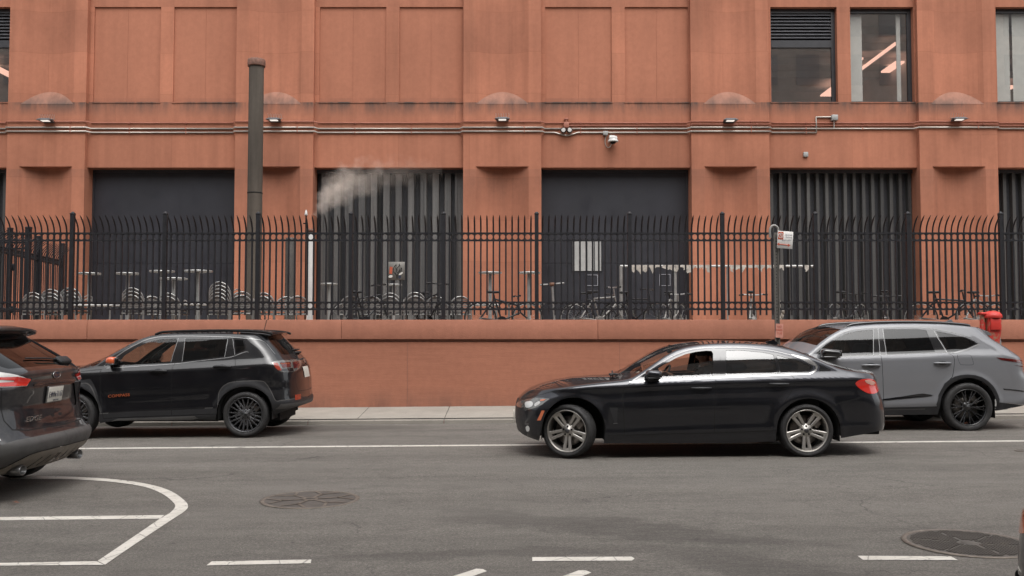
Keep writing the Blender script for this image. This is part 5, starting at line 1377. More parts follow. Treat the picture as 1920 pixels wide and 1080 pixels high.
    # glass: the driver's pane is wound halfway down
    open_=[(1234,690.5),(1247,683),(1266,672),(1285.6,664),(1305,659.5),(1324,657.4),(1334,658),(1337,663),(1337,679),(1336,705),(1285.6,708),(1242,710.5)]
    regs.append(Reg(poly(b,open_),M['cg_clear'],'HOLE'))
    low=[(1240,694),(1262,688),(1296,682),(1337,676.5),(1336,705.5),(1285.6,708),(1242,710.5)]
    r2=[(1364,657),(1392,657),(1428,660.5),(1452,665),(1458,702),(1420,703),(1364,705.3)]
    r2=[(1362,657),(1392,657),(1430,660.5),(1450,664.5),(1458,700.5),(1420,702),(1361,704.6)]
    regs.append(Reg(poly(b,r2),M['cg_sky'],'window|2','door|2',pair=True,off=-.004))
    r3=[(1455,665.8),(1482,672.5),(1502,679),(1517,685.5),(1521,688.5),(1518.5,692.5),(1514,696),(1500,698),(1463,700.3)]
    regs.append(Reg(poly(b,r3),M['cg_sky'],'quarter_window',pair=True,off=-.004))
    regs.append(Reg(strip(px([(1454,665),(1461,701)]),.035),M['gloss_black'],None))
    regs.append(Reg(strip(px([(1343,654),(1341,706)]),.11),M['gloss_black'],'pillar_trim',pair=True,off=.002))
    tri=[(1533,682.5),(1547,688),(1558.5,693.5),(1557,696),(1534,697),(1536.5,692),(1537,687)]
    regs.append(Reg(poly(b,tri),M['gloss_black'],'pillar_panel',pair=True))
    for g in ([(1184,717),(1174,724),(1169,731),(1167.5,745),(1168.5,760),(1170,790),(1170.6,814)],[(1342,712),(1341,735),(1340,770),(1339.5,811)],[(1484,704),(1490,710),(1491,716),(1483,735),(1472,752)]):
        regs.append(gap(b,g,.008))
    regs.append(gap(b,[(1140,816.3),(1170,815.6),(1317,812.8),(1455,807.4)],.008))
    regs.append(gap(b,[(1031,748),(1042,749.5),(1052,753.5)],.008)); regs.append(gap(b,[(1560,760.5),(1590,752),(1612,746),(1622,739)],.009))
    # hood edge
    regs.append(gap(b,[(969,754),(980,747),(1003,743),(1032,735),(1060,729),(1100,723),(1150,717.5),(1186,713)],.008))
    # lamps and fascia
    hl=[(968,757),(978,751),(1003,746),(1018,746),(1031,748),(1017,759),(1000,766),(983,770.8),(972,768)]
    regs.append(Reg(poly(b,hl),M['lens_dim'],'headlight',pair=True,off=.003))
    regs.append(Reg(poly(b,[(985,755),(995,752.5),(1000,757),(996,763),(987,764)],4),M['lens_bright'],'lamp_lens','headlight',pair=True,off=.006))
    regs.append(Reg(poly(b,[(1003,757),(1011,752.5),(1013,756),(1004,762)],4),M['clear_lens'],'lamp_lens|b','headlight',pair=True,off=.005))
    regs.append(Reg(poly(b,[(1014,749.5),(1024,748.6),(1020,751.5),(1013,752)]),M['amber'],'turn_signal','headlight',pair=True,off=.006))
    regs.append(Reg(poly(b,[(1016,769.7),(1021.3,770),(1014.2,788.2),(1007.2,788.2)]),M['amber'],'side_marker',pair=True,off=.004))
    regs.append(Reg(poly(b,[(968,800),(976,796),(990,797),(993,806),(989,817),(972,815)]),M['clad'],'lower_grille',pair=True,off=.001))
    regs.append(Reg(strip(px([(968,798),(977,794.5),(991,795)]),.012),M['satin'],None))
    regs.append(Reg(poly(b,[(986,801),(990.5,798),(993,803),(992,808),(988,808.5)],3),M['lens_bright'],'fog_light',pair=True,off=.004))
    regs.append(Reg(poly(b,[(1143,764.5),(1158,764.5),(1157,793.5),(1152.5,793.5)]),M['clad'],'fender_vent',pair=True)); regs.append(Reg(strip(px([(1142,763.6),(1159,763.6)]),.008),M['gap'])); regs.append(Reg(strip(px([(1150,794),(1158,793.6)]),.008),M['satin']))
    tl=[(1603.6,719.6),(1609,713.6),(1621,710.8),(1635,711.3),(1643,717.8),(1647,725.7),(1646,733.7),(1638.8,738),(1626.5,737.2),(1613,729.5)]
    regs.append(Reg(poly(b,tl,3),M['red_lens'],'taillight',pair=True,off=.006))
    regs.append(Reg(poly(b,[(1621,713),(1634,713.5),(1640,718),(1636,722),(1626,719)],3),M['pink_lens'],'reversing_lens','taillight',pair=True,off=.009))
    regs.append(Reg(b.yz([(.001,.62),(.55,.60),(.62,.5),(.55,.36),(.001,.34)],False),M['clad'],'grille'))
    regs.append(Reg(b.yz([(.03,.70),(.22,.70),(.20,.60),(.03,.60)],False),M['gap'],'kidney_grille',pair=True))
    regs.append(Reg(b.yz([(.001,.34),(.5,.36),(.6,.25),(.001,.24)],True),M['clad'],'diffuser'))
    regs.append(Reg(b.yz([(.001,.72),(.26,.72),(.26,.58),(.001,.58)],True),M['plate'],'licence_plate',off=.006))
    A1=P(1075.5,805,11.52); A2=P(1515.5,807,11.52)
    holes=[arch_poly(b,A1[0],A1[1],.392),arch_poly(b,A2[0],A2[1],.395)]
    hole=[r for r in regs if r.name=='HOLE'][0]; lowp=px(low)
    regs=[r for r in regs if r.name!='HOLE']
    # the opening is cut out, the lowered pane fills its lower part
    regs.append(Reg(hole.poly,M['gap'],'__open',pair=False)); 
    regs.append(Reg(dens(lowp,.04),M['cg_front'],'window|1','door|1',pair=True,off=-.004))
    made=build_body(b,root,M['p_sedan'],regs,holes)
    print('OPEN',hole.poly[:6],'E',b.E(np.array([0.,1,2,3,4])),b.Sm,b.Sf); bpy.data.objects.remove(made['__open']) if '__open' in made else None
    for wx,wz in (A1,A2): arch_liner(b,root,wx,wz,.388)
    yn=yc-hw+.118
    for sd in(1,-1):
        st=R(-25)
        wheel(root,W1[0],yc-sd*(hw-.15),W1[1],.330,.225,.262,'double5',sd,st,M['rim_silver'])
        wheel(root,W2[0],yc-sd*(hw-.122),W2[1],.330,.235,.262,'double5',sd,0,M['rim_silver'])
    handle(b,made,'door|1',1296,1333.6,727.2,.03,root,M['clad'],M['gap']); handle(b,made,'door|2',1442.4,1478.7,719.5,.03,root,M['clad'],M['gap'])
    mirror_(b,root,made,'door|1',(1222,701),(.18,.20,.105),(1219,713),M['p_sedan'],M['black'],.12)
    cabin(b,root,1.35,4.1,2.35,.60,.27,1.60,1.03,M['seat']); driver(yc)
    underbody(b,root,.35,4.32,.25,.5,(W1[0],W2[0]))
    f=MB(root.location); p=P(1434,644,yc-.1); q=P(1461,646.5,yc-.1)
    f.prism([(p[0],p[1]-.01),(p[0]+.06,p[1]+.03),(p[0]+.13,p[1]+.05),(q[0],q[1]+.03),(q[0],q[1]-.02)],yc-.03,yc+.03); f.build('antenna_fin',M['p_sedan'],root)
    w=MB(root.location); a=P(1142,700,yc-.35); w.tube([(a[0]-.0,yc-.55,a[1]-.02),(a[0]+.05,yc-.3,a[1]+.0),(a[0]+.11,yc+.3,a[1]-.0)],.012,6); w.rbox((a[0]+.05,yc-.42,a[1]-.01),(.12,.06,.03),.01); w.build('wiper',M['black'],root)
    pl=MB(root.location); pl.rbox((.028,yc,.45),(.012,.305,.155),.004); pl.build('licence_plate',M['plate'],root)
    for ys in(-.55,.55):
        e=MB(root.location); e.cyl((4.45,yc+ys,.30),(4.655,yc+ys,.30),.028,14); e.build('exhaust_tip',M['gap'],root)
    s_=MB(root.location); st=P(1187,697,12.05); s_.cbox((st[0]+.03,11.98,st[1]-.02),(.1,.09,.005),Matrix.Rotation(R(-35),3,'Y')); s_.build('paper_sticker',M['sticker'],root)
    return b,root
# ================================================= parked black compact suv, left
def compass():
    yc,hw=15.21,.91; zg=-.056
    prof=[(.05,.80),(.14,.85),(.2,.875),(.235,.888),(.25,.897),(.40,.906),(.50,.898),(.62,.9),(.74,.908),(.86,.908),(.94,.905),(.985,.906),(1.0,.902),(1.09,.848),(1.12,.838),(1.30,.775),(1.46,.712),(1.56,.655),(1.7,.57)]
    crease=[P(160,699,14.3),P(230,695.5,14.3),P(327,692,14.3),P(400,688,14.3),P(470,683.5,14.3),P(512,681.5,14.3),P(560,681,14.3)]
    E=mono(rail_pts([(14,745),(18,733),(30,715),(60,703),(100,697),(150,692),(174,688.5),(205,667.3),(231,652.8),(257,638.3),(270,633),(289,629),(308,626.6),(340,625.8),(380,625.4),(435,626.3),(487,629.4),(515,632),(530,633.5),(545,635)],yc,prof))
    T=mono(mid_pts([(8,740),(16,725),(30,706),(60,694),(100,689),(150,684.5),(168,683),(202,665.5),(230,650.5),(257,635.5),(270,630.5),(289,626.5),(308,623.8),(340,621.8),(380,620.4),(435,620.4),(487,622.5),(515,626),(535,629.5),(560,633)],14.95))
    xf=[(.1,-7.50),(.25,-7.62),(.4,-7.70),(.7,-7.70),(.85,-7.68),(.95,-7.60),(1.1,-7.5)]
    xr=[(.10,-3.62),(.25,-3.52),(.33,-3.42),(.40,-3.33),(.47,-3.315),(.56,-3.335),(.7,-3.34),(.8,-3.345),(.95,-3.37),(1.05,-3.41),(1.13,-3.46),(1.2,-3.53),(1.3,-3.61),(1.45,-3.76),(1.55,-3.88),(1.7,-4.0)]
    W2=P(459.5,777.5,14.32); W1=(W2[0]-2.636,W2[1]-.015)
    bot=mono([P(a,c,14.35) for a,c in [(10,775),(60,788),(150,793),(183,794),(221,788),(370,786),(415,787),(506,782),(520,775),(545,766),(575,758),(600,752)]])
    b=Body(yc,hw,prof,crease,E,T,xf,xr,.55,.40,2.5,2.7,plan=[(-7.8,.95),(-7.2,.98),(-6.6,1.),(-4.6,1.),(-4.1,.985),(-3.6,.955),(-3.2,.93)],bottom=bot,wheels=[W1,W2],flare=(.445,.024,.06),fil=.035)
    root=empty('car',((W1[0]+W2[0])/2,yc,zg),'parked black compact suv with an orange mirror cap and gunmetal wheels','car','cars on the street')
    px=PXL(b); regs=[]
    ws=windscreen(b,P(178,687,14.5)[0],P(170,683,15.1)[0],P(262,636,14.6)[0],P(262,633,15.1)[0],.04)
    regs.append(Reg(ws,M['cg_clear'],'windscreen',off=-.003))
    d1=[(197,689),(191,693),(188,702),(188,731),(191,765),(193.5,784.5),(250,782),(322,779.5),(321.8,757),(322,720),(323,690),(328,681),(340,633.5),(302,634.5),(270,641.5),(245,654),(223,667.5)]
    regs.append(Reg(poly(b,d1),M['p_compass'],'door|1',pair=True))
    d2=[(328,681),(340,633.5),(380,633.5),(436,635.2),(440,666),(441.5,690),(441.5,716),(432,718),(421,724),(412,736),(408,755),(406,775.5),(322,779.5),(321.8,757),(322,720),(323,690)]
    regs.append(Reg(poly(b,d2),M['p_compass'],'door|2',pair=True))
    # lower cladding and arches
    clad=[(186,776),(193,776),(203,774.5),(260,771),(321,769),(397,766),(408,765.5),(409,755),(411,735),(415.5,727.5),(422.5,721),(431,717.6),(442.5,715.5),(460,714.4),(487.5,714),(494,716),(499.5,720.5),(508.8,735),(513,743),(517,751),(527,751),(545,749),(556,746.5),(566,744),(600,742),(605,800),(400,800),(186,800)]
    regs.append(Reg(poly(b,clad),M['clad'],'cladding',pair=True,off=.004))
    regs.append(Reg(poly(b,[(205,791),(222,784.5),(300,782),(365,779.5),(372,784),(360,787),(221,789.5)]),M['clad_grey'],'side_step',pair=True,off=.012))
    archl=cr_open([(408,765),(409,752),(411,735),(422.5,721.5),(442.5,715.6),(487.5,714.2),(499.5,720.5),(508.8,735),(517,751),(527,750.8),(545,748.6),(556,746.4)],4)
    regs.append(Reg(strip(px(archl),.012),M['clad_grey'],None)); 
    regs.append(Reg(strip(px(cr_open([(186.5,775.5),(203,774.8)],3)),.014),M['satin'],None)); regs.append(Reg(strip(px([(384,765.3),(399,764.8)]),.012),M['satin'],None))
    # front arch lip
    fa=cr_open([(140,722),(156,718.5),(165,722),(172,734),(179,754),(186.5,776)],4)
    regs.append(Reg(strip(px(fa),.10),M['clad'],None)); regs.append(Reg(strip(px(fa+np.array([3.,0])),.010),M['clad_grey'],None))
    # trim line along the window tops and round the tailgate
    tl=cr_open([(195,686.5),(223,665.3),(245,651.3),(257,645.2),(270,639),(283,634.8),(302,631.6),(334,630.3),(380,630.6),(435,632.3),(456,634.2),(478,636.2),(490,638.5),(499,644),(509,656),(516,664.5)],4)
    regs.append(Reg(strip(px(tl),.014),M['satin'],'window_trim',pair=True,off=.003,step=.03))
    dlo=[(194,688.6),(223,667),(245,653.2),(256.7,647),(282.6,636.8),(302,633.6),(334.5,632.2),(380,632.7),(434.8,634.2),(455.6,635.5),(459.5,640),(462,652.8),(459.5,658),(438.7,666.2),(421.9,669.6),(370,675.5),(326.7,680.7),(256.7,685.4),(217.8,688),(200,689.2)]
    regs.append(Reg(poly(b,dlo),M['gloss_black'],'window_frame',pair=True))
    regs.append(Reg(strip(px(cr_open([(200,690.6),(256.7,687),(326.7,682.3),(370,677),(421.9,671.2),(438.7,667.8),(452,662.6),(462,659.5),(466,660.5)],4)),.011),M['satin'],'belt_trim',pair=True,off=.003,step=.03))
    g1=[(222,681),(232,668),(256,652),(282,640.5),(302,636),(330,635),(333,637),(319,678.5),(256.7,683.5),(226,686)]
    regs.append(Reg(poly(b,g1),M['cg_clear'],'window|1','door|1',pair=True,off=-.004))
    g2=[(346.5,635.4),(380,635.2),(426,636.5),(420.5,668),(370,673.6),(342,676.8)]
    regs.append(Reg(poly(b,g2),M['cg_dark'],'window|2','door|2',pair=True,off=-.004))
    g3=[(440,637),(455,637.8),(459.5,652.5),(457,656.5),(442.5,662.5)]
    regs.append(Reg(poly(b,g3),M['cg_dark'],'quarter_window',pair=True,off=-.004))
    for st in ([(334.5,634),(327,657),(320.2,679)],[(347.2,634),(344.5,656),(341.2,677.5)],[(427,635.5),(424,652),(421.2,669)],[(436.2,635),(438,650),(440.2,665)]): regs.append(Reg(strip(px(st),.009),M['satin'],None))
    for g in ([(190.6,692),(188.2,700),(188,731),(190.8,765),(193.5,784)],[(328,681.5),(323,690),(322,705),(321.5,757),(322,779)],[(440,666.5),(441.3,682),(441.5,700),(441.5,716)],[(193.5,784.6),(260,781.5),(397,776.6),(412,775.5)],[(519,697),(509,707),(498,718)],[(191,693),(170,694.5),(152,697)],[(498,637),(505,642),(514,653),(521,660.5),(530,663),(536,663.2)]): regs.append(gap(b,g,.007))
    # rear: glass, lamps, plate, reflectors
    rg=[(502,637.5),(540,634),(556,645.5),(568,659.5),(566,664),(551,664.8),(536,663.8),(526,659)]
    regs.append(Reg(b.yz([(.001,1.22),(.50,1.20),(.60,1.22),(.56,1.42),(.50,1.49),(.001,1.50)]),M['cg_dark'],'rear_window',off=-.003))
    lamp=[(509,680),(515,677.3),(530,675.5),(547,674.8),(560,673.6),(565,679),(562,690),(553,696),(541,698),(526,697.5),(517,691)]
    regs.append(Reg(poly(b,lamp),M['lens_dim'],'taillight',pair=True,off=.006))
    regs.append(Reg(poly(b,[(512,681),(520,681),(528,694.5),(522,694.5),(515,688.5)]),M['amber_red'],'lamp_lens|a','taillight',pair=True,off=.01))
    regs.append(Reg(poly(b,[(524,680.5),(544,679.5),(544,688.5),(530,689.5)]),M['dark_red'],'lamp_lens|b','taillight',pair=True,off=.01))
    regs.append(Reg(strip(px([(526,682),(543,681)]),.012),M['amber'])); 
    regs.append(Reg(poly(b,[(527,691.5),(548,690),(550,695),(541,697),(528,696.3)]),M['gloss_black'],'lamp_lens|c','taillight',pair=True,off=.009))
    regs.append(Reg(poly(b,[(548,679),(558,677.5),(562,683),(559,690),(550,690.5)]),M['dark_red'],'lamp_lens|d','taillight',pair=True,off=.01))
    regs.append(Reg(b.yz([(.001,1.0),(.18,1.0),(.18,.83),(.001,.83)]),M['plate'],'licence_plate',off=.008))
    regs.append(Reg(b.yz([(.24,1.135),(.24,1.115),(.001,1.105),(.001,1.125)]),M['gap']))
    regs.append(Reg(b.yz([(.42,.58),(.62,.58),(.64,.50),(.44,.50)]),M['amber_red'],'rear_reflector',pair=True,off=.004))
    regs.append(Reg(b.yz([(.001,.46),(.86,.46),(.86,.38),(.001,.38)]),M['clad_grey'],'rear_skid_plate',off=.006))
    regs.append(Reg(strip(b.yz([(.001,.62),(.50,.63),(.58,.75),(.56,.95)]),.009),M['gap'])); 
    regs.append(Reg(b.yz([(.001,.95),(.6,.96),(.62,.72),(.001,.70)],False),M['gap'],'grille')); regs.append(Reg(b.yz([(.42,.98),(.85,.96),(.85,.86),(.45,.86)],False),M['clear_lens'],'headlight',pair=True))
    holes=[arch_poly(b,W1[0],W1[1]+.03,.415),arch_poly(b,W2[0],W2[1]+.03,.425,.06)]
    made=build_body(b,root,M['p_compass'],regs,holes)
    for wx,wz in (W1,W2): arch_liner(b,root,wx,wz+.03,.41)
    for sd in(1,-1):
        for wx,wz in (W1,W2): wheel(root,wx,yc-sd*(hw-.115),wz,.347,.225,.268,'multi10',sd,R(-6) if wx==W1[0] else 0,M['rim_gun'],M['rim_cut'])
    handle(b,made,'door|1',281,313,695.8,.036,root,M['clad'],M['gap']); handle(b,made,'door|2',400,433,688,.036,root,M['clad'],M['gap'])
    mirror_(b,root,made,'door|1',(214.5,676),(.15,.18,.125),(210,688),M['orange'],M['gloss_black'],.10)
    cabin(b,root,-6.5,-3.75,W1[0]+1.15,.70,.32,W1[0]+.48,1.02,M['seat'])
    underbody(b,root,-7.4,-3.65,.17,.55,(W1[0],W2[0]))
    for sd in(1,-1):   # roof rails
        m=MB(root.location); pts=[]
        for a,c in cr_open([(291,627.5),(298,624.5),(308,622.4),(340,621),(380,620),(422,619.6),(474,621),(500,623.5),(511,626.5)],3):
            x,z=P(a,c,yc-.60); pts.append((x,yc-sd*.60,z))
        m.tube(pts,.019,8); o=m.build('roof_rail',M['gap'],root)
    sp=MB(root.location); 
    x0,z0=P(486,629.5,yc-.6); 
    for k,(xa,ya) in enumerate([(0,0)]):
        prof_=[(-4.28,1.60,.58),(-4.0,1.585,.60),(-3.72,1.555,.57)]
        top=[];btm=[]
        for t in np.linspace(-1,1,17):
            for (x,z,w) in prof_: top.append((x-.10*t*t*(x>-3.9),yc+t*w,z-.045*t*t))
        for t in np.linspace(-1,1,17):
            for (x,z,w) in prof_: btm.append((x-.02-.10*t*t*(x>-3.9),yc+t*w*.98,z-.045*t*t-(.045 if x<-3.8 else .018)))
        n=17; vs=top+btm; fs=[]
        for i in range(n-1):
            for j in range(2):
                a=i*3+j; fs.append((a,a+3,a+4,a+1)); c=n*3+a; fs.append((c,c+1,c+4,c+3))
            a=i*3+2; c=n*3+a; fs.append((a,a+3,c+3,c))
        for i in (0,n-1):
            for j in range(2): a=i*3+j; c=n*3+a; fs.append((a,a+1,c+1,c))
        sp.add(vs,fs,True)
    sp.build('roof_spoiler',M['p_compass'],root)
    an=MB(root.location); a=P(493,622,yc); e=P(501,598,yc); an.cyl((a[0],yc,a[1]-.03),(e[0],yc,e[1]),.010,6,.006); an.rbox((a[0]-.02,yc,a[1]-.0),(.12,.06,.03),.012); an.build('antenna',M['rust'],root)
    wp=MB(root.location); wp.rbox((-3.535,yc+.15,1.225),(.05,.30,.035),.012); wp.rbox((-3.58,yc+.2,1.27),(.02,.45,.02),.006); wp.build('rear_wiper',M['black'],root)
    t=MB(root.location)
    q=b.px([(202,743.5),(245,740)]); p0,n0=side_pt(b,*q[0]); p1,n1=side_pt(b,*q[1])
    L=float(p1[0]-p0[0]); t.text('COMPASS',Vector(((p0[0]+p1[0])/2,yc-(p0[1]+p1[1])/2-.013,(p0[2]+p1[2])/2)),.062,(PI/2,-math.atan2(p1[2]-p0[2],L),0),.002,sx=L/.285)
    t.build('door_lettering',M['orange_txt'],made.get(('door|1',1)) or root)
    return b,root
# ================================================= parked grey suv, right
def mdx():
    yc,hw=15.48,.98; zg=.03
    prof=[(.1,.88),(.2,.91),(.3,.935),(.40,.955),(.405,.967),(.46,.968),(.55,.962),(.65,.966),(.78,.974),(.95,.978),(1.05,.975),(1.10,.972),(1.135,.974),(1.15,.966),(1.18,.95),(1.215,.93),(1.24,.918),(1.45,.84),(1.62,.765),(1.72,.715),(1.85,.65)]
    crease=[P(1400,682,14.53),P(1563,678,14.53),P(1720,673.4,14.53),P(1781,670.3,14.53),P(1867,670,14.53),P(1920,671,14.53)]
    E=mono(rail_pts([(1310,735),(1316,718),(1325,700),(1350,690),(1400,683.5),(1450,678.5),(1500,673),(1519,662),(1542,642.5),(1558,630.3),(1578.5,618.3),(1597,612),(1635,608.4),(1675,607),(1720,606.6),(1768,608),(1807,611.3),(1829,614),(1843,616.5),(1852,618.5)],yc,prof))
    T=mono(mid_pts([(1308,730),(1316,710),(1330,692),(1360,682),(1400,673),(1450,664),(1475,658),(1485,652),(1506,635.2),(1523,622.9),(1534.5,617),(1551,611.9),(1571,608.6),(1597,606.8),(1635,605.2),(1720,604.6),(1768,605.6),(1807,608.6),(1846,613),(1860,615.5)],15.1))
    xf=[(.1,3.35),(.2,3.22),(.4,3.10),(.7,3.06),(.9,3.08),(1.05,3.15),(1.2,3.3)]
    xr=[(.1,8.1),(.3,8.14),(.376,8.2),(.52,8.27),(.70,8.275),(.847,8.25),(.94,8.2),(1.087,8.19),(1.175,8.14),(1.32,7.95),(1.455,7.74),(1.617,7.60),(1.75,7.5)]
    W2=P(1814,763.5,14.55); W1=(W2[0]-2.89,W2[1]-.02)
    bot=mono([P(a,c,14.56) for a,c in [(1290,770),(1330,782),(1480,782),(1654,778),(1761,777),(1866,770),(1880,768),(1912,762),(1930,760)]])
    b=Body(yc,hw,prof,crease,E,T,xf,xr,.6,.45,2.5,2.8,plan=[(3.,.94),(3.6,.98),(4.2,1.),(6.9,1.),(7.5,.985),(8.,.955),(8.4,.93)],bottom=bot,wheels=[W1,W2],flare=(.50,.018,.05),fil=.045)
    root=empty('car',((W1[0]+W2[0])/2,yc,zg),'parked grey mid-size suv with gloss black wheels behind the black coupe','car','cars on the street')
    px=PXL(b); regs=[]
    ws=windscreen(b,P(1526,662,14.8)[0],P(1487,652,15.4)[0],P(1573,619,14.85)[0],P(1540,616,15.4)[0],.04)
    regs.append(Reg(ws,M['cg_clear'],'windscreen',off=-.003))
    d1=[(1529,664),(1520,670),(1514,690),(1515,730),(1520,765),(1560,765),(1657.5,764),(1656.5,735),(1654.5,690),(1652,668),(1647,616.5),(1609.7,619.2),(1590,623),(1570.8,631.5),(1547.4,647)]
    regs.append(Reg(poly(b,d1),M['p_mdx'],'door|1',pair=True))
    d2=[(1652,668),(1647,616.5),(1690,616),(1735,617.2),(1752,619.2),(1776,661.5),(1786,666),(1789.5,673),(1789,686),(1786,705),(1778,716),(1764,738),(1759,762),(1657.5,764),(1656.5,735),(1654.5,690)]
    regs.append(Reg(poly(b,d2),M['p_mdx'],'door|2',pair=True))
    clad=[(1500,765.5),(1659,764.2),(1757,762),(1755.6,758),(1759.6,741),(1771,719),(1781,711),(1790,706),(1802,703),(1815,702.2),(1829,703.6),(1841,707.3),(1852,714),(1861.7,723.3),(1868,733),(1872,742.3),(1873.8,754.5),(1890,751.5),(1917.5,744),(1925,745),(1925,790),(1500,790)]
    regs.append(Reg(poly(b,clad),M['clad'],'cladding',pair=True,off=.005))
    regs.append(Reg(strip(px([(1500,768.8),(1659,768.3),(1735,766.8)]),.02),M['clad_grey'],None))
    dt=[(1654.6,748.3),(1690,743.5),(1720,738.8),(1730,737.8),(1742,739.5),(1749.4,741),(1742,743.6),(1720,744.8),(1690,747.7),(1654.6,751)]
    regs.append(Reg(poly(b,dt),M['gloss_black'],'door_moulding',pair=True,off=.008)); regs.append(Reg(strip(px([(1655,751.6),(1690,748.6),(1722,745.7),(1748,742.6)]),.009),M['satin'],None))
    dlo=[(1529.5,663.7),(1547.4,646.9),(1570.8,631.3),(1590,622.9),(1609.7,619),(1635.6,616.4),(1655,615.7),(1720,615.7),(1752,618.6),(1780.8,624.2),(1806.7,630.7),(1826,639),(1834,644.6),(1832,648),(1814.5,655.3),(1793.7,660.7),(1775.6,662),(1720,663.6),(1650,666.6),(1573.4,670)]
    regs.append(Reg(strip(px(cr_open([(1531,660),(1547.4,644.4),(1570.8,628.8),(1590,620.3),(1609.7,616.6),(1635.6,614.2),(1655,613.5),(1720,613.6),(1752,616.6),(1780.8,622),(1806.7,628.4),(1826,636.6),(1837,644.5)],4)),.013),M['satin'],'window_trim',pair=True,off=.003,step=.03))
    regs.append(Reg(poly(b,dlo),M['gloss_black'],'window_frame',pair=True))
    regs.append(Reg(poly(b,[(1834,644.6),(1836,647),(1815,656.5),(1795,662),(1776,663.4),(1793.7,659.5),(1814,653.5)]),M['satin'],'corner_trim',pair=True,off=.004))
    g1=[(1546,651),(1570,634.5),(1590,625.5),(1610,621),(1635,618.6),(1637,621),(1636.5,664.5),(1575,667.8),(1548,667)]
    regs.append(Reg(poly(b,g1),M['cg_tint'],'window|1','door|1',pair=True,off=-.004))
    g2=[(1656.5,617.8),(1720,617.5),(1736.5,619.2),(1753,659.8),(1720,661.8),(1663,664.2)]
    regs.append(Reg(poly(b,g2),M['cg_dark'],'window|2','door|2',pair=True,off=-.004))
    g3=[(1755,621),(1780,626),(1806,632.5),(1824,640),(1829.5,644.2),(1812,652.5),(1793,658.5),(1777,660)]
    regs.append(Reg(poly(b,g3),M['cg_dark'],'quarter_window',pair=True,off=-.004))
    regs.append(Reg(strip(px([(1751,619.8),(1763,640),(1775.2,660.5)]),.016),M['satin'],None)); regs.append(Reg(strip(px([(1637.7,618),(1637.7,665.5)]),.010),M['satin'],None)); regs.append(Reg(strip(px([(1655.2,617),(1662,664.5)]),.010),M['satin'],None)); regs.append(Reg(strip(px([(1646.5,616),(1650,666)]),.008),M['satin'],None))
    for g in ([(1651.8,667.8),(1654.4,686),(1656.3,735),(1657.5,764)],[(1779.5,663.2),(1786.5,667),(1789.3,673),(1789,686),(1786,705),(1781,711)],[(1522,668),(1515,685),(1515,730),(1520,765)],[(1829,613),(1841.7,623.5),(1858.5,636),(1884,651.5),(1903,668)]): regs.append(gap(b,g,.008))
    fd=cr_closed([(1795,667),(1800,665.8),(1816,665.8),(1821,668),(1825,680),(1823,684),(1806,684),(1800,682)],4); regs.append(Reg(strip(px(np.vstack([fd,fd[:1]])),.005),M['gap'],None,step=.03))
    tl=[(1867.6,670.3),(1880,670.2),(1908,670.8),(1910,678),(1908,687.7),(1891,680.8),(1878,675)]
    regs.append(Reg(poly(b,tl),M['dark_red'],'taillight',pair=True,off=.006)); regs.append(Reg(poly(b,[(1879,671.5),(1888,671.5),(1890,674),(1884,674)]),M['amber_red'],'lamp_lens','taillight',pair=True,off=.009))
    regs.append(Reg(poly(b,[(1881,728.5),(1896,725.8),(1917,723.6),(1917,726),(1897,728.5),(1882,730.6)]),M['gloss_black'],'bumper_trim',pair=True,off=.004))
    regs.append(Reg(b.yz([(.001,1.1),(.5,1.12),(.55,.8),(.001,.8)],False),M['gap'],'grille')); regs.append(Reg(b.yz([(.5,1.08),(.88,1.06),(.88,.96),(.52,.96)],False),M['clear_lens'],'headlight',pair=True))
    regs.append(Reg(b.yz([(.001,1.23),(.6,1.23),(.56,1.55),(.001,1.58)]),M['cg_dark'],'rear_window')); regs.append(Reg(b.yz([(.001,1.0),(.18,1.0),(.18,.84),(.001,.84)]),M['plate'],'licence_plate',off=.006))
    holes=[arch_poly(b,W1[0],W1[1]+.015,.44),arch_poly(b,W2[0],W2[1]+.015,.445)]
    made=build_body(b,root,M['p_mdx'],regs,holes)
    for wx,wz in (W1,W2): arch_liner(b,root,wx,wz+.015,.43)
    for sd in(1,-1):
        for wx,wz in (W1,W2): wheel(root,wx,yc-sd*(hw-.125),wz,.381,.255,.285,'mesh20',sd,0,M['rim_black'],M['rim_cut'])
    handle(b,made,'door|1',1616,1650,684.8,.034,root,M['p_mdx'],M['gap']); handle(b,made,'door|2',1751,1783,680.8,.034,root,M['p_mdx'],M['gap'])
    mirror_(b,root,made,'door|1',(1552,662),(.30,.20,.135),(1549,667),M['gloss_black'],M['gloss_black'],.12)
    cabin(b,root,4.3,7.7,W1[0]+1.35,.80,.38,W1[0]+.55,1.16,M['seat'])
    underbody(b,root,3.4,7.75,.30,.62,(W1[0],W2[0]))
    for sd in(1,-1):
        m=MB(root.location); pts=[]
        for a,c in cr_open([(1580,618),(1590,611.5),(1601,608),(1636,605),(1675,603.8),(1720,603.8),(1768,605.4),(1806,608.4),(1818,611)],3):
            x,z=P(a,c,yc-.68); pts.append((x,yc-sd*.68,z))
        m.tube(pts,.022,8); m.build('roof_rail',M['gloss_black'],root)
    sp=MB(root.location)
    xa,za=P(1829,612.6,14.8); xb,zb=P(1850,616.8,14.8); xc_,zc_=P(1855.5,629,14.85)
    for i in (0,):
        vs=[];n=15
        for t in np.linspace(-1,1,n): 
            w=.70; k=.05*t*t
            vs+=[(xa-.02,yc+t*w,za+.012-k+.05*(1-t*t)),(xb+.02,yc+t*w*.98,zb+.004-k+.04*(1-t*t)),(xc_+.015,yc+t*w*.97,zc_),(xa+.05,yc+t*w*.98,za-.12)]
        fs=[]
        for q in range(n-1):
            for j in range(3): a=q*4+j; fs.append((a,a+4,a+5,a+1))
        fs+=[(0,1,2,3),tuple((n-1)*4+j for j in(3,2,1,0))]
        sp.add(vs,fs,False)
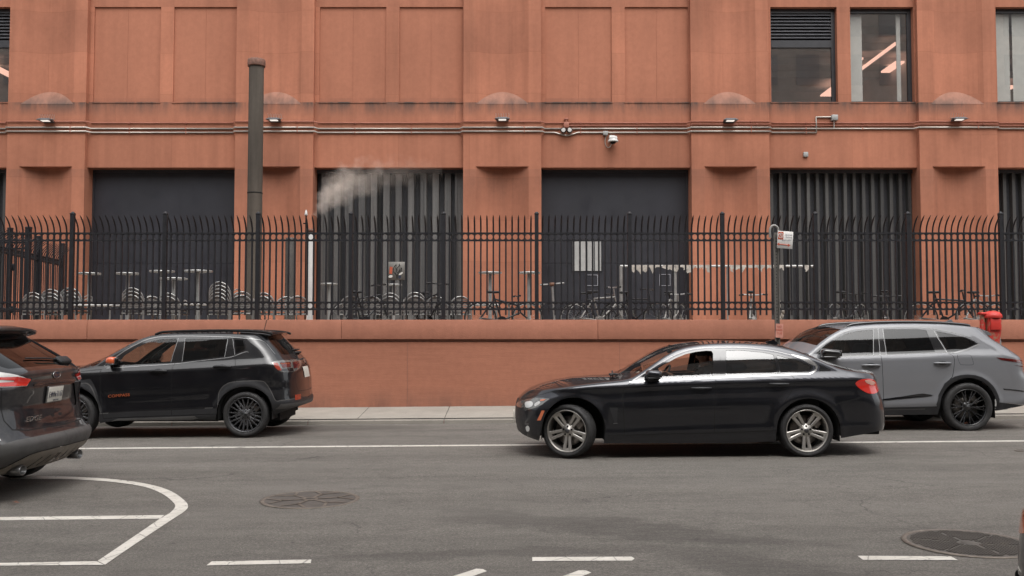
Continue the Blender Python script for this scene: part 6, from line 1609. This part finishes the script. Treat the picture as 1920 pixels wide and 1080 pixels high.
    sp.build('roof_spoiler',M['p_mdx'],root)
    f=MB(root.location); p=P(1768,605.5,yc); q=P(1785,605,yc); f.prism([(p[0],p[1]-.02),(p[0]+.06,p[1]+.03),(q[0]-.02,q[1]+.055),(q[0]+.02,q[1]-.02)],yc-.03,yc+.03); f.build('antenna_fin',M['p_mdx'],root)
    s_=MB(root.location); st=P(1511,655,15.0); s_.cbox((st[0],14.98,st[1]),(.13,.10,.005),Matrix.Rotation(R(-35),3,'Y')); s_.build('paper_sticker',M['sticker'],root)
    return b,root
# ================================================= near black suv at the left edge, seen from behind
def edge():
    yc,hw=9.57,.965; zg=-.045
    prof=[(.1,.84),(.2,.90),(.30,.935),(.45,.955),(.55,.962),(.7,.955),(.85,.958),(1.0,.955),(1.06,.945),(1.12,.92),(1.2,.89),(1.4,.80),(1.55,.73),(1.65,.67),(1.8,.6)]
    crease=[(-9.4,1.0),(-4.4,1.0)]
    E=[(-9.4,.80),(-9.3,.92),(-9.1,1.0),(-8.4,1.07),(-8.1,1.13),(-7.35,1.54),(-6.9,1.60),(-6.2,1.625),(-5.6,1.605),(-5.2,1.56),(-4.8,1.5)]
    T=[(-9.4,.86),(-9.3,.98),(-9.1,1.06),(-8.4,1.13),(-8.15,1.18),(-7.4,1.59),(-6.9,1.65),(-6.2,1.68),(-5.6,1.655),(-5.2,1.61),(-4.8,1.55)]
    xf=[(.1,-9.1),(.25,-9.22),(.5,-9.3),(.8,-9.3),(1.0,-9.22),(1.2,-9.1)]
    xr=[(.10,-4.92),(.20,-4.84),(.27,-4.76),(.34,-4.66),(.41,-4.60),(.44,-4.578),(.535,-4.562),(.545,-4.595),(.56,-4.622),(.605,-4.632),(.625,-4.655),(.72,-4.672),(.80,-4.69),(.85,-4.70),(.95,-4.69),(1.05,-4.675),(1.065,-4.69),(1.10,-4.69),(1.17,-4.68),(1.20,-4.71),(1.26,-4.785),(1.32,-4.875),(1.45,-5.09),(1.55,-5.26),(1.7,-5.45)]
    W1=(-8.35,.335); W2=(-5.50,.335)
    bot=[(-9.4,.24),(-8.8,.22),(-7.9,.25),(-5.9,.25),(-5.0,.30),(-4.9,.24),(-4.4,.21)]
    b=Body(yc,hw,prof,crease,E,T,xf,xr,.6,.42,2.5,2.9,plan=[(-9.4,.95),(-8.6,.985),(-7.9,1.),(-6.,1.),(-5.3,.99),(-4.8,.97),(-4.3,.95)],bottom=bot,wheels=[W1,W2],flare=(.47,.02,.06),fil=.04,ds=.03)
    root=empty('car',((W1[0]+W2[0])/2,yc,zg),'dusty black suv seen from behind at the left edge, with a white licence plate','car','cars on the street')
    regs=[]
    regs.append(Reg(windscreen(b,-8.05,-8.12,-7.35,-7.38,.05),M['cg_tint'],'windscreen'))
    dlo=[(-7.95,1.14),(-7.3,1.46),(-6.8,1.51),(-6.0,1.52),(-5.55,1.47),(-5.25,1.30),(-5.5,1.22),(-7.0,1.13)]
    regs.append(Reg(XZ(b,[(-7.75,1.1),(-7.7,.3),(-6.62,.3),(-6.6,1.5),(-7.2,1.46)]),M['p_edge'],'door|1',pair=True)); regs.append(Reg(XZ(b,[(-6.6,1.5),(-6.62,.3),(-5.9,.3),(-5.6,.9),(-5.62,1.2),(-5.7,1.48)]),M['p_edge'],'door|2',pair=True))
    regs.append(Reg(XZ(b,dlo),M['gloss_black'],'window_frame',pair=True))
    regs.append(Reg(XZ(b,[(-7.7,1.14),(-7.2,1.44),(-6.68,1.49),(-6.66,1.16)]),M['cg_tint'],'window|1','door|1',pair=True)); regs.append(Reg(XZ(b,[(-6.55,1.16),(-6.55,1.50),(-6.0,1.50),(-5.68,1.46),(-5.7,1.22)]),M['cg_dark'],'window|2','door|2',pair=True)); regs.append(Reg(XZ(b,[(-5.62,1.24),(-5.58,1.44),(-5.34,1.31)]),M['cg_dark'],'quarter_window',pair=True))
    for g in ([(-6.61,1.14),(-6.62,.32)],[(-7.76,1.12),(-7.7,.32)],[(-5.62,1.2),(-5.6,.9),(-5.9,.4)]): regs.append(Reg(strip(dens(b.xz(g),.04,False),.008),M['gap']))
    yz=b.yz
    # tailgate outline, glass, lamps
    regs.append(Reg(yz([(.001,1.54),(.45,1.53),(.60,1.50),(.72,1.36),(.79,1.25),(.74,1.205),(.6,1.19),(.001,1.20)]),M['gloss_black'],'rear_window_frame'))
    regs.append(Reg(yz([(.001,1.50),(.44,1.49),(.56,1.45),(.67,1.33),(.70,1.245),(.66,1.225),(.001,1.23)]),M['cg_dark'],'rear_window',off=-.002))
    tg=yz([(.78,1.25),(.80,1.15),(.80,1.05),(.79,.90),(.78,.74),(.72,.65),(.55,.628),(.001,.618)]); regs.append(Reg(strip(dens(tg,.03,False),.010),M['gap']))
    dz=.05
    lamp=np.vstack([yz([(.46,1.105),(.56,1.14),(.68,1.175),(.80,1.205),(.90,1.22)]),b.xz([(-5.02,1.23),(-5.12,1.215),(-5.05,1.09),(-4.95,1.07)]),yz([(.90,1.062),(.80,1.055),(.53,1.05)])])
    regs.append(Reg(lamp,M['clear_lens'],'taillight',pair=True,off=.006))
    red=np.vstack([yz([(.47,1.118),(.64,1.148),(.80,1.15),(.90,1.155)]),b.xz([(-5.0,1.16),(-5.03,1.135)]),yz([(.90,1.132),(.80,1.128),(.49,1.10)])])
    red2=np.vstack([yz([(.50,1.096),(.64,1.102),(.80,1.10),(.90,1.102)]),b.xz([(-5.0,1.108),(-5.03,1.085)]),yz([(.90,1.072),(.80,1.062),(.535,1.055)])])
    regs.append(Reg(yz([(.465,1.112),(.68,1.150),(.67,1.06),(.535,1.053)]),M['red_lens'],'lamp_lens|c','taillight',pair=True,off=.010))
    regs.append(Reg(red,M['red_lens'],'lamp_lens|a','taillight',pair=True,off=.010)); regs.append(Reg(red2,M['red_lens'],'lamp_lens|b','taillight',pair=True,off=.010))
    regs.append(Reg(strip(yz([(.445,1.125),(.525,1.042)]),.014),M['gap']))
    regs.append(Reg(yz([(.001,1.076),(.36,1.072),(.43,1.06),(.43,1.046),(.36,1.048),(.001,1.052)]),M['chrome'],'tailgate_trim',off=.012))
    regs.append(Reg(yz([(.001,1.04),(.42,1.03),(.56,.83),(.50,.79),(.001,.785)]),M['p_edge'],'plate_recess',off=-.014))
    # bumper
    regs.append(Reg(np.vstack([yz([(.001,.555),(.55,.555),(.74,.55),(.84,.535)]),b.xz([(-4.95,.475),(-5.1,.44),(-5.2,.40),(-5.15,.26)]),yz([(.80,.24),(.60,.24),(.001,.24)])]),M['clad_grey'],'bumper_cladding',off=.014))
    regs.append(Reg(np.vstack([yz([(.001,.425),(.50,.422),(.60,.41),(.70,.36),(.80,.27)]),yz([(.80,.23),(.70,.20),(.001,.20)])]),M['skid'],'skid_plate',off=.022))
    for q_ in (.0,.16,.32): regs.append(Reg(strip(yz([(q_+.02,.36),(q_+.06,.26)]),.022),M['clad_grey'],None))
    regs.append(Reg(yz([(.86,.595),(.90,.595),(.90,.562),(.86,.562)]),M['clear_lens'],'rear_reflector',pair=True,off=.008))
    regs.append(Reg(yz([(.04,.745),(.12,.745),(.10,.715),(.05,.715)]),M['gap'],None))
    regs.append(Reg(b.yz([(.001,1.0),(.7,.98),(.7,.6),(.001,.6)],False),M['gap'],'grille')); regs.append(Reg(b.yz([(.5,1.0),(.88,.96),(.88,.88),(.55,.88)],False),M['clear_lens'],'headlight',pair=True))
    holes=[arch_poly(b,W1[0],W1[1]+.02,.43),arch_poly(b,W2[0],W2[1]+.02,.43)]
    made=build_body(b,root,M['p_edge'],regs,holes)
    for wx,wz in (W1,W2): arch_liner(b,root,wx,wz+.02,.42)
    for sd in(1,-1):
        for wx,wz in (W1,W2): wheel(root,wx,yc-sd*(hw-.13),wz,.37,.245,.27,'plain',sd,0,M['rim_gun'])
    cabin(b,root,-8.0,-5.2,-7.0,.80,.35,-7.75,1.12,M['seat'],False)
    underbody(b,root,-9.0,-4.95,.2,.6,(W1[0],W2[0]))
    # roof spoiler: a deep lip with a dark underside
    sp=MB(root.location); n=19; vs=[]
    for t in np.linspace(-1,1,n):
        w=.66; k=.07*t*t; e=.13*t*t
        vs+=[(-5.75,yc+t*w*1.0,1.652-k*.7),(-5.25-e*.6,yc+t*w,1.642-k*.6),(-5.10-e,yc+t*w*1.02,1.618-k*.55),(-5.115-e,yc+t*w*1.02,1.585-k*.5),(-5.28-e,yc+t*w*.96,1.53-k*.4),(-5.6,yc+t*w*.9,1.53-k)]
    fs=[]
    for i in range(n-1):
        for j in range(5): a=i*6+j; fs.append((a,a+6,a+7,a+1))
    fs+=[tuple(range(6)),tuple((n-1)*6+j for j in range(5,-1,-1))]
    sp.add(vs,fs,True); sp.build('roof_spoiler',M['p_edge'],root)
    bl=MB(root.location); bl.rbox((-5.34,yc,1.50),(.03,.34,.03),.01); bl.build('brake_light',M['dark_red'],root)
    wp=MB(root.location); wp.rbox((-4.795,yc+.37,1.275),(.10,.24,.05),.022,2,Matrix.Rotation(R(40),3,'Y')); wp.tube([(-4.80,yc+.36,1.28),(-4.83,yc+.05,1.305),(-4.85,yc-.30,1.315)],.008,6); wp.build('rear_wiper',M['black'],root)
    # badge ring, plate, letters
    em=MB(root.location); c=Vector((-4.683,yc+.0,1.138))
    em.tube([c+Vector((.004,.075*math.cos(a),.034*math.sin(a))) for a in np.linspace(0,2*PI,33)[:-1]],.005,6,True); em.cur=1
    em.add([c+Vector((.003,.072*math.cos(a),.032*math.sin(a))) for a in np.linspace(0,2*PI,32,endpoint=False)],[tuple(range(32))],False); em.cur=0
    em.text('Ford',c+Vector((.006,0,-.002)),.058,(PI/2,0,PI/2),.001,shear=.3,sx=1.15)
    em.build('badge',[M['chrome'],M['plate_txt']],root)
    rt=Matrix.Rotation(R(8),3,'Y')
    def platepos(y,z): return Vector((-4.690-(z-.92)*.0,yc+y,z+.025))
    pl=MB(root.location); pl.rbox(platepos(-.02,.918),(.02,.325,.175),.008,2,rt); o=pl.build('licence_plate_frame',M['satin'],root)
    p2=MB(root.location); p2.rbox(platepos(-.02,.918)+Vector((.008,0,0)),(.012,.30,.150),.004,2,rt)
    po=p2.build('licence_plate',M['plate'],o)
    tx=MB(root.location); tx.text('EWN·7117',platepos(-.02,.915)+Vector((.0165,0,0)),.085,(PI/2-0*R(8),R(0),PI/2),.0015,sx=.70); 
    tx.text('NEW YORK',platepos(-.02,.974)+Vector((.0155,0,0)),.022,(PI/2,0,PI/2),.001)
    tx.text('EMPIRE STATE',platepos(-.02,.857)+Vector((.0155,0,0)),.018,(PI/2,0,PI/2),.001)
    tx.build('plate_number',M['plate_txt'],o)
    t2=MB(root.location); t2.text('EDGE',Vector((-4.655,yc-.50,.735)),.07,(PI/2,0,R(84)),.006,shear=.25,sx=1.4)
    t2.text('SEL',Vector((-4.665,yc+.62,.80)),.04,(PI/2,0,R(98)),.003); t2.build('tailgate_lettering',M['chrome'],root)
    for ys in(-.585,.585):
        e=MB(root.location); c=Vector((-4.80,yc+ys,.25))
        e.lathe([(.0,-.30),(.052,-.30),(.052,-.02),(.060,-.015),(.062,.10),(.056,.105),(.05,.10),(.048,.0),(.0,-.02)],(0,0,0),'X',28)
        V=[]
        for v in e.v:
            q=Vector(v)+Vector(root.location); q.z*=.82; q.y*=1.1; V.append(tuple(q+c-Vector(root.location)))
        e.v=V; e.build('exhaust_tip',M['rim_gun'] if False else M['satin'],root)
        d=MB(root.location); d.lathe([(0,0),(.05,0)],(0,0,0),'X',24); d.v=[tuple(Vector(((Vector(v)+Vector(root.location)).x,(Vector(v)+Vector(root.location)).y*1.1,(Vector(v)+Vector(root.location)).z*.82))+c+Vector((.03,0,0))-Vector(root.location)) for v in d.v]; d.build('exhaust_bore',M['gap'],root)
    return b,root
# ================================================= sliver of a parked black car, lower right
def cornercar():
    yc,hw=3.68,.93; zg=.02
    prof=[(.1,.84),(.2,.90),(.30,.93),(.45,.93),(.6,.925),(.8,.93),(.92,.92),(1.0,.90),(1.06,.86),(1.4,.72),(1.6,.62)]
    E=[(2.1,.70),(2.3,.80),(2.6,.88),(3.2,.95),(3.55,1.0),(4.3,1.42),(4.8,1.46),(5.8,1.44),(6.5,1.15),(7.,1.1)]
    T=[(2.1,.74),(2.3,.86),(2.6,.95),(3.2,1.02),(3.5,1.05),(4.25,1.46),(4.8,1.51),(5.8,1.49),(6.5,1.2),(7.,1.12)]
    xf=[(.1,2.46),(.2,2.39),(.3,2.34),(.42,2.31),(.6,2.318),(.75,2.345),(.9,2.44),(1.1,2.55)]
    xr=[(.1,6.7),(.3,6.8),(.8,6.8),(1.0,6.75),(1.3,6.6)]
    W1=(3.2,.35);W2=(5.9,.35)
    b=Body(yc,hw,prof,[(2,.9),(7,.9)],E,T,xf,xr,.36,.5,3.2,3.,plan=[(2.,.97),(3.,1.),(6.,1.),(7.,.96)],bottom=[(2.,.2),(2.9,.2),(6.2,.25),(7.,.28)],wheels=[W1,W2],flare=(.45,.015,.05),fil=.05)
    root=empty('car',((W1[0]+W2[0])/2,yc,zg),'front corner of a black car with an amber marker, lower right edge','car','cars on the street')
    b.side=-1; AMB=b.px([(1915,956),(1936,956),(1936,1000),(1913,1000)]); b.side=1; del b._g
    regs=[Reg(windscreen(b,3.6,3.52,4.25,4.22,.05),M['cg_tint'],'windscreen')]
    dlo=[(3.75,1.03),(4.35,1.38),(4.9,1.41),(5.7,1.38),(6.2,1.12),(5.9,1.05)]
    regs.append(Reg(XZ(b,[(3.7,1.0),(3.7,.3),(4.75,.3),(4.75,1.41),(4.35,1.38)]),M['p_compass'],'door|1',pair=True)); regs.append(Reg(XZ(b,[(4.75,1.41),(4.75,.3),(5.4,.3),(5.75,.9),(5.75,1.3)]),M['p_compass'],'door|2',pair=True))
    regs.append(Reg(XZ(b,dlo),M['gloss_black'],'window_frame',pair=True)); regs.append(Reg(XZ(b,[(3.9,1.05),(4.4,1.35),(4.7,1.37),(4.7,1.05)]),M['cg_tint'],'window|1','door|1',pair=True)); regs.append(Reg(XZ(b,[(4.8,1.05),(4.8,1.38),(5.5,1.36),(5.8,1.1)]),M['cg_dark'],'window|2','door|2',pair=True))
    regs.append(Reg(AMB,M['amber'],'side_marker',pair=True,off=.006))
    regs.append(Reg(b.yz([(.001,.80),(.5,.78),(.52,.5),(.001,.48)],False),M['gap'],'grille')); regs.append(Reg(b.yz([(.50,.84),(.72,.86),(.72,.79),(.50,.76)],False),M['lens_dim'],'headlight',pair=True))
    regs.append(Reg(np.vstack([b.yz([(.001,.44),(.7,.44),(.926,.46)],False),XZ(b,[(2.6,.46),(2.75,.40),(2.75,.1)]),b.yz([(.92,.1),(.001,.1)],False)]),M['clad'],'bumper_cladding',off=.012))
    regs.append(Reg(b.yz([(.001,.9),(.7,.9),(.7,.78),(.001,.78)]),M['red_lens'],'taillight'))
    holes=[arch_poly(b,W1[0],W1[1]+.01,.42),arch_poly(b,W2[0],W2[1]+.01,.42)]
    build_body(b,root,M['p_compass'],regs,holes)
    for wx,wz in (W1,W2): arch_liner(b,root,wx,wz+.01,.41)
    for sd in(1,-1):
        for wx,wz in (W1,W2): wheel(root,wx,yc-sd*(hw-.13),wz,.34,.225,.26,'plain',sd,0,M['rim_gun'])
    cabin(b,root,3.6,6.1,4.4,.6,.3,3.85,.98,M['seat'],False); underbody(b,root,2.6,6.6,.2,.5,(W1[0],W2[0]))
    return b,root
# ---------------------------------------------------------------- the driver, seated at the wheel of the coupe
def driver(yc):
    ys=yc-.36; V=[];E=[];Rr=[]
    def j(p,r,par=None):
        V.append(p); Rr.append(r); 
        if par is not None: E.append((par,len(V)-1))
        return len(V)-1
    pel=j((2.42,ys,.72),(.15,.12)); wa=j((2.47,ys,.85),(.135,.11),pel); ch=j((2.52,ys,1.0),(.16,.115),wa); up=j((2.53,ys,1.08),(.13,.095),ch)
    nk=j((2.515,ys,1.145),(.055,.055),up); hb=j((2.49,ys,1.195),(.066,.07),nk); hm=j((2.475,ys,1.255),(.078,.092),hb); ht=j((2.485,ys,1.305),(.07,.08),hm)
    hands=[]
    for s_ in(-1,1):
        sh=j((2.52,ys+s_*.19,1.055),(.062,.062),up); el=j((2.30,ys+s_*.27,.885),(.047,.047),sh); wr=j((2.06,ys+s_*.19,1.0),(.03,.03),el)
        pa=j((2.0,ys+s_*.175,1.035),(.034,.022),wr); hands.append(V[pa])
        for k in range(4):
            f0=j((1.955,ys+s_*(.175-.02*k+.03),1.065-.006*k),(.0095,.0095),pa); f1=j((1.925-.002*k,ys+s_*(.165-.02*k+.03),1.060-.008*k),(.009,.009),f0); j((1.925,ys+s_*(.150-.02*k+.03),1.030-.008*k),(.008,.008),f1)
        t0=j((1.985,ys+s_*.13,1.03),(.011,.011),pa); j((1.955,ys+s_*.115,1.035),(.0095,.0095),t0)
        hp=j((2.36,ys+s_*.10,.70),(.09,.09),pel); kn=j((1.98,ys+s_*.15,.76),(.065,.065),hp); an=j((1.74,ys+s_*.13,.44),(.042,.042),kn); j((1.60,ys+s_*.13,.41),(.035,.03),an)
    me=bpy.data.meshes.new('person'); root=(2.42,ys,.35); me.from_pydata([tuple(Vector(v)-Vector(root)) for v in V],E,[])
    ob=bpy.data.objects.new('person',me); COL.objects.link(ob)
    ob.modifiers.new('skin','SKIN'); sv=me.skin_vertices[0].data
    for d_,r in zip(sv,Rr): d_.radius=r
    sv[0].use_root=True
    ss=ob.modifiers.new('sub','SUBSURF'); ss.levels=2; ss.render_levels=2
    dg=bpy.context.evaluated_depsgraph_get(); m2=bpy.data.meshes.new_from_object(ob.evaluated_get(dg)); bpy.data.objects.remove(ob); bpy.data.meshes.remove(me)
    hc=Vector((2.475,ys,1.25))-Vector(root)
    # nose, brow and chin: push the front of the head out a little
    for v in m2.vertices:
        q=v.co-hc
        if q.length<.14 and q.x<-.02:
            v.co.x-= .024*math.exp(-((q.z+.01)/.018)**2-(q.y/.014)**2)+.010*math.exp(-((q.z+.085)/.02)**2-(q.y/.03)**2)+.006*math.exp(-((q.z-.028)/.012)**2-(q.y/.05)**2)-.008*math.exp(-((q.z-.012)/.01)**2-((abs(q.y)-.03)/.014)**2)
    m2.materials.clear(); m2.materials.append(M['cloth_dk']); m2.materials.append(M['skin'])
    hs=[Vector(h)-Vector(root) for h in hands]
    for p in m2.polygons:
        c=p.center; p.use_smooth=True
        p.material_index=1 if (c-hc).length<.145 or any((c-h).length<.085 and c.x<h.x+.05 for h in hs) else 0
    m2.name='person'; o=link('person',m2,None,root)
    tag(o,'driver in dark clothing and a dark cap at the wheel of the black coupe','person')
    h=MB(root); c=Vector((2.488,ys,1.285)); 
    n,mm=20,8; vs=[]
    for a in range(mm+1):
        t=PI*.56*a/mm
        for b_ in range(n): p=2*PI*b_/n; vs.append(c+Vector((.102*math.sin(t)*math.cos(p),.088*math.sin(t)*math.sin(p),.075*math.cos(t)-.01)))
    h.add(vs,[(a*n+b_,(a+1)*n+b_,(a+1)*n+(b_+1)%n,a*n+(b_+1)%n) for a in range(mm) for b_ in range(n)],True); h.rbox((2.385,ys,1.282),(.11,.13,.012),.005); h.build('cap',M['hair'],o)
    for s_ in(-1,1):
        e=MB(root); e.ell((2.495,ys+s_*.083,1.245),(.022,.010,.032),10,6); e.build('ear',M['skin'],o)
        e=MB(root); e.ell((2.403,ys+s_*.030,1.262),(.010,.012,.008),8,6); e.build('eye',M['gap'],o)
    e=MB(root); e.rbox((2.400,ys,1.205),(.012,.045,.008),.003); e.build('mouth',M['tan_grip'],o)
for f in (sedan,compass,mdx,edge,cornercar): f()
# ---------------------------------------------------------------- camera, light
cam=bpy.data.cameras.new('camera'); co=bpy.data.objects.new('camera',cam); COL.objects.link(co); SC.camera=co
co.location=(0,0,CH); co.rotation_euler=(PI/2+TH,0,0); cam.sensor_width=36; cam.lens=36*F/1920; cam.clip_end=2000; cam.clip_start=.05
SC.render.resolution_x=1024; SC.render.resolution_y=576
w=bpy.data.worlds.new('World'); SC.world=w; w.use_nodes=True; t=w.node_tree
bg=t.nodes['Background']; sky=t.nodes.new('ShaderNodeTexSky'); sky.sky_type='NISHITA'; sky.sun_disc=False
SUN_EL,SUN_AZ=R(62),R(166)
sky.sun_elevation=SUN_EL; sky.sun_rotation=SUN_AZ; sky.dust_density=4.; sky.air_density=1.2; sky.ozone_density=1.
hs=t.nodes.new('ShaderNodeHueSaturation'); hs.inputs['Saturation'].default_value=.14
t.links.new(sky.outputs[0],hs.inputs['Color']); t.links.new(hs.outputs[0],bg.inputs['Color']); bg.inputs['Strength'].default_value=.15
sl=bpy.data.lights.new('overcast_sun','SUN'); sl.energy=.6; sl.angle=R(85); sl.color=(1,.965,.92)
so=bpy.data.objects.new('overcast_sun',sl); COL.objects.link(so); so.location=(0,-10,30)
# sky rotation is measured clockwise from +Y: the sun stands at (sin, cos)
d=Vector((math.sin(SUN_AZ)*math.cos(SUN_EL),math.cos(SUN_AZ)*math.cos(SUN_EL),math.sin(SUN_EL)))
so.rotation_euler=(-d).to_track_quat('-Z','Y').to_euler()
SC.view_settings.view_transform='Standard'; SC.view_settings.look='None'; SC.view_settings.gamma=1.; SC.view_settings.exposure=1.0; SC.view_settings.use_curve_mapping=False
SC.cycles.max_bounces=10; SC.cycles.transparent_max_bounces=16; SC.cycles.volume_step_rate=1.; SC.cycles.volume_bounces=2; SC.cycles.caustics_reflective=False; SC.cycles.caustics_refractive=False
